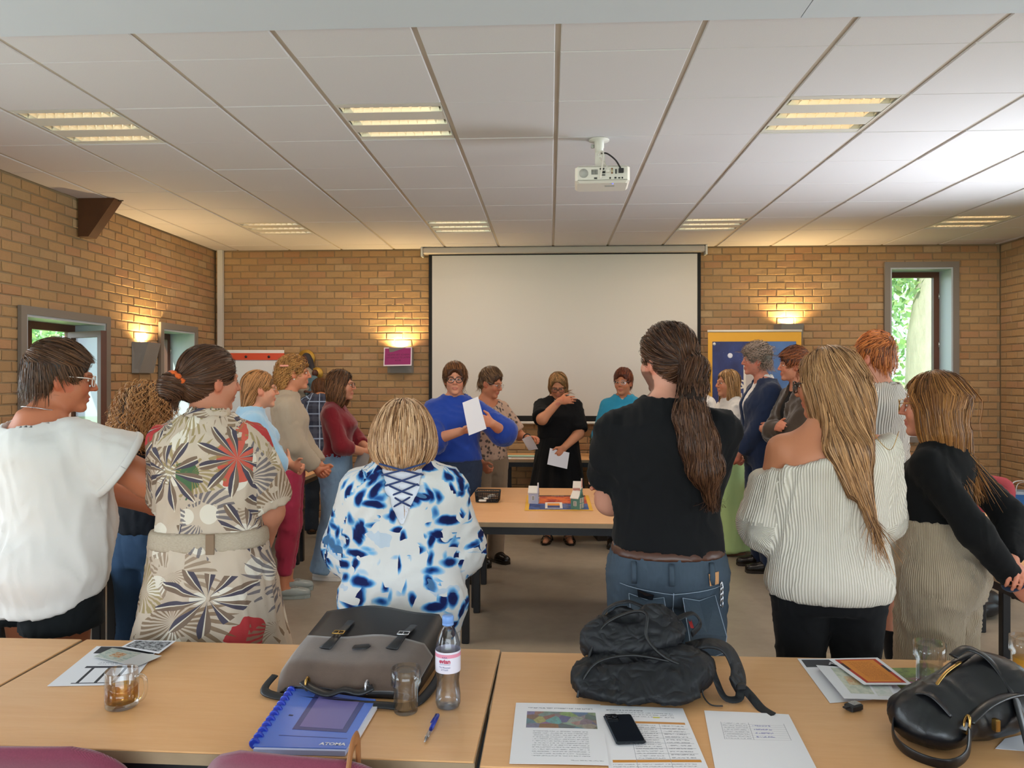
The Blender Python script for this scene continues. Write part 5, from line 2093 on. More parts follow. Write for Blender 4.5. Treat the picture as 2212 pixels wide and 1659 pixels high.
def pattern_plaid(name):
    t = NT(name)
    x, y, z = t.sep(t.coord('attr'))
    def band(q, s, lo, hi):
        f = t.math('FRACT', t.math('MULTIPLY', q, s))
        return t.math('MULTIPLY', t.math('GREATER_THAN', f, lo), t.math('LESS_THAN', f, hi))
    c = t.mix(t.math('MULTIPLY', band(x, 8.0, .2, .55), .6), srgb('232a40'), srgb('3d4256'))
    c = t.mix(t.math('MULTIPLY', band(y, 8.0, .2, .55), .5), c, srgb('454a5c'))
    c = t.mix(t.math('MULTIPLY', band(x, 8.0, .75, .84), .8), c, srgb('9fb2cf'))
    c = t.mix(t.math('MULTIPLY', band(y, 8.0, .75, .84), .8), c, srgb('8fa4c4'))
    t.col(c)
    t.p(Roughness=.9)
    return t.m


def flow_down(q):
    d = np.zeros_like(q); d[:, 2] = -1
    return d


# ================================================================== THE PEOPLE
M_BLACK = cloth('black_cotton', '111113', sheen=.03)
M_WHITEC = cloth('white_cotton', 'd8d4d0', var=.03)
M_WHITESHOE = plain('white_shoe', 'e4e0da', .5)
M_BLACKSHOE = plain('black_shoe', '17130f', .25)
M_SOLE = plain('dark_sole', '2a241f', .7)
M_DARKFRAME = plain('dark_spectacle_frame', '2a1d18', .3)
M_CLEARFRAME = plain('clear_spectacle_frame', 'e6ddd6', .15)
M_GOLD = plain('gold_wire', 'b08a4c', .25, .9)
M_SILVER = plain('silver', 'c8c8cc', .25, .9)

# 1 --- white T-shirt, far left
p = Person('woman in loose white T-shirt and black shorts at the far left', (-1.865, 2.72), -30, H=1.725, wide=1.10, sh=.142, hip=1.14, waist=1.32, chest=1.16, depth=1.28, belly=.05, bust=.03, arm=1.42, leg=1.2,
           skin='c07c5c', head=1.04, hyaw=-26, hpitch=-6, hoff=(0, .035, 0), R_=dict(w=(.26, .52, 1.04), pole=(1, .0, -.5), sh=(.0, .04, 0)), L_=dict(w=(.05, .40, 1.06), pole=(1, 0, -.6)), stubble=None, jaw=1.1, brow='6a4a36')
p.top('t_shirt', M_WHITEC, hem=.775, ease=.024, sleeve=.58, sl_r=.044, neck=.112, neckz=1.43, flare=.10, flare_z=1.05, amp=.007, freq=8, seed=3, hem_tilt=(.05, .30))
_S, _E = p.S[1], p.E[1]; _ax = unit(_E - _S); _u = unit(np.cross(_ax, V3(0, 0, 1))); _v = np.cross(_ax, _u)
_c = _S + (_E - _S) * .55
MB().tube([_c + (_u * math.cos(a) + _v * math.sin(a)) * (.047 * p.arm_r + .064) for a in np.linspace(0, 2 * PI, 33)], .014, 8, caps=False, flat=(.45, 1.0), up=tuple(_ax)).build('sleeve_cuff', M_WHITEC, p.root)
p.trousers(cloth('black_denim', '15181a', sheen=.03), waist=.93, hem=.685, ease=.012, hem_r=.03, name='shorts', amp=.006)
p.short_hair(['36261a', '5c432d', '46321f', '6e5034'], vol=.018, nape=-.062, top=.066, n=3400, length=.055, topv=.012, fwd=2.2, seed=21, root='2e2016', width=.0028)
p.glasses(M_CLEARFRAME, 'square', .025, .020, thick=.0022)
mb = MB()
_c = p.neck + V3(0, .01, .018)
mb.tube([_c + V3(.074 * math.cos(a), .074 * math.sin(a), .016 * math.sin(a + PI) + .004) for a in np.linspace(0, 2 * PI, 25)], .0016, 5, caps=False)
mb.build('necklace', M_SILVER, p.root)

# 2 --- curly hair, navy sweatshirt
p = Person('woman with curly blonde hair, navy sweatshirt and blue jeans behind the floral dress', (-1.87, 3.44), -12, H=1.57, wide=1.0, R_=dict(w=(.05, .26, 1.05), pole=(1, -.3, -.4)), L_=dict(w=(.05, .26, 1.05), pole=(1, -.3, -.4)), near=False, skin='d39b7f', face=False, hip=1.02, hpitch=-14, hyaw=-10)
p.top('sweatshirt', cloth('navy_sweat', '10151d', sheen=.05), hem=.955, ease=.022, sleeve=1.9, sl_r=.012, neck=.068, amp=.007, freq=12, seed=5)
p.trousers(denim('blue_jeans', '27425f'), waist=1.0, ease=.012, seed=2)
p.shoes(M_WHITESHOE)
p.hair([(p.HE((0, -.03, .02), (.105, .12, .105)), 0), (p.HE((0, -.055, -.09), (.125, .10, .12)), .05)], p.face_cut(ears=False, wide=.06), p.hf(lambda q: np.stack([q[:, 0] * 1.5, (q[:, 1] + .05) * 1.2, -.10 + 0 * q[:, 2]], 1)),
       ['6a4a2c', 'a67c4a', 'c9a26c', '8a6238'], n=1500, length=.13, width=.0042, steps=14, curl=.008, curlf=160, lift=(0, .014), seed=31, amp=.009, sfreq=45, root='5a3d22')

# 3 --- floral dress with belt, bun with orange scrunchie
p = Person('woman in belted floral dress with orange scrunchie in her brown hair', (-1.265, 2.76), 8, H=1.715, wide=1.0, sh=.148, hip=1.08, waist=1.26, chest=1.12, depth=1.12, arm=1.30, skin='c98d72', head=1.0, hyaw=-48, hpitch=-4, hroll=4,
           R_=dict(w=(.13, .20, .88), pole=(1, -.8, .2)), L_=dict(w=(.06, .27, .93), pole=(.7, -.4, -.2)), hands=('', ''))
M_FLORAL = pattern_floral()
p.top('dress_bodice', M_FLORAL, hem=1.0, ease=.018, sleeve=.86, sl_r=.028, neck=.074, neckz=1.452, amp=.008, freq=11, seed=8)
p.skirt(M_FLORAL, [(.42, .300, .27, .27), (.60, .275, .245, .25), (.80, .238, .195, .205), (.92, .216, .160, .178), (1.03, .200, .145, .150)], name='dress_skirt', amp=.010, wave=(7, .018, .98), seed=4)
F = Field()
F.add(Loft([(.97 * p.k, 0, 0, .214, .160, .168), (1.035 * p.k, 0, 0, .206, .152, .160)], p=2.3), 0)
_t = NT('woven_belt'); _g = _t.coord('attr')
_w = _t.noise(_t.coord('attr', (1, 2, 1)), 130.0, 2.0)
_t.col(_t.mix(_w, srgb('a3927c'), srgb('c4b6a2'))); _t.p(Roughness=.9); _t.bump(_w, .5, .004)
_b = p.garment('belt', F, _t.m, amp=.002)
MB().box(-.014, .014, -.008, .004, -.035, .035).build('belt_loop', M_FLORAL, _b, loc=(.05, -.163, 1.003 * p.k))
# collar
F = Field()
_n = p.neck
F.add(Caps(_n + V3(0, .0, -.008), _n + V3(0, .006, .046), .092, .068, cut_a=True, cut_b=True), 0)
F.sub(Caps(_n + V3(0, 0, -.05), _n + V3(0, .01, .12), .076, .060), .004)
F.sub(Ell(_n + V3(0, .10, .03), (.05, .07, .08)), .006)
p.garment('collar', F, M_FLORAL, h=.008, amp=.002)
_bun = p.hp(0, -.150, -.035)
_tie = p.hp(0, -.118, -.005)
def _fl(P):
    d = _tie - P
    far = np.linalg.norm(P - _bun, axis=1) < .055
    sw = np.cross(P - _bun, V3(.2, .3, 1.0))
    return np.where(far[:, None], sw, d)
p.hair([(p.HE((0, -.020, .034), (.088, .109, .098)), 0), (p.HE((0, -.060, -.030), (.066, .062, .062)), .03), (p.HC((0, -.10, 0), (0, -.150, -.03), .030, .034), .02),
        (Ell(_bun, (.046, .040, .050)), .012), (p.HC((-.01, -.13, -.055), (-.02, -.12, -.125), .022, .006), .02)],
       p.face_cut(top=.068), _fl, ['291b12', '463122', '624631', '35251a'], n=3800, length=.085, width=.0026, seed=41, lift=(-.001, .006), root='33231a', amp=.006, sfreq=55)
mb = MB()
_ax = unit(_bun - _tie); _u = unit(np.cross(_ax, V3(0, 0, 1))); _v = np.cross(_ax, _u)
_pts = [_tie * .35 + p.hp(0, -.135, -.012) * .65 + (_u * math.cos(a) + _v * math.sin(a)) * (.033 + .003 * math.sin(9 * a)) for a in np.linspace(0, 2 * PI, 37)]
mb.tube(_pts, [.011 + .0025 * math.sin(11 * a) for a in np.linspace(0, 2 * PI, 37)], 8, caps=False)
mb.build('scrunchie', cloth('orange_scrunchie', 'd9622a', bump=.5, scale=300.0), p.root)
p.shoes(M_WHITESHOE)

# 4 --- light blue sweater, round glasses
p = Person('young woman in fluffy light blue sweater with round thin glasses', (-1.92, 4.83), -66, H=1.645, skin='dba387', near=False, hyaw=4, hoff=(0, .02, 0), R_=dict(w=(-.05, .22, 1.07), pole=(1, -.2, -.6), palm=(0, -1, .2), hand=(-1, .1, .15)), L_=dict(w=(-.02, .25, 1.05), pole=(1, -.2, -.6)), hands=(1, ''), arm=1.05, chest=1.05, bust=.03)
p.top('sweater', cloth('light_blue_wool', '8fb8d6', bump=.4, scale=260.0, sheen=.6), hem=.93, ease=.024, sleeve=1.32, sl_r=.03, cuff=.006, neck=.068, amp=.006, seed=7)
p.trousers(cloth('black_trouser', '1b1a1c'), waist=1.0, seed=3, hem_r=.02)
p.shoes(M_WHITESHOE)
p.hair([(p.HE((0, -.018, .036), (.088, .110, .096)), 0), (p.HE((0, -.072, -.055), (.080, .050, .085)), .04)], p.face_cut(top=.068, wide=.062), p.hf(lambda q: np.stack([q[:, 0] * .9, -.35 - q[:, 1] * .2, -.6 - q[:, 2] * 0], 1)),
       ['7c5a36', 'a57d4e', 'b98f5c', '8a6640'], n=1100, length=.11, width=.0042, seed=43, root='644629')
p.glasses(M_GOLD, 'round', .024, .021, thick=.0012)

# 5 --- curly blonde, beige jumper, red trousers
p = Person('tall woman with curly blonde hair, beige jumper and raspberry red trousers', (-1.92, 5.50), -78, H=1.755, skin='cf9070', near=False, hyaw=6, hoff=(0, .02, 0), R_=dict(w=(.05, .20, .89), pole=(.7, -1, 0), palm=(-1, 0, .2), hand=(-.6, .5, -.5), curl=40), L_=dict(w=(.03, .22, .90), pole=(.7, -1, 0), hand=(-.6, .5, -.5), curl=40), hands=(1, 1), jaw=.95)
p.top('jumper', cloth('beige_wool', 'aa9a86', bump=.3, scale=300.0), hem=.90, ease=.022, sleeve=1.86, sl_r=.014, neck=.066, neckz=1.45, amp=.006, seed=9)
F = Field()
F.add(Caps(p.neck + V3(0, 0, .0), p.neck + V3(0, .008, .045), .072, .062, cut_b=True), 0)
F.sub(Caps(p.neck, p.neck + V3(0, .01, .12), .058, .058), .004)
p.garment('shirt_collar', F, M_WHITEC, h=.010, amp=0)
p.trousers(cloth('raspberry_cotton', 'a8324c'), waist=.97, hem=.16, ease=.008, seed=6, amp=.006)
p.shoes(plain('grey_patent', '9aa09c', .15), low=True, toe=.034)
p.hair([(p.HE((0, -.018, .038), (.090, .112, .100)), 0), (p.HE((0, -.095, -.045), (.075, .055, .10)), .04)], p.face_cut(top=.066, wide=.062), p.hf(lambda q: np.stack([q[:, 0] * .9, -.45 - q[:, 1] * 2, -.55 - q[:, 2] * 0], 1)),
       ['7d5a30', 'b38a4e', 'cda766', '94703c'], n=1200, length=.10, width=.0042, steps=12, curl=.0055, curlf=190, lift=(0, .010), seed=45, root='6a4a28', amp=.008, sfreq=50)
MB().box(-.012, .012, -.03, .03, -.006, .006).build('hair_clip', plain('coral_clip', 'd98a72', .4), p.root, loc=tuple(p.hp(.086, -.075, .055)))
MB().lathe([(0, -.006), (.005, -.003), (.005, .003), (0, .006)], 8).build('earring', plain('pearl', 'e8e0d4', .2), p.root, loc=tuple(p.hp(.088, -.004, -.047)))

# 6 --- plaid shirt, bending by the back wall
p = Person('person in navy plaid shirt bending over beside the back wall', (-2.36, 7.72), 20, H=1.66, near=False, face=False, lean=(0, .22), hoff=(0, .06, -.08), hpitch=-28, R_=dict(w=(.22, .38, .90), pole=(.6, -.6, .3)), L_=dict(w=(.26, .30, .92), pole=(.8, -.4, .2)), skin='b98466')
p.top('plaid_shirt', pattern_plaid('plaid_flannel'), hem=.86, ease=.035, sleeve=1.7, sl_r=.03, neck=.070, amp=.010, freq=10, seed=12)
p.trousers(denim('dark_jeans', '2b3440'), waist=.98, hem_r=.02, seed=8)
p.shoes(plain('brown_leather', '5a3a24', .4), M_SOLE)
p.short_hair(['4c331f', '6d4c2f', '5a3d26'], vol=.018, nape=-.10, ears=False, n=800, length=.07, seed=47)

# 7 --- burgundy top, flared jeans
p = Person('woman in burgundy top, dark square glasses and flared light jeans', (-1.72, 6.04), -88, H=1.66, near=False, skin='d59c80', hyaw=2, hoff=(0, .02, 0), R_=dict(w=(.04, .25, 1.02), pole=(1, -.5, -.4), hand=(-.9, .5, 0)), L_=dict(w=(-.02, .28, 1.03), pole=(1, -.3, -.4)), hands=(1, ''), bust=.04, chest=1.08, hip=1.12, waist=1.02, arm=1.12,
           feet={1: (.13, -.06, 8), -1: (-.12, .04, 0)})
p.top('burgundy_top', cloth('burgundy_jersey', '7a1c27', sheen=.3), hem=.985, ease=.012, sleeve=1.42, sl_r=.008, neck=.076, v=.06, amp=.005, seed=14)
p.trousers(denim('light_jeans', '7590ab', .35), waist=1.03, ease=.012, knee=.0, hem=.055, hem_r=.042, calf=-.004, seed=10)
p.shoes(M_WHITESHOE, high=.03)
mb = MB()
for sg in (1, -1):
    mb.tube(spline([p.neck + V3(.06 * sg, .01, .015), p.neck + V3(.045 * sg, .085, -.06), p.neck + V3(.012 * sg, .115, -.15), p.neck + V3(.020 * sg, .122, -.27)], 4), .013, 6, flat=(1.3, .5))
mb.build('scarf_tie', bpy.data.materials['burgundy_jersey'], p.root)
p.hair([(p.HE((0, -.018, .038), (.088, .110, .098)), 0), (p.HE((0, -.065, -.075), (.095, .058, .13)), .04), (p.HE((.075, -.005, -.09), (.028, .055, .10)), .03), (p.HE((-.075, -.005, -.09), (.028, .055, .10)), .03)],
       [(p.HE((0, .10, -.04), (.066, .078, .113)), .012), (p.HE((0, .075, -.16), (.06, .09, .10)), .012)], p.hf(lambda q: np.stack([q[:, 0] * .8, -.2 - q[:, 1], -.9 + 0 * q[:, 2]], 1)),
       ['3f2c1c', '5d432b', '7a5a3c', '94734e'], n=1300, length=.13, width=.0042, steps=9, curl=.003, curlf=60, seed=49, root='38261a')
p.glasses(M_DARKFRAME, 'square', .026, .020)

# 8 --- blue tie-dye blouse, blonde bob
p = Person('short woman with blonde bob and white blouse with blue tie-dye spots', (-.53, 2.72), 9, H=1.515, wide=1.10, sh=.158, hip=1.16, waist=1.26, chest=1.16, depth=1.12, arm=1.2, face=False, skin='cf9a7c', head=1.03, hpitch=-6,
           R_=dict(w=(.02, .22, 1.08), pole=(1, -.35, -.9)), L_=dict(w=(.02, .25, 1.05), pole=(1, -.2, -.9)))
M_TIE = pattern_tiedye()
_n = p.neck
def _vcut(F):
    for i in range(10):
        t = i / 9
        F.sub(Ell(_n + V3(0, -.12, .03 - .20 * t), (.088 * (1 - t) + .012, .12, .024)), .010)
p.top('undershirt', cloth('white_camisole', 'e2e2ea', var=.02), hem=1.0, ease=.008, sleeve=.15, neck=.062, amp=.003, sleeves=())
p.top('tie_dye_blouse', M_TIE, hem=.765, ease=.030, sleeve=1.55, sl_r=.030, cuff=.016, neck=.070, flare=.02, flare_z=1.1, amp=.009, freq=10, seed=16, boat=_vcut)
p.skirt(M_TIE, [(.70, .232, .18, .19), (.74, .232, .18, .19), (.79, .226, .17, .18)], name='blouse_band', amp=.004)
p.trousers(denim('navy_jeans', '22304e'), waist=.98, ease=.012)
mb = MB()
for i in range(4):
    for sg in (1, -1):
        z0 = .020 - .036 * i
        w0 = .080 - .0135 * i
        mb.tube(spline([_n + V3(sg * w0, -.082 - .004 * i, z0), _n + V3(0, -.108 - .006 * i, z0 - .020), _n + V3(-sg * (w0 - .008), -.086 - .006 * i, z0 - .040)], 5), .0036, 5)
mb.build('lacing', cloth('lace_navy', '34426e'), p.root)
p.shoes(M_WHITESHOE)
p.hair([(p.HE((0, -.020, .030), (.098, .118, .104)), 0), (p.HE((0, -.034, -.040), (.116, .116, .098)), .06)], [(p.HE((0, .10, -.05), (.075, .078, .13)), .012)],
       p.hf(lambda q: np.stack([q[:, 0] * .55, (q[:, 1] + .02) * .55, -.085 - .12 * (q[:, 2] < .08)], 1)),
       ['5a3f2a', 'a47e56', 'd4b68c', 'e6d0ae', 'b8946a', '74563a'], n=5200, length=.13, width=.0030, steps=8, tip=.96, curl=.0015, curlf=40, seed=51, root='6a5038', lift=(-.001, .006), amp=.006, sfreq=45)

# 9 --- royal blue sweater holding paper
p = Person('woman with short brown hair and round glasses in royal blue sweater', (-.75, 5.94), -167, H=1.705, near=False, wide=1.08, sh=.158, waist=1.16, chest=1.12, hip=1.08, depth=1.08, skin='d8a085', hyaw=-6, R_=dict(w=(-.01, .30, 1.19), pole=(1, -.4, -.8), palm=(-.3, -.2, .9), hand=(-.9, .35, .1), curl=30), L_=dict(w=(.25, .28, 1.25), pole=(1, -.4, -.8), hand=(-.7, .55, .25), palm=(-.5, -.8, 0), curl=40), hands=(1, 1), arm=1.15)
p.top('blue_sweater', cloth('royal_blue_knit', '2143a0', sheen=.3), hem=.94, ease=.024, sleeve=1.12, sl_r=.038, neck=.070, amp=.007, seed=18)
p.trousers(denim('indigo_jeans', '27344c'), waist=1.0, knee=.03, hem_r=.06, calf=.02, seed=11)
p.shoes(M_BLACKSHOE)
p.short_hair(['4c3320', '7d5938', '63452b', '8f6a44'], vol=.024, nape=-.090, ears=False, n=1300, length=.060, seed=53, part=.03, topv=.01, width=.0040, fwd=.3, wide=.066, top=.082, gz=.082)
p.glasses(M_DARKFRAME, 'round', .027, .024, thick=.0032)

# 10 --- patterned blouse, reaching for paper
p = Person('woman with short greying hair in beige flowered blouse reaching to the right', (-.53, 6.50), -140, H=1.675, near=False, skin='c98a6a', hyaw=22, hpitch=-16, hoff=(0, .025, 0), waist=1.05, R_=dict(w=(.18, .16, .90), pole=(.6, -1, 0), curl=50, palm=(-1, 0, 0)), L_=dict(w=(.20, .31, 1.10), pole=(.6, -.5, -.6), palm=(-.2, -.2, -1), hand=(.1, .9, .15), curl=30), hands=(1, 1))
p.top('flowered_blouse', pattern_blotch('flowered_viscose', 'b89a86', '4a403c', '7d6a60', 26.0), hem=.90, ease=.018, sleeve=.86, sl_r=.018, neck=.096, neckz=1.43, amp=.006, seed=20)
p.trousers(cloth('khaki_trouser', '84705c'), waist=1.0, knee=.008, hem_r=.02, seed=13)
p.shoes(M_BLACKSHOE)
p.short_hair(['4a3625', '77603f', '8f7a5c', '5a432c'], vol=.014, nape=-.075, n=1100, length=.045, seed=55, topv=.016, width=.004, up=.05, top=.080, gz=.080)
p.glasses(M_SILVER, 'round', .022, .017, thick=.001)
mb = MB(); _w = p.Wr[-1] - unit(p.Wr[-1] - p.E[-1]) * .03; _ax = unit(p.Wr[-1] - p.E[-1]); _u = unit(np.cross(_ax, V3(0, 0, 1))); _v = np.cross(_ax, _u)
mb.tube([_w + (_u * math.cos(a) + _v * math.sin(a)) * .034 for a in np.linspace(0, 2 * PI, 17)], .006, 6, caps=False)
mb.build('bracelet', M_DARKFRAME, p.root)

# 11 --- black dress, hand to face
p = Person('woman in black dress covering her nose with her forearm', (.08, 7.38), 179, H=1.665, near=False, wide=1.08, sh=.158, waist=1.24, chest=1.16, hip=1.10, depth=1.15, skin='c9906f', hpitch=-26, hoff=(0, .03, -.02), arm=1.2,
           R_=dict(w=(-.015, .215, 1.405), pole=(.9, .3, -1), hand=(-1, .08, .12), palm=(0, -1, -.3), curl=14), L_=dict(w=(.06, .25, .96), pole=(1, -.5, -.3), hand=(-.55, .3, -.75), palm=(-.5, -.7, -.2), curl=34), hands=(1, 1), feet={1: (.10, .03, 10), -1: (-.10, .03, 10)})
M_BLKD = cloth('black_viscose', '0f0f11', sheen=.03)
p.top('dress_bodice', M_BLKD, hem=1.02, ease=.020, sleeve=.92, sl_r=.022, neck=.080, v=.05, amp=.007, seed=22)
p.skirt(M_BLKD, [(.22, .31, .26, .26), (.5, .275, .225, .23), (.8, .235, .18, .19), (.98, .208, .155, .155), (1.06, .196, .148, .142)], name='dress_skirt', amp=.008, wave=(9, .02, .98), seed=6)
p.hair([(p.HE((0, -.018, .034), (.094, .112, .100)), 0), (p.HE((0, -.040, -.045), (.100, .090, .075)), .04)], [(p.HE((.008, .105, -.045), (.070, .085, .125)), .012), ((p.hR @ V3(0, 0, -1), (p.hR @ V3(0, 0, -1)) @ p.hp(0, 0, -.10)), .015)],
       p.hf(lambda q: np.stack([(q[:, 0] - .03) * .9, (q[:, 1] + .05) * .4, -.09 + 0 * q[:, 2]], 1)), ['6e5130', '9a774a', 'b59264', '7d6038'], n=1200, length=.08, width=.0042, seed=57, root='6b5230', guard=(.066, .03, .075), tip=.9)
p.glasses(M_DARKFRAME, 'square', .027, .021, thick=.003)
mb = MB()
for r_, zz in ((.080, -.03), (.088, -.055)):
    mb.tube([p.neck + V3(r_ * math.cos(a), .012 + r_ * math.sin(a), .012 + zz * max(0, math.sin(a)) * 1.4) for a in np.linspace(0, 2 * PI, 29)], .005, 6, caps=False)
mb.build('bead_necklace', plain('ivory_beads', 'd8cdb8', .4), p.root)
for sg in (1, -1):
    a, t = p.ank[sg], p.toe[sg]
    w = V3(t[1], -t[0], 0)
    mb = MB()
    mb.prism([tuple((a + t * u + w * q)[:2]) for u, q in ((-.07, -.03), (.03, -.04), (.13, -.048), (.19, -.02), (.19, .02), (.13, .048), (.03, .04), (-.07, .03))], .002, .020)
    sa = mb.build('sandal', M_BLACKSHOE, p.root)
    mb = MB()
    for u, hh in ((.10, .062), (.02, .085)):
        mb.tube([tuple(a + t * u + w * (.05 * math.cos(q)) + V3(0, 0, -a[2] + .018 + hh * math.sin(q) * .9)) for q in np.linspace(0, PI, 9)], .008, 6, flat=(1.6, .4))
    mb.build('strap', M_BLACKSHOE, sa)

# 12 --- turquoise shirt
p = Person('woman with auburn hair and glasses in turquoise shirt before the screen', (.69, 7.18), 169, H=1.675, near=False, skin='bd8362', hyaw=-10, R_=dict(w=(.20, .16, .86), pole=(.6, -1, 0)), L_=dict(w=(.20, .16, .86), pole=(.6, -1, 0)), jaw=.95)
M_TURQ = cloth('turquoise_linen', '2a86a8')
p.top('turquoise_shirt', M_TURQ, hem=.86, ease=.024, sleeve=1.5, sl_r=.018, neck=.070, v=.05, amp=.007, seed=24)
F = Field()
F.add(Caps(p.neck + V3(0, .0, .0), p.neck + V3(0, .008, .042), .090, .070, cut_a=True, cut_b=True), 0)
F.sub(Caps(p.neck + V3(0, 0, -.03), p.neck + V3(0, .01, .12), .078, .060), .004)
F.sub(Ell(p.neck + V3(0, .11, .02), (.035, .07, .08)), .006)
p.garment('collar', F, M_TURQ, h=.009, amp=.001)
p.trousers(cloth('dark_trouser', '2a2a30'), waist=1.0)
p.shoes(M_BLACKSHOE)
p.short_hair(['4a2415', '7a3f24', '5e2f1a', '8a4c2c'], vol=.016, nape=-.065, n=1000, length=.045, seed=59, topv=.014, width=.004, top=.078, gz=.078)
p.glasses(M_SILVER, 'round', .025, .021, thick=.001)
mb = MB()
mb.tube([p.neck + V3(.072 * math.cos(a), .010 + .072 * math.sin(a), .012 - .03 * max(0, math.sin(a))) for a in np.linspace(0, 2 * PI, 25)], .004, 6, caps=False)
mb.build('pearl_necklace', bpy.data.materials['ivory_beads'], p.root)

# 13 --- man with long ponytail
p = Person('man with long brown ponytail, black T-shirt and blue jeans seen from behind', (.41, 2.68), -2, H=1.785, wide=1.02, sh=.166, hip=.98, waist=1.14, chest=1.12, depth=1.15, belly=.02, arm=1.18, leg=1.05, skin='d7a08c', hyaw=32, hroll=-3, face=True, stubble='3a2a20', jaw=1.1,
           R_=dict(w=(-.12, .22, 1.13), pole=(1, -.25, -.7), hand=(-1, -.15, .05), palm=(0, -1, 0), curl=22), L_=dict(w=(-.02, .26, 1.10), pole=(1, -.30, -.75)), hands=(1, ''))
p.top('black_t_shirt', M_BLACK, hem=.960, ease=.020, sleeve=.70, sl_r=.016, neck=.066, neckz=1.462, amp=.010, freq=9, seed=26, hem_tilt=(-.06, 0), flare=-.03, flare_z=1.05)
M_MANJEANS = denim('worn_jeans', '37434f', .3)
_tr = p.trousers(M_MANJEANS, waist=.975, ease=.014, knee=.012, hem_r=.02, amp=.006, seed=15)
F = Field()
F.add(Loft([(z, cx, cy, w + .019, f + .019, b + .019) for (z, cx, cy, w, f, b) in p.rows if .85 * p.k < z < 1.1 * p.k]), 0)
F.plane((0, 0, 1), .972 * p.k).plane((0, 0, -1), -.940 * p.k)
_bl = p.garment('leather_belt', F, plain('brown_belt', '4a2a1c', .4, var=.2), h=.009, amp=.001)
TRF = Loft([(z, cx, cy, w + .016, f + .016, b + .016) for (z, cx, cy, w, f, b) in p.rows if z < 1.1 * p.k])
def on_back(p, x, z, out=.003):
    """point on the seat of the trousers at local x, z"""
    ys = np.linspace(-.30, 0, 400)
    d = TRF.d(np.full(400, x), ys, np.full(400, z))
    return V3(x, ys[np.argmax(d < 0)] - out, z)
def patch(name, pts, mat, parent, th=.003):
    """flat piece sewn on the seat following its curve"""
    n = len(pts)
    a = [on_back(p, x, z, .010) for x, z in pts]; b = [q + V3(0, -th, 0) for q in a]
    c0 = sum(a) / n; c0 = on_back(p, c0[0], c0[2], .011); c1 = c0 + V3(0, -th, 0)
    mb = MB()
    mb.add([tuple(q) for q in a + b] + [tuple(c0), tuple(c1)], [(i, n + i, n + (i + 1) % n, (i + 1) % n) for i in range(n)] + [(n + i, 2 * n + 1, n + (i + 1) % n) for i in range(n)])
    return mb.build(name, mat, parent)
def pocket_outline(cx, zt, w, h):
    P = [(cx - w, zt), (cx, zt - .012), (cx + w, zt), (cx + w * 1.02, zt - h * .5), (cx + w * .9, zt - h * .85), (cx, zt - h), (cx - w * .9, zt - h * .85), (cx - w * 1.02, zt - h * .5)]
    return P
M_STITCH = plain('pale_stitching', '8a97a6', .8)
for cx in (-.085, .088):
    po = pocket_outline(cx, .875, .056, .145)
    pk = patch('back_pocket', po, M_MANJEANS, _tr)
    mb = MB()
    mb.tube([on_back(p, x, z, .0145) for x, z in po + po[:1]], .0012, 4, caps=False)
    mb.build('stitching', M_STITCH, _tr)
for x in (-.125, -.005, .13):
    mb = MB()
    mb.tube([on_back(p, x, .985, .004), on_back(p, x, .97, .016), on_back(p, x, .94, .018), on_back(p, x, .915, .012)], .009, 6, flat=(1.0, .3))
    mb.build('belt_loop', M_MANJEANS, _tr)
mb = MB()
mb.tube([on_back(p, x, .905 - .02 * (1 - abs(x) / .18), .011) for x in np.linspace(-.17, .17, 13)], .0014, 4)
mb.tube([on_back(p, .002, z, .012) for z in np.linspace(.89, .80, 7)], .0016, 4)
mb.build('yoke_seam', M_STITCH, _tr)
_ph = patch('leather_patch', [(.118, .952), (.155, .955), (.154, .915), (.122, .912)], plain('tan_patch', 'c08a58', .7), _tr)
_mb = patch('red_tab', [(.036, .845), (.046, .845), (.046, .825), (.036, .825)], plain('red_tab', 'b02a2a', .7), _tr, .006)
_kp = patch('phone', [(-.115, .895), (-.062, .882), (-.066, .862), (-.112, .870)], plain('pocket_phone', '121216', .2), _tr, .009)
mb = MB()
_kc = on_back(p, .165, .905, .02)
for _i in range(4):
    mb.tube([_kc + V3(.004 * math.cos(q), .006 * math.sin(q * 2), .016 * math.sin(q) - .018 * _i) for q in np.linspace(0, 2 * PI, 9)], .0022, 5, caps=False)
mb.build('key_chain', M_SILVER, _tr)
_tie = p.hp(.0, -.118, .000)
_tail = [_tie, p.hp(.004, -.150, -.035), V3(.06, -.150, 1.47), V3(.085, -.165, 1.38), V3(.105, -.170, 1.30), V3(.12, -.155, 1.24)]
_ta = np.array(_tail)
def _fl(P):
    d = _tie - P
    seg = np.argmin(((P[:, None, :] - _ta[None]) ** 2).sum(2), 1)
    td = np.diff(_ta, axis=0, append=_ta[-1:] + (_ta[-1:] - _ta[-2:-1]))
    intail = (np.linalg.norm(P - _ta[seg], axis=1) < .075) & (((P - p.hc) @ p.hR)[:, 1] < -.112)
    return np.where(intail[:, None], td[seg], d)
_pr = [(p.HE((0, -.018, .036), (.087, .108, .096)), 0), (p.HE((0, -.065, -.020), (.064, .054, .058)), .03)]
for i, (ra, rb) in enumerate(((.026, .036), (.038, .050), (.050, .056), (.056, .050), (.050, .022))):
    _pr.append((Caps(_ta[i], _ta[i + 1], ra, rb), .015))
p.hair(_pr, p.face_cut(top=.068), _fl, ['1f130d', '36241a', '4f3625', '664a34', '2a1b13'], n=6000, length=.13, width=.0028, steps=9, curl=.0045, curlf=55, seed=61, root='261810', lift=(-.001, .007), amp=.006, sfreq=50)
mb = MB()
_ax = unit(_ta[1] - _ta[0]); _u = unit(np.cross(_ax, V3(0, 0, 1))); _v = np.cross(_ax, _u)
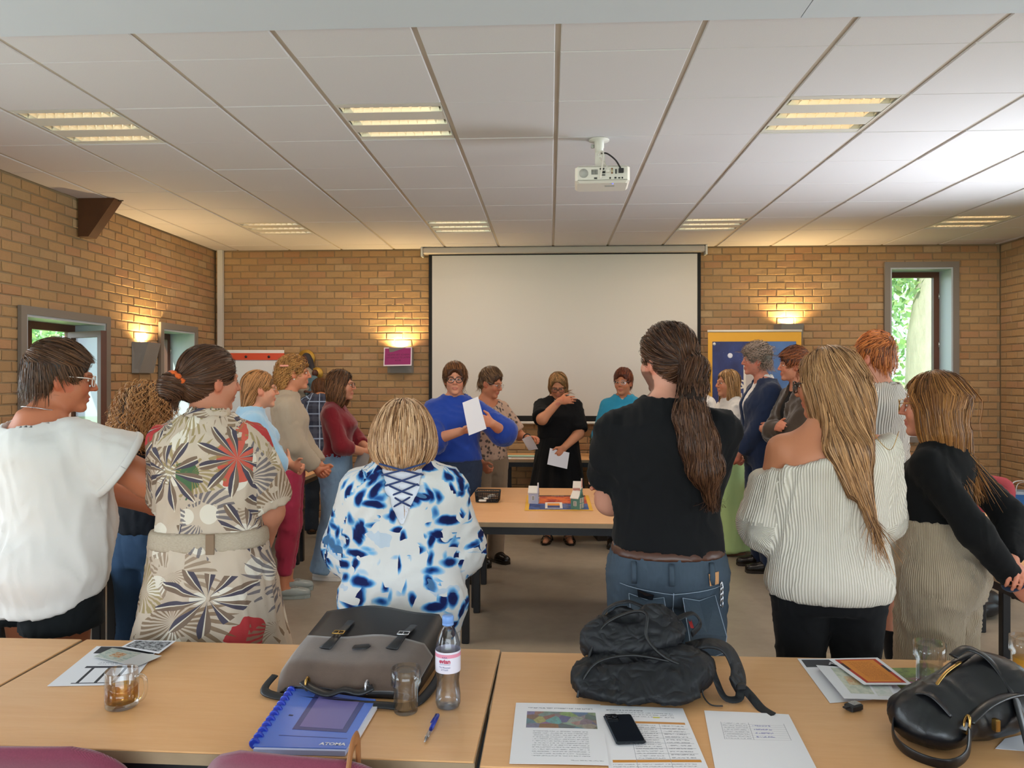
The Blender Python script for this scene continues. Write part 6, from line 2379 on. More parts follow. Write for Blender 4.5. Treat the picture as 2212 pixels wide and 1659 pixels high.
mb.tube([_ta[0] * .7 + _ta[1] * .3 + (_u * math.cos(a) + _v * math.sin(a)) * .033 for a in np.linspace(0, 2 * PI, 21)], .007, 6, caps=False)
mb.build('hair_tie', plain('black_elastic', '141214', .6), p.root)
p.shoes(M_BLACKSHOE)

# 14 --- white blouse half hidden behind the ponytail
p = Person('blonde woman in white blouse mostly hidden behind the ponytail', (1.44, 7.62), 135, H=1.69, near=False, skin='d39c80', face=True)
p.top('white_blouse', M_WHITEC, hem=.95, ease=.024, sleeve=1.8, sl_r=.02, neck=.07, amp=.008, seed=28)
p.trousers(cloth('green_trouser', '4a5a40'), waist=1.0)
p.shoes(M_BLACKSHOE)
p.hair([(p.HE((0, -.018, .034), (.090, .110, .098)), 0), (p.HE((0, -.06, -.07), (.09, .055, .12)), .04)], p.face_cut(ears=False), p.hf(flow_down), ['7a5a34', 'b08a58', 'c9a878'], n=600, length=.13, width=.005, seed=63)

# 15 --- blonde, white blouse, pale green trousers
p = Person('blonde woman in white blouse and long pale green skirt beside the suit', (1.64, 7.02), 100, H=1.67, near=False, skin='cf9474', hyaw=6, R_=dict(w=(.06, .24, 1.02), pole=(1, -.5, -.3)), L_=dict(w=(.06, .24, 1.02), pole=(1, -.5, -.3)))
p.top('white_blouse', M_WHITEC, hem=.99, ease=.020, sleeve=1.7, sl_r=.040, cuff=.01, neck=.072, v=.03, amp=.009, seed=30)
M_GREEN = cloth('pale_green_crepe', 'b7d394')
p.skirt(M_GREEN, [(.035, .235, .20, .21), (.3, .215, .175, .185), (.6, .195, .15, .165), (.85, .190, .13, .15), (.98, .168, .118, .125), (1.05, .150, .108, .105)], name='skirt', amp=.005, wave=(6, .014, .9), seed=9)
p.shoes(plain('violet_shoe', '4a2a5a', .5), plain('tan_sole', '8a5a3c', .6), low=True)
p.hair([(p.HE((0, -.018, .036), (.089, .110, .098)), 0), (p.HE((0, -.070, -.12), (.085, .048, .19)), .04), (p.HE((-.072, -.005, -.14), (.030, .050, .16)), .03), (p.HE((.072, -.005, -.14), (.030, .050, .16)), .03)],
       [(p.HE((0, .10, -.04), (.064, .078, .113)), .012), (p.HE((0, .09, -.18), (.05, .09, .14)), .012)], p.hf(lambda q: np.stack([q[:, 0] * .5, -.1 - q[:, 1] * .6, -.9 + 0 * q[:, 2]], 1)),
       ['6f5230', 'a07c4a', 'c0a06c', 'ceb388'], n=1300, length=.17, width=.0042, steps=8, seed=65, root='6b5030')

# 16 --- navy suit
p = Person('tall man with curly grey hair in navy suit and open white shirt', (1.77, 6.42), 93, H=1.865, near=False, wide=1.06, sh=.176, waist=1.16, chest=1.12, depth=1.1, skin='cf8f7c', hyaw=-4, hoff=(0, .035, 0), jaw=1.04, brow='7a6a58', R_=dict(w=(.06, .17, .87), pole=(.8, -1, 0), hand=(-.7, .25, -.6), palm=(-.6, -.6, 0), curl=42), L_=dict(w=(.05, .19, .88), pole=(.8, -1, 0), hand=(-.5, .5, -.6), palm=(-.6, -.6, 0), curl=42), hands=(1, 1), stance=.11)
M_SUIT = cloth('navy_suiting', '1f2c48', sheen=.2)
p.top('dress_shirt', M_WHITEC, hem=.90, ease=.008, sleeve=.4, neck=.068, v=.07, amp=.002, seed=32)
def _open(F):
    for i in range(8):
        t = i / 7
        F.sub(Ell(p.neck + V3(0, .13, .02 - .36 * t), (.062 * (1 - t) + .014, .10, .05)), .008)
p.top('suit_jacket', M_SUIT, hem=.80, ease=.024, sleeve=1.92, sl_r=.012, neck=.078, neckz=1.45, amp=.006, seed=34, boat=_open, flare=.03, flare_z=1.0)
mb = MB()
for sg in (1, -1):
    n_ = p.neck
    a = [n_ + V3(sg * .075, .03, .03), n_ + V3(sg * .085, .085, -.06), n_ + V3(sg * .05, .135, -.20), n_ + V3(sg * .012, .150, -.33)]
    b = [n_ + V3(sg * .105, .035, .0), n_ + V3(sg * .135, .098, -.10), n_ + V3(sg * .115, .125, -.12), n_ + V3(sg * .02, .152, -.34)]
    th = V3(0, .006, 0)
    vs_ = [tuple(q) for q in a + b] + [tuple(q + th) for q in a + b]
    mb.add(vs_, [(i, i + 1, i + 5, i + 4) for i in range(3)] + [(8 + i, 12 + i, 13 + i, 9 + i) for i in range(3)] + [(i, 8 + i, 9 + i, i + 1) for i in range(3)] + [(4 + i, 5 + i, 13 + i, 12 + i) for i in range(3)])
mb.build('lapel', M_SUIT, p.root)
F = Field()
F.add(Caps(p.neck + V3(0, .0, .0), p.neck + V3(0, .008, .055), .082, .068, cut_a=True, cut_b=True), 0)
F.sub(Caps(p.neck + V3(0, 0, -.03), p.neck + V3(0, .01, .12), .070, .060), .004)
F.sub(Ell(p.neck + V3(0, .11, .02), (.030, .07, .08)), .006)
p.garment('shirt_collar', F, M_WHITEC, h=.009, amp=.001)
p.trousers(M_SUIT, waist=.97, ease=.014, knee=.012, hem_r=.02, seed=17)
p.shoes(M_BLACKSHOE, M_SOLE)
p.short_hair(['6e665c', '9a9084', 'b5aca0', '857b6e'], vol=.026, nape=-.075, n=1300, length=.06, curl=.006, curlf=170, seed=67, topv=.022, width=.0045, up=.08, top=.062, root='5d564c')

# 17 --- young man in brown jacket
p = Person('young man with tousled auburn hair, brown jacket and crossed arms', (1.93, 6.00), 100, H=1.815, near=False, sh=.165, skin='c98e74', hyaw=-16, hoff=(0, .02, 0), R_=dict(w=(-.08, .20, 1.14), pole=(1, -.2, -.7)), L_=dict(w=(-.06, .24, 1.12), pole=(1, -.2, -.7), hand=(-.6, -.6, .1), curl=45), hands=('', 1), jaw=.98)
M_BRJ = cloth('brown_corduroy', '3c3026', sheen=.5)
p.top('dark_shirt', M_BLACK, hem=.9, ease=.006, sleeve=.3, neck=.068, amp=.002)
p.top('brown_jacket', M_BRJ, hem=.88, ease=.026, sleeve=1.85, sl_r=.018, neck=.080, neckz=1.45, amp=.010, freq=10, seed=36, boat=lambda F: [F.sub(Ell(p.neck + V3(0, .14, .02 - .06 * i), (.055 - .004 * i, .10, .05)), .008) for i in range(8)])
F = Field()
F.add(Caps(p.neck + V3(0, .0, -.012), p.neck + V3(0, .004, .045), .100, .078, cut_a=True, cut_b=True), 0)
F.sub(Caps(p.neck + V3(0, 0, -.04), p.neck + V3(0, .01, .12), .085, .066), .004)
F.sub(Ell(p.neck + V3(0, .12, .02), (.045, .08, .08)), .006)
p.garment('jacket_collar', F, M_BRJ, h=.009, amp=.001)
p.trousers(cloth('charcoal_trouser', '3c3c40'), waist=.98, knee=.02, hem_r=.03, ease=.014)
p.shoes(M_BLACKSHOE, M_SOLE)
p.short_hair(['4a2a18', '76472a', '8f5a34', '5c361f'], vol=.022, nape=-.07, n=1200, length=.075, seed=69, topv=.020, width=.0045, curl=.003, curlf=80, fwd=2.5, root='40241a', top=.060)

# 18 --- cream off-shoulder sweater
p = Person('woman with long blonde hair in cream off-shoulder ribbed sweater', (.98, 2.72), -4, H=1.70, wide=1.04, sh=.158, hip=1.0, waist=1.14, chest=1.10, depth=1.10, arm=1.14, skin='c98a68', face=True, hyaw=52, hpitch=-6,
           R_=dict(w=(.0, .26, 1.06), pole=(1, -.3, -.6)), L_=dict(w=(.04, .25, 1.06), pole=(.55, -.30, -.9), hand=(-1, .4, 0)), bust=.03)
M_CREAM = ribbed('cream_rib_knit', 'e6ddcf', 'c2b8a8', 38.0, depth=.7, dist=.004)
p.top('rib_sweater', M_CREAM, hem=.838, ease=.024, sleeve=1.42, sl_r=.028, cuff=.022, neck=.05, neckz=1.6, amp=.012, freq=8, seed=38, flare=.03, flare_z=1.05, boat=lambda F: F.plane((-.32, .05, 1), 1.338, .010))
p.trousers(cloth('black_jeans', '161618', sheen=.03), waist=1.0, ease=.010, amp=.005, seed=19)
for sg in (1, -1):
    mb = MB()
    e, w = p.E[sg], p.Wr[sg]; ax = unit(w - e); u = unit(np.cross(ax, V3(0, 0, 1))); v = np.cross(ax, u)
    for i in range(3):
        c = e + (w - e) * (.28 + .075 * i)
        mb.tube([c + (u * math.cos(a) + v * math.sin(a)) * (.078 - .004 * i) for a in np.linspace(0, 2 * PI, 25)], .013, 7, caps=False)
    mb.build('rolled_cuff', M_CREAM, p.root)
def _curtain(p, x0, x1, yb, zb, xb, r=.05):
    return [(p.HE((0, -.020, .036), (.092, .114, .102)), 0), (p.HE((0, -.062, -.055), (.088, .060, .10)), .05)]
_c1, _c2, _c3 = p.hp(0, -.075, -.06), V3(.035, -.135, 1.34), V3(.075, -.165, 1.18)
p.hair([(p.HE((0, -.020, .036), (.089, .112, .100)), 0), (p.HE((0, -.060, -.050), (.084, .062, .11)), .05), (p.HE((.056, -.01, -.09), (.034, .060, .12)), .04), (p.HE((-.058, .000, -.07), (.028, .055, .11)), .04),
        (Caps(_c1 + V3(-.03, 0, 0), _c2 + V3(-.045, 0, .02), .060, .036), .05), (Caps(_c1 + V3(.02, 0, 0), _c2 + V3(.02, 0, 0), .06, .042), .04), (Caps(_c2 + V3(.01, .0, .02), _c3, .044, .018), .03), (Caps(_c2 + V3(-.04, 0, .03), _c3 + V3(-.05, .01, .05), .034, .012), .03)],
       [(p.HE((-.01, .105, -.045), (.064, .078, .115)), .012), (p.HE((0, .09, -.17), (.06, .09, .10)), .012)],
       lambda P: np.stack([(P[:, 0] - p.hc[0]) * (P[:, 2] > 1.6) * 3 + .10, (P[:, 1] - p.hc[1]) * (P[:, 2] > 1.62) * 3 - .06, -.30 - 0 * P[:, 2]], 1),
       ['453122', '785838', 'a68256', 'cba87a', '5a432e', 'b48e62'], n=6500, length=.20, width=.0028, steps=9, seed=71, root='4f3b26', lift=(-.001, .007), amp=.006, sfreq=45, curl=.0016, curlf=35)
p.glasses(M_DARKFRAME, 'square', .027, .021, thick=.0028)
mb = MB()
mb.tube(spline([V3(.10, -.135, 1.42), V3(.15, -.155, 1.36), V3(.19, -.125, 1.42)], 6), .0012, 4)
mb.build('necklace', M_GOLD, p.root)
p.shoes(M_BLACKSHOE)

# 19 --- red-haired young man
p = Person('tall red-haired young man in grey striped shirt, shorts and black socks', (1.77, 4.20), 35, H=1.83, near=False, sh=.170, skin='d9a28c', hyaw=4, hpitch=-3, R_=dict(w=(.06, .24, 1.02), pole=(1, -.4, -.5)), L_=dict(w=(.06, .24, 1.02), pole=(1, -.4, -.5)), arm=1.05, face=True, feet={1: (.11, 0, 14), -1: (-.10, .05, 14)})
M_STRIPE = pattern_stripe('striped_shirting', 'c4beb6', '716a62', 80.0, .40)
p.top('striped_shirt', M_STRIPE, hem=.80, ease=.032, sleeve=1.6, sl_r=.02, neck=.072, amp=.010, freq=9, seed=40)
F = Field()
F.add(Caps(p.neck + V3(0, .0, -.012), p.neck + V3(0, .004, .040), .098, .074, cut_a=True, cut_b=True), 0)
F.sub(Caps(p.neck + V3(0, 0, -.04), p.neck + V3(0, .01, .12), .085, .064), .004)
F.sub(Ell(p.neck + V3(0, .12, .02), (.045, .08, .08)), .006)
p.garment('collar', F, M_STRIPE, h=.009, amp=.001)
p.trousers(cloth('stone_cotton', 'a89c8a'), waist=.95, hem=.545, ease=.03, hem_r=.035, name='shorts')
M_SOCK = cloth('black_sock', '141416', bump=.4, scale=400)
for sg in (1, -1):
    F = Field()
    an, kn = p.ank[sg], p.knee[sg]
    F.add(Caps(an + V3(0, 0, -.02), an + (kn - an) * .30, .046 * p.k, .050 * p.k, cut_b=True), 0)
    so = p.garment('sock', F, M_SOCK, h=.010, amp=.001)
    text('ska', .034, M_WHITESHOE, so, tuple(an + V3(-.030, -.050, .055)), (R(90), 0, R(-28)), align='CENTER', sx=1.3)
p.shoes(plain('canvas_sneaker', 'b3a48c', .8), M_WHITESHOE, high=.015)
p.short_hair(['7a4420', 'b06a34', 'd08a4a', '965628'], vol=.012, nape=-.070, n=1500, length=.050, seed=73, topv=.020, width=.0040, curl=.002, curlf=60, fwd=1.5, root='6a3a1c')

# 20 --- black top, corduroy trousers, hands behind back
p = Person('woman in black top and beige corduroy trousers holding her wrist behind her back', (1.47, 2.95), 46, H=1.615, wide=1.02, hip=1.14, waist=1.06, chest=1.02, depth=1.12, bust=.045, arm=1.08, leg=1.12, skin='d3957c', hyaw=10, face=True,
           L_=dict(w=(.030, -.27, .925), pole=(1, -.15, .25), hand=(.10, -.75, -.62), palm=(.9, .1, -.2), curl=14, spread=.25), R_=dict(w=(.015, -.245, .985), pole=(1, -.3, .1), hand=(-.95, -.35, -.15), palm=(.0, .3, -1), curl=32), hands=(1, 1))
p.top('black_pullover', cloth('black_knit', '0c0c0d', sheen=.03), hem=1.115, ease=.009, sleeve=1.93, sl_r=.004, neck=.062, neckz=1.47, amp=.004, freq=16, seed=42)
M_CORD = ribbed('beige_corduroy', 'b3a189', '8d7c66', 58.0, depth=.6, dist=.003)
p.trousers(M_CORD, waist=1.125, ease=.016, knee=.03, hem=.05, hem_r=.06, calf=.02, amp=.010, freq=11, seed=21)
p.shoes(M_WHITESHOE)
p.hair([(p.HE((0, -.018, .036), (.092, .113, .102)), 0), (p.HE((0, -.060, -.05), (.090, .058, .115)), .05), (p.HE((.066, -.012, -.07), (.032, .056, .10)), .04), (p.HE((-.066, -.012, -.07), (.032, .056, .10)), .04)] + [(p.HC((.085 * math.sin(a), -.035 - .07 * math.cos(a), -.10), (.093 * math.sin(a) + .012, -.045 - .085 * math.cos(a), -.185 - .025 * math.sin(5 * a)), .024, .004), .02) for a in np.linspace(-1.5, 1.5, 9)],
       [(p.HE((0, .105, -.045), (.064, .078, .115)), .012), (p.HE((0, .09, -.17), (.06, .09, .10)), .012), ],
       p.hf(lambda q: np.stack([q[:, 0] * (q[:, 2] > .0) * 1.5, (q[:, 1]) * (q[:, 2] > .06) * 2 - .02, -.16 + 0 * q[:, 2]], 1)),
       ['4f351d', '77522c', '9c713e', 'b1864e', '624322'], n=4600, length=.20, width=.0028, steps=8, seed=75, root='5a3f25', lift=(-.001, .007), amp=.006, sfreq=45)
p.glasses(M_GOLD, 'round', .027, .025, y=.118, thick=.0014)
mb = MB()
_w = p.Wr[-1]; _ax = unit(p.Wr[-1] - p.E[-1]); _u = unit(np.cross(_ax, V3(0, 0, 1))); _v = np.cross(_ax, _u)
mb.tube([_w + (_u * math.cos(a) + _v * math.sin(a)) * .037 for a in np.linspace(0, 2 * PI, 21)], .009, 6, caps=False)
mb.build('scrunchie', cloth('navy_velvet', '27344e'), p.root)

# ================================================================== THINGS ON THE TABLES AND IN HANDS
def paper_mat(name, blocks, base='e4e2e6', rough=.7):
    """printed sheet: blocks (u0,u1,v0,v1,kind,colour,lines) over sheet coordinates"""
    t = NT(name)
    g = t.coord('attr')
    u, v, _ = t.sep(g)
    c = srgb(base)
    def rng(q, a, b): return t.math('MULTIPLY', t.math('GREATER_THAN', q, a), t.math('LESS_THAN', q, b))
    for bl in blocks:
        u0, u1, v0, v1, kind, col = bl[:6]
        m = t.math('MULTIPLY', rng(u, u0, u1), rng(v, v0, v1))
        if kind == 'text':
            n = bl[6]
            f = t.math('FRACT', t.math('MULTIPLY', t.math('SUBTRACT', v, v0), n / (v1 - v0)))
            ln = rng(f, .30, .68)
            wd = t.noise(t.coord('attr', (1, n / (v1 - v0) * .06, 1)), 46.0, 2.0)
            m = t.math('MULTIPLY', m, t.math('MULTIPLY', ln, t.math('GREATER_THAN', wd, .47)))
            m = t.math('MULTIPLY', m, .75)
        elif kind == 'lines':
            n = bl[6]
            f = t.math('FRACT', t.math('MULTIPLY', t.math('SUBTRACT', v, v0), n / (v1 - v0)))
            m = t.math('MULTIPLY', m, t.math('LESS_THAN', f, .06))
        elif kind == 'photo':
            n1 = t.voro(t.coord('attr', (1, 1.6, 1)), bl[6])
            col2 = n1.outputs['Color']
            hs = t.n('ShaderNodeHueSaturation'); hs.inputs['Saturation'].default_value = .75; hs.inputs['Value'].default_value = .55
            t.t.links.new(col2, hs.inputs['Color'])
            nz = t.noise(g, bl[6] * 3, 5.0, .7)
            pc = t.mix(nz, hs.outputs[0], srgb(col))
            c = t.mix(m, c, pc)
            continue
        elif kind == 'noise':
            nz = t.noise(g, bl[6], 5.0, .7)
            c = t.mix(m, c, t.ramp(nz, [(.42, srgb(col)), (.55, srgb(bl[7]))]))
            continue
        c = t.mix(m, c, srgb(col))
    t.col(c)
    t.p(Roughness=rough)
    return t.m


def sheet_mesh(corners, wav=.0, seed=0, n=8, th=.0007, lift=None):
    """corners bl, br, tr, tl; returns numpy mesh with sheet coordinates"""
    bl, br, tr, tl = [np.array(c, float) for c in corners]
    N = unit(np.cross(br - bl, tl - bl))
    P = []; G = []
    rg = np.random.default_rng(seed)
    a = rg.uniform(0, 6, 4)
    for i in range(n + 1):
        for j in range(n + 1):
            u, v = j / n, i / n
            p = bl * (1 - u) * (1 - v) + br * u * (1 - v) + tr * u * v + tl * (1 - u) * v
            h = wav * (.5 + .5 * math.sin(3 * u + 2 * v + a[0])) + (lift(u, v) if lift else 0)
            P.append(p + N * h); G.append((u, v, 0))
    P = np.array(P); m = len(P)
    V = np.concatenate([P + N * th, P]); G = np.array(G + G)
    Q = []
    f = lambda i, j: i * (n + 1) + j
    for i in range(n):
        for j in range(n):
            q = (f(i, j), f(i, j + 1), f(i + 1, j + 1), f(i + 1, j))
            Q.append(q); Q.append(tuple(x + m for x in reversed(q)))
    bd = [f(0, j) for j in range(n + 1)] + [f(i, n) for i in range(1, n + 1)] + [f(n, j) for j in range(n - 1, -1, -1)] + [f(i, 0) for i in range(n - 1, 0, -1)]
    for k in range(len(bd)):
        x, y = bd[k], bd[(k + 1) % len(bd)]
        Q.append((x, x + m, y + m, y))
    return V, np.array(Q), G


def sheet(name, label, cat, corners, mat, wav=.0, seed=0, group=None, parent=None, lift=None, th=.0007):
    V, Q, G = sheet_mesh(corners, wav, seed, th=th, lift=lift)
    c = V.mean(0)
    me = np_mesh(name, V - c, Q, False)
    set_attr(me, 'gc', G)
    me.materials.append(mat)
    o = link(name, me, parent)
    o.location = c
    return tag(o, label, cat, group)


ZT = .7412
PAPER = plain('white_paper', 'dcdbe2', .7)
PG = 'loose printed papers'
# ---- left table: house drawing, booklet, sleeved card
sheet('paper_sheet', 'white sheet with black line drawing of a house beside the mug', 'paper', [(-1.395, 2.035, 0.741), (-1.169, 2.059, 0.741), (-1.238, 2.345, 0.741), (-1.445, 2.347, 0.741)],
      paper_mat('house_sheet', [(.08, .98, .80, .99, 'fill', '2a2a30'), (.30, .34, .06, .42, 'fill', '26262c'), (.52, .56, .06, .42, 'fill', '26262c'), (.74, .78, .06, .42, 'fill', '26262c'), (.20, .92, .42, .47, 'fill', '3a3a44'), (.25, .9, .045, .065, 'fill', '44444c'), (.32, .6, .50, .58, 'text', '55555c', 2)]), .001, 1, PG)
sheet('booklet', 'white booklet with black and white photograph at the table far edge', 'booklet', [(-1.349, 2.321, 0.748), (-1.204, 2.276, 0.748), (-1.199, 2.375, 0.752), (-1.337, 2.377, 0.752)],
      paper_mat('photo_booklet', [(.06, .94, .12, .92, 'noise', '1a1a1e', 9.0, 'a8a8ac'), (.5, .9, .2, .42, 'text', 'dcdcdc', 3)]), .002, 2, PG)
sheet('card_sleeve', 'small drawing card in a clear sleeve on the house sheet', 'card', [(-1.390, 2.241, 0.746), (-1.218, 2.172, 0.746), (-1.186, 2.260, 0.747), (-1.374, 2.314, 0.747)],
      paper_mat('sleeved_card', [(.0, .62, .05, .95, 'noise', '9fb0a8', 7.0, 'c2c4b8'), (.22, .44, .3, .72, 'noise', 'c07a4c', 12.0, 'c9b89a')], 'c9c8c6', .15), .002, 3, PG)

M_GLASS = glass('clear_glass', (.985, .99, .99))
M_WATER = glass('water', (.97, .98, .985), (.90, .92, .94), .4)


def tumbler(loc, label, r0=.033, r1=.040, h=.115, flut=True, liquid=None, group='drinking glasses', step=.6):
    t = empty('tumbler', loc, 0, label, 'glass', group)
    fl = (lambda k, z: 1 + (.012 * math.cos(k * PI / 2) if .03 < z < h * .9 else 0)) if flut else None
    out = [(0, 0), (r0 * .94, 0), (r0, .004), (r0, h * (step - .03)), (r1, h * (step + .03)), (r1, h)]
    inn = [(r1 - .0022, h), (r1 - .0024, h * (step + .04)), (r0 - .0026, h * (step - .02)), (r0 - .003, .012), (0, .010)]
    MB().lathe(out + inn, 32, fl=fl).build('glass_wall', M_GLASS, t)
    if liquid:
        m, lv = liquid
        rr = r0 - .0022 if lv < h * step else r1 - .0016
        pts = [(0, .0095), (r0 - .0036, .0115), (r0 - .0022, .016)]
        if lv > h * step: pts += [(r0 - .0018, h * (step - .02)), (r1 - .0016, h * (step + .04))]
        pts += [(rr, lv), (0, lv)]
        MB().lathe(pts, 28).build('drink', m, t)
    return t


M_TEA = glass('tea', (.93, .72, .36), (.86, .60, .24), .3)
M_OJ = plain('orange_juice', 'e09a20', .4)
# mug with tea
t = empty('glass_mug', (-1.117, 1.924, 0.741), R(-5), 'glass mug half full of golden tea on the left table', 'mug')
MB().lathe([(0, 0), (.036, 0), (.040, .004), (.041, .02), (.041, .093), (.0395, .095), (.038, .093), (.038, .018), (.036, .014), (0, .013)], 36).build('glass_wall', M_GLASS, t)
MB().lathe([(0, .0126), (.0365, .0145), (.0386, .018), (.0386, .052), (0, .052)], 30).build('tea', M_TEA, t)
MB().tube(spline([(.040, 0, .078), (.055, 0, .083), (.066, 0, .074), (.068, 0, .050), (.062, 0, .030), (.052, 0, .020), (.040, 0, .020)], 5), .0055, 10).build('handle', M_GLASS, t)
tumbler((-0.370, 1.931, 0.741), 'empty ribbed drinking glass beside the water bottle', .031, .0385, .112)
tumbler((1.064, 2.180, 0.741), 'drinking glass with some water on the flower card', .034, .042, .115, liquid=(M_WATER, .045))
tumbler((1.363, 2.241, 0.741), 'glass of orange juice cut by the right edge', .034, .042, .115, liquid=(M_OJ, .055))

# ---- water bottle
t = empty('water_bottle', (-0.265, 1.961, 0.741), R(20), 'small clear plastic water bottle with light blue cap and pink label', 'bottle')
prof = [(0, .004), (.020, .0), (.029, .004), (.0325, .014), (.0325, .036), (.030, .055), (.0285, .070), (.0305, .088), (.0325, .100), (.0325, .150), (.031, .166), (.026, .186), (.018, .204), (.0125, .212), (.0125, .222)]
M_PET = glass('bottle_plastic', (.95, .96, .98), (.72, .75, .82), .5)
MB().lathe(prof, 32).build('bottle_wall', M_PET, t)
MB().lathe([(0, .006), (.027, .006), (.0308, .015), (.0308, .036), (.0284, .055), (.027, .070), (.0288, .088), (.0308, .100), (.0308, .132), (0, .132)], 28).build('water', M_WATER, t)
MB().lathe([(.0133, .214), (.0150, .215), (.0150, .219), (.0142, .220), (.0150, .221), (.0150, .236), (.0135, .239), (0, .239)], 26, fl=lambda k, z: 1 + .012 * (k % 2)).build('cap', plain('cap_blue', '6f94cf', .4), t)
mb = MB()
mb.lathe([(.0329, .098), (.0331, .100), (.0331, .150), (.0329, .152)], 32)
mb.f = [f for f in mb.f if len(f) == 4]; mb.sm = mb.sm[:len(mb.f)]
lb = mb.build('label', plain('label_white', 'd9d3de', .35), t)
mb = MB(); mb.lathe([(.0333, .138), (.0333, .147)], 32); mb.f = [f for f in mb.f if len(f) == 4]; mb.sm = mb.sm[:len(mb.f)]
mb.build('pink_band', plain('label_pink', 'd98aa0', .35), lb)
def bottle_text(s_, size, z, ang, mat, bold=.0):
    me = text_mesh(s_, size, mat, 'lettering', 'CENTER', bold)
    for v in me.vertices:
        a = ang + v.co.x / .0336
        v.co = (.0337 * math.cos(a), .0337 * math.sin(a), z + v.co.y)
    link('lettering', me, lb)
M_LRED = plain('label_red', 'b03050', .5); M_LBLUE = plain('label_blue', '2a3f80', .5)
bottle_text('evian', .015, .130, R(-118), M_LRED, .0006)
bottle_text('^^^', .010, .138, R(-118), M_LBLUE)
bottle_text('natural mineral water', .0035, .1225, R(-118), M_LBLUE)
bottle_text('The Mountain', .0055, .1145, R(-118), M_LBLUE)
bottle_text('of Youth', .0055, .1085, R(-118), M_LBLUE)

# ---- pen
a, b = np.array((-0.282, 1.899, 0.748)), np.array((-0.293, 1.759, 0.746))
t = empty('ballpoint_pen', tuple(a), 0, 'blue ballpoint pen lying beside the water bottle', 'pen')
d = b - a
pt = lambda q: tuple(d * q)
MB().tube([pt(0), pt(.04), pt(.55)], [.004, .0052, .0052], 10).build('barrel', plain('pen_blue', '1e2f8a', .3), t)
MB().tube([pt(.55), pt(.86)], .0050, 10).build('grip', thin_glass('pen_clear', (.8, .82, .9), .2), t)
MB().tube([pt(.86), pt(.97), pt(1.0)], [.005, .002, .0008], 10).build('tip', M_SILVER, t)
MB().tube([tuple(np.array(pt(.03)) + V3(-.004, 0, .004)), tuple(np.array(pt(.36)) + V3(-.006, 0, .004))], .0018, 6).build('clip', plain('pen_clip', '1a2a80', .3), t)

# ---- blue ring-bound notebook
bl, br, tr, tl = [np.array(q) for q in ((-0.680, 1.702, 0.741), (-0.463, 1.702, 0.741), (-0.456, 1.966, 0.741), (-0.697, 2.027, 0.741))]
t = empty('ring_notebook', tuple(bl), 0, 'translucent blue ring notebook lying under the briefcase edge', 'notebook')
up = V3(0, 0, 1)
loc = lambda u, v, z: (bl * (1 - u) * (1 - v) + br * u * (1 - v) + tr * u * v + tl * (1 - u) * v) - bl + up * z
def slab(name, u0, u1, v0, v1, z0, z1, mat, parent):
    P = [loc(u0, v0, z0), loc(u1, v0, z0), loc(u1, v1, z0), loc(u0, v1, z0), loc(u0, v0, z1), loc(u1, v0, z1), loc(u1, v1, z1), loc(u0, v1, z1)]
    return MB().add(P, [(0, 3, 2, 1), (4, 5, 6, 7), (0, 1, 5, 4), (1, 2, 6, 5), (2, 3, 7, 6), (3, 0, 4, 7)]).build(name, mat, parent)
M_NB = plain('notebook_blue', '5878d0', .25)
slab('pages', .02, 1.0, -.03, 1.0, .0005, .012, plain('pages_blue_white', 'b9c0e4', .7), t)
slab('white_insert', .5, 1.05, .05, 1.0, .003, .009, PAPER, t)
slab('cover', .0, 1.0, .0, 1.0, .0122, .0140, M_NB, t)
slab('print_panel', .30, .90, .28, .93, .0140, .0146, plain('panel_dark', '39407c', .3, var=.15, vscale=30), t)
slab('print_panel', .36, .84, .33, .90, .0146, .0150, plain('panel_mauve', '6a62a0', .3), t)
slab('fold_mark', .16, .21, .50, .52, .0140, .0145, plain('mark_dark', '2a3050', .5), t)
slab('fold_line', .20, .95, .17, .18, .0140, .0144, plain('mark_blue', '3a4a90', .5), t)
for i in range(11):
    v = .05 + i * .09
    c = loc(-.005, v, .0125); w = unit(loc(1, v, 0) - loc(0, v, 0)); n_ = unit(np.cross(w, up))
    MB().tube([c + n_ * q for q in (-.003, -.0025, .0025, .003)], [.009, .0125, .0125, .009], 14).build('disc_ring', plain('ring_blue', '2440b8', .25) if 'ring_blue' not in bpy.data.materials else bpy.data.materials['ring_blue'], t)
dx = unit(loc(1, 0, 0) - loc(0, 0, 0))
text('ATOMA', .017, PAPER, t, tuple(loc(.83, .065, .0147)), (0, 0, math.atan2(dx[1], dx[0])), bold=.0006)

# ---- briefcase
bl, br = np.array((-0.750, 2.027, 0.741)), np.array((-0.347, 1.994, 0.741))
t = empty('briefcase', tuple(bl), math.atan2(*(br - bl)[1::-1]), 'black and brown leather briefcase lying on the front table', 'briefcase')
Wd = float(np.linalg.norm(br - bl)); Dp = .33
_t = NT('black_leather'); _n = _t.voro(_t.coord('Object'), 420.0)
_t.col(srgb('17171a')); _t.p(Roughness=.42, Specular_IOR_Level=.5); _t.bump(_n.outputs['Distance'], .12, .001)
M_LEATH = _t.m
_t = NT('brown_suede'); _n = _t.noise(_t.coord('Object'), 14.0, 5.0, .6)
_t.col(_t.mix(_n, srgb('43342b'), srgb('6a5547'))); _t.p(Roughness=.9, Sheen_Weight=.4); _t.bump(_t.noise(_t.coord('Object'), 300.0, 2.0), .2, .001)
M_SUEDE = _t.m
def bag_top(x, y):
    """height of the flap surface above the table: soft wedge rising to the back"""
    u, v = x / Wd, y / Dp
    return .050 + .075 * min(1, max(0, v)) ** .8 + .012 * math.sin(u * PI) + .006 * math.sin(u * 9 + v * 4)
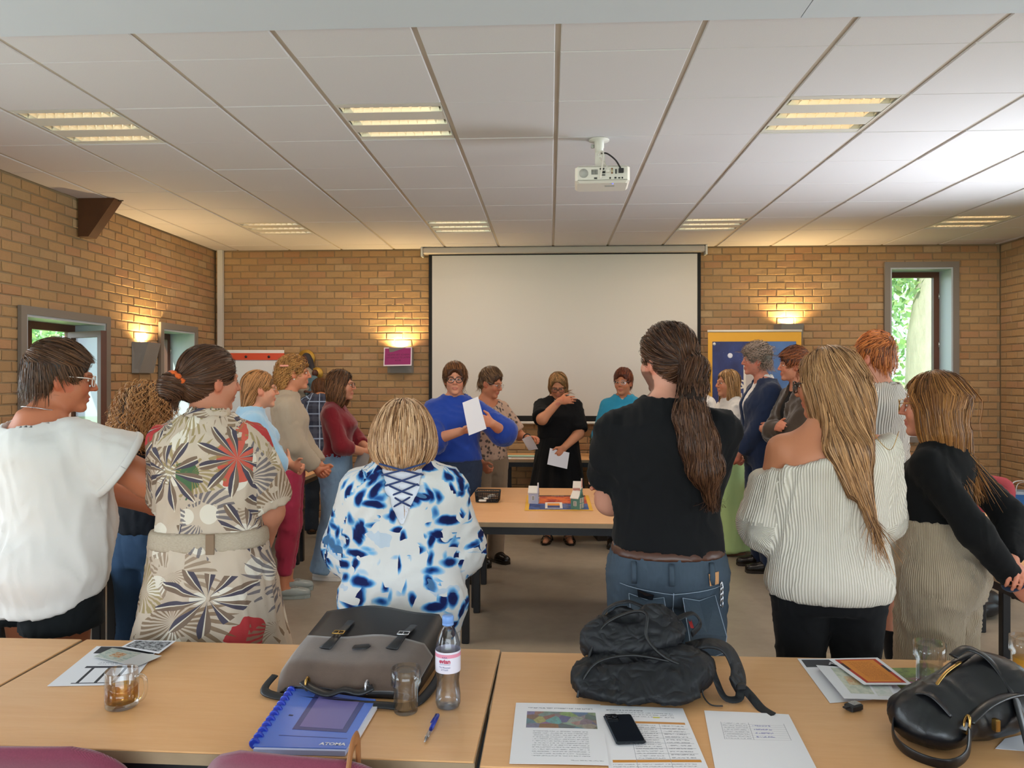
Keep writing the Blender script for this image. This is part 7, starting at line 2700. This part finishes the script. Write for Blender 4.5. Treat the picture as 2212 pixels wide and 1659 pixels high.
def bag_grid(v0, v1, off, n=16, m=14, inset=.0, bottom=None):
    P = []
    for i in range(m + 1):
        v = v0 + (v1 - v0) * i / m
        for j in range(n + 1):
            u = inset + (1 - 2 * inset) * j / n
            x, y = u * Wd, v * Dp
            edge = min(u, 1 - u)
            z = bag_top(x, y) + off
            if bottom is None:
                if edge < .08: z -= .05 * (1 - edge / .08) ** 2 * (.4 + .6 * v)
                if v < .10: z -= .042 * (1 - v / .10) ** 2
            P.append((x + .02 * (v - .5) * (u - .5), y, z))
    return P, n, m
def bag_shell(name, v0, v1, off, mat, th=.004, inset=0.0):
    P, n, m = bag_grid(v0, v1, off, inset=inset)
    A = np.array(P); B = A - np.array([0, 0, th]); k = len(A)
    Q = []
    f = lambda i, j: i * (n + 1) + j
    for i in range(m):
        for j in range(n):
            q = (f(i, j), f(i, j + 1), f(i + 1, j + 1), f(i + 1, j)); Q.append(q); Q.append(tuple(x + k for x in reversed(q)))
    bd = [f(0, j) for j in range(n + 1)] + [f(i, n) for i in range(1, m + 1)] + [f(m, j) for j in range(n - 1, -1, -1)] + [f(i, 0) for i in range(m - 1, 0, -1)]
    Q += [(bd[i], bd[i] + k, bd[(i + 1) % len(bd)] + k, bd[(i + 1) % len(bd)]) for i in range(len(bd))]
    me = np_mesh(name, np.concatenate([A, B]), np.array(Q)); me.materials.append(mat)
    return link(name, me, t)
# body below the flap
P, n, m = bag_grid(0, 1, -.004)
A = np.array(P); B = A.copy(); B[:, 2] = .001; B[:, 0] = .01 + B[:, 0] * (1 - .02 / Wd); k = len(A); Q = []
f = lambda i, j: i * (n + 1) + j
for i in range(m):
    for j in range(n):
        q = (f(i, j), f(i, j + 1), f(i + 1, j + 1), f(i + 1, j)); Q.append(q); Q.append(tuple(x + k for x in reversed(q)))
bd = [f(0, j) for j in range(n + 1)] + [f(i, n) for i in range(1, m + 1)] + [f(m, j) for j in range(n - 1, -1, -1)] + [f(i, 0) for i in range(m - 1, 0, -1)]
Q += [(bd[i], bd[i] + k, bd[(i + 1) % len(bd)] + k, bd[(i + 1) % len(bd)]) for i in range(len(bd))]
me = np_mesh('bag_body', np.concatenate([A, B]), np.array(Q)); me.materials.append(M_LEATH); link('bag_body', me, t)
bag_shell('black_panel', .44, 1.0, .003, M_LEATH)
bag_shell('suede_panel', .0, .50, .0045, M_SUEDE, inset=.004)
on = lambda u, v, o=.010: (u * Wd, v * Dp, bag_top(u * Wd, v * Dp) + o)
for u in (.30, .78):
    s1 = MB().tube([on(u + .03, .72), on(u + .02, .62, .012), on(u + .005, .50, .015), on(u - .01, .40, .013), on(u - .03, .27, .011)], [.012, .013, .013, .015, .019], 8, flat=(1, .18)).build('strap', M_LEATH, t)
    mt = M_GOLD if u < .5 else M_SILVER
    c = np.array(on(u + .004, .49, .020))
    MB().tube([c + V3(-.016, -.012, 0), c + V3(.016, -.012, 0), c + V3(.016, .012, 0), c + V3(-.016, .012, 0), c + V3(-.016, -.012, 0)], .0022, 6, caps=False).build('buckle', mt, s1)
    MB().tube([c + V3(0, -.012, .001), c + V3(0, .012, .001)], .0016, 6).build('buckle_pin', mt, s1)
MB().tube([on(.46, .295, .009), on(.47, .30, .011), on(.57, .30, .011), on(.58, .295, .009)], [.008, .014, .014, .008], 8, flat=(1, .18)).build('oval_badge', M_LEATH, t)
MB().tube(spline([(Wd * .22, -.012, .038), (Wd * .30, -.030, .030), (Wd * .42, -.040, .022), (Wd * .52, -.036, .034), (Wd * .62, -.030, .026), (Wd * .70, -.014, .036)], 6), .013, 8, flat=(1.1, .45)).build('handle', M_LEATH, t)
for u in (.25, .66):
    c = V3(Wd * u, -.016, .036)
    MB().tube([c + V3(0, .013 * math.cos(q), .017 * math.sin(q)) for q in np.linspace(0, 2 * PI, 15)], .0032, 6, caps=False).build('handle_ring', M_GOLD if u < .5 else M_SILVER, t)
MB().tube(spline([(-.012, .03, .035), (-.018, -.02, .012), (.06, -.045, .008), (.20, -.062, .010), (.32, -.060, .010), (Wd - .02, -.050, .007), (Wd + .012, .0, .010), (Wd + .03, .12, .03), (Wd + .015, .25, .07)], 6), .012, 8, flat=(1.0, .28), up=(0, 0, 1)).build('shoulder_strap', M_LEATH, t)

# ---- backpack on the table
t = empty('backpack', (0.268, 2.081, 0.741), R(4), 'open black backpack slumped on the front table', 'backpack')
_t = NT('black_nylon'); _t.col(_t.mix(_t.noise(_t.coord('Object'), 8.0, 4.0), srgb('101114'), srgb('1d1e22'))); _t.p(Roughness=.6, Specular_IOR_Level=.4)
_t.bump2(_t.crease(16.0, (1, 1, 1)), .8, .03, _t.noise(_t.coord('Object'), 600.0, 1.0), .15, .001)
M_NYLON = _t.m
bpf = dict(h=.010)
sdf_part('lower_body', [(Ell((-.03, -.01, .055), (.185, .095, .062)), 0), (Ell((.10, .02, .060), (.09, .085, .058)), .04), (Caps((-.17, -.03, .03), (-.06, -.07, .04), .035, .045), .03), (Caps((-.10, -.05, .07), (.10, -.03, .06), .035, .04), .03), (Ell((.05, -.085, .03), (.07, .04, .028)), .02)],
         M_NYLON, t, .008, .007, 62, 3, planes=[((0, 0, -1), -.001), ((-.1, -.6, .79), .092)], subs=[(Ell((-.12, -.005, .115), (.14, .030, .035)), .015)])
sdf_part('upper_flap', [(Ell((-.045, .075, .125), (.135, .070, .070)), 0), (Ell((.05, .07, .155), (.07, .070, .068)), .03), (Caps((-.15, .08, .09), (-.05, .10, .18), .025, .022), .03), (Caps((.0, .05, .20), (.09, .06, .185), .022, .03), .02)],
         M_NYLON, t, .008, .009, 66, 5, subs=[(Ell((-.06, .055, .190), (.060, .045, .022)), .015)], planes=[((0, 0, -1), -.001), ((-.15, -.74, .65), .078), ((.5, -.3, .8), .165)])
MB().tube(spline([(-.165, .02, .075), (-.12, .06, .155), (-.05, .07, .192), (.0, .03, .205), (-.005, -.005, .150), (.04, -.03, .105), (.12, -.04, .075)], 6), .0045, 6).build('zip_seam', plain('zip_black', '0a0a0c', .5), t)
MB().tube(spline([(-.200, -.06, .012), (-.185, -.045, .05), (-.14, -.03, .095), (-.05, -.02, .108), (.05, -.03, .095), (.13, -.045, .075)], 6), .004, 6).build('zip_edge', plain('zip_edge', '0c0c0f', .5), t)
MB().tube(spline([(-.13, .10, .12), (-.10, .11, .19), (-.04, .11, .215), (.01, .10, .20)], 6), .013, 8, flat=(1.2, .3)).build('grab_handle', M_NYLON, t)
MB().tube(spline([(.10, .09, .17), (.15, .11, .18), (.17, .10, .155), (.14, .08, .13)], 6), .012, 8, flat=(1.2, .3)).build('loop', M_NYLON, t)
MB().tube(spline([(.12, .06, .10), (.18, .05, .115), (.225, .03, .105), (.245, .0, .06), (.235, -.035, .035), (.225, -.05, .03)], 6), .030, 10, flat=(1.1, .30)).build('shoulder_pad', M_NYLON, t)
MB().tube(spline([(.13, .04, .105), (.165, .01, .095), (.175, -.03, .05), (.19, -.065, .012), (.225, -.07, .010), (.24, -.05, .03), (.255, -.07, .02), (.27, -.115, .004), (.285, -.155, .003)], 6), .011, 8, flat=(1.1, .2)).build('webbing', M_NYLON, t)
MB().box(.225, .25, -.062, -.040, .028, .042, bev=.003).build('strap_buckle', M_PORT, t)
MB().tube(spline([(.125, -.045, .073), (.135, -.055, .05), (.132, -.065, .02), (.145, -.09, .004), (.175, -.10, .004)], 6), .002, 6).build('zip_cord', M_PORT, t)
MB().box(.118, .130, -.050, -.046, .062, .082, bev=.001).build('zip_pull', M_SILVER, t)
nb = tag(MB().box(-.055, .055, -.075, .075, 0, .012, bev=.002).build('kraft_notebook', plain('kraft_card', 'b98f62', .8)), 'kraft paper notebook sticking out of the open backpack', 'notebook')
nb.location = (0.184, 2.132, 0.800); nb.rotation_euler = (R(14), R(-8), R(62))

# ---- sheets and phone on the front right table
sheet('paper_sheet', 'printed sheet with photo collage and numbered list', 'paper', [(-0.090, 1.679, 0.741), (0.131, 1.680, 0.741), (0.132, 1.995, 0.741), (-0.089, 1.990, 0.741)],
      paper_mat('collage_sheet', [(.14, .93, .55, .84, 'photo', '6a5a4a', 7.0), (.15, .90, .88, .93, 'text', '77777f', 1), (.22, .82, .10, .51, 'text', '8a8a92', 13), (.62, .95, .04, .07, 'text', '8a8a92', 1)]), .002, 4, PG)
sheet('paper_sheet', 'printed timetable sheet with orange bars under the phone', 'paper', [(0.129, 1.655, 0.741), (0.347, 1.666, 0.741), (0.344, 1.981, 0.741), (0.132, 1.987, 0.741)],
      paper_mat('timetable_sheet', [(.06, .5, .90, .94, 'text', '55555c', 1), (.10, .85, .80, .90, 'text', '7a7a82', 3), (.06, .16, .82, .84, 'fill', 'cfc44a'), (.60, .68, .80, .82, 'fill', 'cfc44a'), (.30, .95, .70, .735, 'fill', 'c88a4a'), (.05, .96, .12, .155, 'fill', 'c8842a'), (.30, .96, .16, .70, 'lines', '9a9aa2', 7), (.32, .60, .16, .69, 'text', '85858d', 16), (.67, .92, .16, .69, 'text', '85858d', 12), (.05, .9, .02, .11, 'text', '85858d', 3), (.645, .650, .02, .70, 'fill', '9a9aa2'), (.295, .30, .02, .70, 'fill', '9a9aa2')]), .0015, 5, PG)
sheet('paper_sheet', 'white attendance sheet with small table under the backpack webbing', 'paper', [(0.360, 1.666, 0.741), (0.583, 1.677, 0.741), (0.606, 1.956, 0.741), (0.397, 1.972, 0.741)],
      paper_mat('attendance_sheet', [(.17, .88, .50, .80, 'lines', '8d8d95', 8), (.18, .46, .50, .80, 'text', '9a9aa2', 8), (.165, .17, .50, .80, 'fill', '8d8d95'), (.48, .485, .50, .80, 'fill', '8d8d95'), (.88, .885, .50, .80, 'fill', '8d8d95'), (.52, .72, .52, .78, 'text', '7a78b0', 4)]), .002, 6, PG)
bl, br, tr, tl = [np.array(q) for q in ((0.144, 1.760, 0.741), (0.215, 1.770, 0.741), (0.217, 1.934, 0.741), (0.142, 1.930, 0.741))]
t = empty('smartphone', tuple((bl + br + tr + tl) / 4 + V3(0, 0, .002)), math.atan2(*(br - bl)[1::-1]), 'dark blue smartphone lying face down on the timetable sheet', 'phone')
M_PHONE = plain('phone_blue', '10161f', .22)
MB().box(-.036, .036, -.073, .073, 0, .0075, bev=.003).build('phone_body', M_PHONE, t)
cb = MB().box(-.033, -.003, .038, .069, .0072, .0095, bev=.003).build('camera_bump', plain('camera_black', '0b0d11', .12), t)
for x, y in ((-.025, .060), (-.011, .054), (-.025, .046)):
    MB().lathe([(0, 0), (.0062, 0), (.0062, .0018), (.0048, .0022), (0, .0014)], 16).build('lens_ring', plain('lens_dark', '15181d', .1) if 'lens_dark' not in bpy.data.materials else bpy.data.materials['lens_dark'], cb, loc=(x, y, .0095))
for x in (-.012, 0, .012):
    MB().box(x - .003, x + .003, -.0738, -.0728, .003, .005).build('port_slot', M_PORT, t)

# ---- right papers
sheet('paper_sheet', 'sheet with black header reading AN THING under the booklet', 'paper', [(0.737, 2.034, 0.741), (0.962, 2.086, 0.741), (0.975, 2.357, 0.741), (0.754, 2.350, 0.741)],
      paper_mat('header_sheet', [(.04, .96, .78, .97, 'fill', '3a3a40'), (.45, .52, .32, .42, 'fill', '33333a')]), .001, 7, PG)
text('AN', .030, PAPER, bpy.data.objects[[o.name for o in bpy.data.objects if o.name.startswith('paper_sheet')][-1]], (-.005, .098, .003), (0, 0, R(-4)), bold=.001)
text('THING', .026, PAPER, bpy.data.objects[[o.name for o in bpy.data.objects if o.name.startswith('paper_sheet')][-1]], (.0, .066, .003), (0, 0, R(-4)), bold=.001)
sheet('booklet', 'white booklet with clear sleeved drawing card on the right papers', 'booklet', [(0.774, 2.034, 0.748), (0.921, 2.047, 0.748), (0.964, 2.253, 0.749), (0.781, 2.265, 0.750)],
      paper_mat('card_booklet', [(.20, .62, .15, .95, 'noise', 'a9b2a2', 7.0, 'c6c6b6'), (.30, .50, .42, .68, 'noise', 'c0845a', 12.0, 'c8b48c'), (.66, .95, .1, .6, 'noise', 'bcc4bc', 6.0, 'cfcfcc')], 'dcdbe0', .3), .002, 8, PG, lift=lambda u, v: .010 * (1 - u) * .4)
sheet('paper_sheet', 'orange poem sheet with white margin on top of the right papers', 'paper', [(0.860, 2.121, 0.757), (0.996, 2.132, 0.754), (0.987, 2.335, 0.754), (0.830, 2.308, 0.757)],
      paper_mat('orange_sheet', [(.10, .92, .06, .95, 'fill', 'b0301a'), (.10, .30, .55, .80, 'fill', '3a1a18'), (.78, .92, .45, .70, 'fill', '2a1a24'), (.17, .85, .10, .91, 'fill', 'd8842a'), (.28, .74, .16, .85, 'text', '9a4a1a', 16)]), .001, 9, PG)
sheet('postcard', 'green postcard with pink flower under the water glass', 'card', [(0.952, 2.109, 0.741), (1.151, 2.184, 0.741), (1.166, 2.300, 0.741), (1.000, 2.288, 0.741)],
      paper_mat('flower_card', [(.0, 1.0, .0, 1.0, 'noise', '6f7a52', 3.0, '8a9a58'), (.15, .95, .12, .55, 'noise', 'b85a98', 5.5, '7c8450'), (.7, 1.0, .4, 1.0, 'fill', '8aa83a')]), 0, 10, PG)
sheet('paper_sheet', 'white sheet corner showing under the black handbag', 'paper', [(1.029, 1.804, 0.741), (1.114, 1.791, 0.741), (1.180, 1.897, 0.741), (1.079, 1.854, 0.741)], PAPER, 0, 11, PG)
sheet('paper_sheet', 'white paper corner beside the orange juice glass', 'paper', [(1.376, 2.329, 0.741), (1.448, 2.286, 0.741), (1.508, 2.380, 0.741), (1.406, 2.356, 0.741)], PAPER, 0, 12, PG)

# ---- clip-on device
t = empty('clip_device', (0.783, 1.997, 0.741), R(28), 'small black electronic clip with metal contacts before the booklet', 'device')
MB().box(-.020, .022, -.014, .014, 0, .016, bev=.003).build('casing', M_PORT, t)
for i in range(6):
    MB().box(-.008 + i * .0045, -.0055 + i * .0045, -.010, .010, .016, .0175).build('contact', M_SILVER, t)
MB().box(-.034, -.018, -.006, .004, .010, .014).build('clip_arm', M_PORT, t)

# ---- leather handbag at the right
t = empty('handbag', (0.993, 1.864, 0.741), R(14), 'soft black leather handbag with gold rings on the right table', 'handbag')
_t = NT('soft_leather'); _n = _t.voro(_t.coord('Object'), 520.0)
_t.col(srgb('0f0f12')); _t.p(Roughness=.34, Specular_IOR_Level=.55); _t.bump(_n.outputs['Distance'], .10, .001)
M_SOFT = _t.m
sdf_part('bag_body', [(Ell((.02, .03, .055), (.175, .105, .065)), 0), (Caps((-.13, .02, .05), (.14, .03, .075), .050, .062), .04), (Caps((-.12, .0, .085), (.10, .075, .140), .020, .026), .05), (Ell((.13, .05, .09), (.08, .09, .07)), .04), (Ell((-.10, -.02, .04), (.07, .07, .045)), .03)],
         M_SOFT, t, .008, .004, 55, 9, planes=[((0, 0, -1), -.001)])
def rib(name, pts, w, mat, parent=t, fl=.22, up=(0, 0, 1)):
    return MB().tube(spline(pts, 7), w, 10, flat=(1.0, fl), up=up).build(name, mat, parent)
rib('top_seam', [(-.10, .01, .113), (-.02, .045, .140), (.05, .065, .160), (.10, .075, .168)], .010, M_SOFT, fl=.4)
zp = rib('zip', [(-.085, .00, .122), (-.03, .028, .143), (.03, .048, .158)], .0045, M_GOLD, fl=.5)
rib('handle', [(-.085, -.055, .080), (-.115, -.02, .118), (-.135, .02, .095), (-.165, .03, .055), (-.200, -.01, .02), (-.200, -.075, .010), (-.160, -.125, .010), (-.10, -.115, .022), (-.065, -.085, .060)], .014, M_SOFT)
rib('handle', [(.02, .06, .168), (.06, .06, .185), (.095, .03, .165), (.100, -.03, .115), (.075, -.085, .065), (.055, -.125, .016)], .014, M_SOFT, fl=.3)
rib('strap', [(.060, -.135, .010), (.11, -.135, .010), (.18, -.125, .010), (.26, -.110, .010)], .014, M_SOFT)
rib('side_band', [(-.06, -.078, .074), (.0, -.062, .098), (.07, -.045, .108), (.14, -.03, .105)], .013, M_SOFT, fl=.4)
for c in ((-.068, -.080, .070), (.055, -.130, .020)):
    MB().tube([V3(*c) + V3(.004 * math.sin(q), .008 * math.cos(q) * 1.0, .020 * math.sin(q)) for q in np.linspace(0, 2 * PI, 19)], .0030, 8, caps=False).build('gold_ring', M_GOLD, t)
MB().box(-.006, .006, -.008, .008, -.014, .014, bev=.002).build('zip_tab', M_GOLD, t, loc=(.002, -.088, .066))

# ---- middle table: basket, poster, little houses
t = empty('basket', (-0.428, 5.224, 0.741), R(-3), 'small black woven plastic basket with white cards on the middle table', 'basket')
bw, bd_, bh = .082, .060, .075
mb = MB()
for sx, sy in ((1, 0), (-1, 0), (0, 1), (0, -1)):
    L = bd_ if sx else bw
    n_ = 9 if sx else 13
    for i in range(n_ + 1):
        q = -L + 2 * L * i / n_
        a = (sx * bw * .92, q * .92, .004) if sx else (q * .92, sy * bd_ * .92, .004)
        b = (sx * bw, q, bh) if sx else (q, sy * bd_, bh)
        if sy == -1 and abs(q) < .03: b = tuple(np.array(a) * .45 + np.array(b) * .55)
        mb.tube([a, b], .0022, 4)
mb.build('upright_weave', M_BLACKM, t)
mb = MB()
for k in range(7):
    z = .006 + k * .0112; f_ = .92 + .08 * z / bh
    pts = [(-bw * f_, -bd_ * f_, z), (bw * f_, -bd_ * f_, z), (bw * f_, bd_ * f_, z), (-bw * f_, bd_ * f_, z), (-bw * f_, -bd_ * f_, z)]
    mb.tube(pts, .0022 if k < 6 else .0045, 4, caps=False)
mb.build('ring_weave', M_BLACKM, t)
MB().box(-bw * .9, bw * .9, -bd_ * .9, bd_ * .9, .002, .006).build('base', M_BLACKM, t)
for i in range(3):
    c = tag(MB().box(-.026, .026, -.018, .018, 0, .014, bev=.004).build('white_card', plain('card_white', 'd8d2c8', .7) if 'card_white' not in bpy.data.materials else bpy.data.materials['card_white']), ('lowest', 'middle', 'topmost')[i] + ' of three white folded cards in the black basket', 'card', 'cards in the basket')
    c.location = tuple(np.array((-0.425, 5.180, 0.749)) + V3(-.035 + .03 * i, -.01 + .012 * i, .0145 * i)); c.rotation_euler = (0, 0, R(25 * i))

bl, br, tr, tl = [np.array(q) for q in ((-0.163, 4.873, 0.741), (0.278, 4.895, 0.741), (0.280, 5.527, 0.741), (-0.168, 5.505, 0.741))]
sheet('poster', 'yellow-edged poster with sunset and night sky on the middle table', 'poster', [bl, br, tr, tl],
      paper_mat('table_poster', [(.0, 1.0, .03, .90, 'fill', 'd9a42a'), (.06, .945, .05, .97, 'noise', '1f2c5e', 6.0, '33508c'), (.06, .945, .42, .97, 'noise', '9a2a1a', 6.0, 'd0621e'), (.06, .945, .90, .99, 'fill', '4a1a24'), (.0, .02, 0, .001, 'fill', '000000'), (.30, .56, .12, .50, 'fill', 'd8d2ca'), (.335, .52, .15, .30, 'fill', '28346a'), (.335, .52, .30, .44, 'fill', 'd8892a'), (.57, .65, .14, .48, 'text', '8a8078', 9), (.40, .60, .92, .97, 'text', 'cfc8c8', 1)], 'd9a42a'), .0008, 13)
text('BIJ', .050, PAPER, bpy.data.objects['poster'], (.115, -.055, .003), (0, 0, 0), bold=.001, sx=1.2)


def little_house(loc, rz, label, c, w, d, h, tall=.05):
    t = empty('model_house', loc, rz, label, 'model house', 'little painted houses on the poster')
    m_ = plain('house_' + c, c, .7)
    white = bpy.data.materials.get('house_white') or plain('house_white', 'dcd4ca', .7)
    dark = bpy.data.materials.get('house_dark') or plain('house_dark', '2a2a2e', .6)
    # ridge runs along x; stepped front gable at +x side
    mb = MB()
    hd = d / 2
    rz_ = h + .034
    prof = [(-hd, 0), (hd, 0), (hd, h), (0, rz_), (-hd, h)]
    mb.add([(x, y, z) for x in (0, w) for y, z in prof], [(0, 4, 3, 2, 1), (5, 6, 7, 8, 9)] + [(i, (i + 1) % 5, 5 + (i + 1) % 5, 5 + i) for i in range(5)])
    mb.build('walls', m_, t)
    for s_ in (-1, 1):
        mb = MB()
        mb.add([(-.003, s_ * (hd + .005), h - .004), (w - .006, s_ * (hd + .005), h - .004), (w - .006, 0, rz_ + .003), (-.003, 0, rz_ + .003), (-.003, s_ * (hd + .005), h + .002), (w - .006, s_ * (hd + .005), h + .002), (w - .006, 0, rz_ + .009), (-.003, 0, rz_ + .009)],
               [(0, 3, 2, 1), (4, 5, 6, 7), (0, 1, 5, 4), (1, 2, 6, 5), (2, 3, 7, 6), (3, 0, 4, 7)])
        mb.build('roof', white, t)
    mb = MB()
    g = [(-hd, h), (-hd * .55, h + .016), (-hd * .5, h + .024), (-.008, rz_ + .012), (-.007, rz_ + .028), (.007, rz_ + .028), (.008, rz_ + .012), (hd * .5, h + .024), (hd * .55, h + .016), (hd, h)]
    mb.add([(x, y, z) for x in (w - .006, w) for y, z in g], [tuple(range(9, -1, -1)), tuple(range(10, 20))] + [(i, (i + 1) % 10, 10 + (i + 1) % 10, 10 + i) for i in range(10)])
    mb.build('gable', m_, t)
    MB().box(w - .008, w - .0005, -.0075, .0075, rz_ + .010, rz_ + .030).build('gable_cap', white, t)
    def win(M, cy, cz):
        f = MB().box(cy - .010, cy + .010, -.0015, .0005, cz - .015, cz + .015, M).build('window', white, t)
        for a in (-1, 1):
            for b in (-1, 0, 1):
                MB().box(cy + a * .004 - .0025, cy + a * .004 + .0025, -.0022, -.0015, cz + b * .009 - .003, cz + b * .009 + .003, M).build('pane', dark, f)
    win(Matrix.Translation((w * .5, -hd, 0)), 0, h * .52)
    MG = Matrix.Translation((w, 0, 0)) @ Matrix.Rotation(R(90), 4, 'Z')
    for cy in (-hd * .45, hd * .45):
        for cz in (h * .28, h * .78): win(MG, cy, cz)
    return t


little_house((-0.142, 5.173, 0.742), R(-6), 'lilac model house with white roof on the left of the poster', 'b7b4c4', .066, .070, .074)
little_house((0.170, 5.450, 0.742), R(-8), 'pink model house behind the green one on the poster', 'd0a094', .062, .066, .070)
little_house((0.152, 4.968, 0.742), R(-28), 'green model house with stepped gable at the front of the poster', '4f7a70', .062, .070, .074)

# ---- back table: books, papers
ZB = .7565
for i in range(11):
    b = empty('book', (.545 + .003 * (i % 3), 8.08, ZB + .012 + i * .0195), R(-1 + (i * 37 % 5) * .6), 'lowest green hardback book of the tall stack on the back table' if i == 0 else ('topmost green hardback book of the tall stack on the back table' if i == 10 else 'green hardback book with white and gold spine inside the tall stack'), 'book', 'stack of identical green books on the back table')
    MB().box(-.115, .115, 0, .16, 0, .018, bev=.0015).build('cover', bpy.data.materials.get('book_green') or plain('book_green', '1f3a28', .5), b)
    MB().box(-.108, -.020, -.002, .0, .006, .011).build('spine_print', bpy.data.materials.get('spine_white') or plain('spine_white', 'b9b8a8', .5), b)
    MB().box(-.012, .040, -.002, .0, .005, .013).build('spine_print', bpy.data.materials.get('spine_gold') or plain('spine_gold', '8a6a2a', .5), b)
    MB().box(.070, .092, -.002, .0, .005, .012).build('spine_print', bpy.data.materials['spine_white'], b)
st = empty('paper_stack', (.66, 7.815, ZB), R(2), 'thick stack of white paper on the back table beside the books', 'paper')
for i in range(4):
    MB().box(-.16 + .002 * i, .15 + .001 * i, 0, .22, i * .016, i * .016 + .0155).build('ream', PAPER, st)
sheet('paper_sheet', 'colourful leaflet on top of the paper stack', 'paper', [(.58, 7.83, .8235), (.78, 7.84, .8235), (.78, 7.99, .8235), (.58, 7.98, .8235)], paper_mat('leaflet', [(.05, .95, .05, .95, 'photo', 'b08a5a', 5.0)]), .004, 14, PG)
sheet('paper_sheet', 'pale green sheet at the left end of the back table', 'paper', [(-.46, 7.97, ZB + .006), (-.14, 7.97, ZB + .006), (-.14, 8.14, ZB + .006), (-.44, 8.14, ZB + .006)], paper_mat('green_sheet', [(.1, .9, .1, .9, 'text', '8aa89a', 8)], 'a9cdbc'), 0, 15, PG)
sheet('paper_sheet', 'white document folder at the front left of the back table', 'paper', [(-.485, 7.79, ZB + .002), (.02, 7.79, ZB + .002), (.02, 7.94, ZB + .002), (-.47, 7.94, ZB + .002)], paper_mat('folder', [(.15, .8, .2, .95, 'noise', 'c0a08a', 5.0, 'd0c4bc')]), 0, 16, PG)
sheet('paper_sheet', 'brown envelope on the back table behind the folder', 'paper', [(-.12, 7.96, ZB + .004), (.20, 7.96, ZB + .004), (.20, 8.16, ZB + .004), (-.12, 8.16, ZB + .004)], plain('envelope_brown', 'a9794a', .7), .001, 17, PG)

# ---- things on the left far table
tumbler((-2.22, 7.10, .7412), 'drinking glass on the far left table behind the beige jumper', .031, .038, .11, flut=False)
for x, y, lab, c in ((-2.30, 6.86, 'turquoise cup on the far left table', '5aa0a0'), (-2.18, 6.92, 'silver cup on the far left table', 'b0aca6')):
    t = empty('cup', (x, y, .7412), 0, lab, 'cup')
    MB().lathe([(0, 0), (.028, 0), (.036, .06), (.034, .06), (.027, .004), (0, .004)], 20).build('bowl', plain('cup_' + c, c, .35), t)
    MB().tube(spline([(.034, 0, .05), (.052, 0, .045), (.048, 0, .02), (.030, 0, .015)], 5), .004, 6).build('handle', bpy.data.materials['cup_' + c], t)

# ---- papers in hands
sheet('paper_sheet', 'white sheet held by the woman in the royal blue sweater', 'paper', [(-0.587, 5.477, 1.176), (-0.458, 5.464, 1.228), (-0.530, 5.581, 1.456), (-0.646, 5.575, 1.412)], PAPER, .004, 18, PG)
sheet('paper_sheet', 'white sheet held low by the woman in the black dress', 'paper', [(-0.025, 7.068, 0.788), (0.160, 7.077, 0.745), (0.183, 7.118, 0.892), (0.001, 7.109, 0.936)], PAPER, .002, 19, PG)
sheet('paper_sheet', 'curved white sheet being put down beside the black dress', 'paper', [(-0.170, 6.219, 1.010), (-0.097, 6.183, 1.014), (-0.152, 6.100, 1.134), (-0.223, 6.096, 1.104)], PAPER, .012, 20, PG)
sheet('paper_sheet', 'grey sheet held by the woman in the burgundy top', 'paper', [(-1.608, 5.967, 0.761), (-1.477, 5.894, 0.758), (-1.417, 5.917, 0.989), (-1.524, 5.991, 1.011)], plain('grey_paper', 'a39c98', .7), .002, 21, PG)
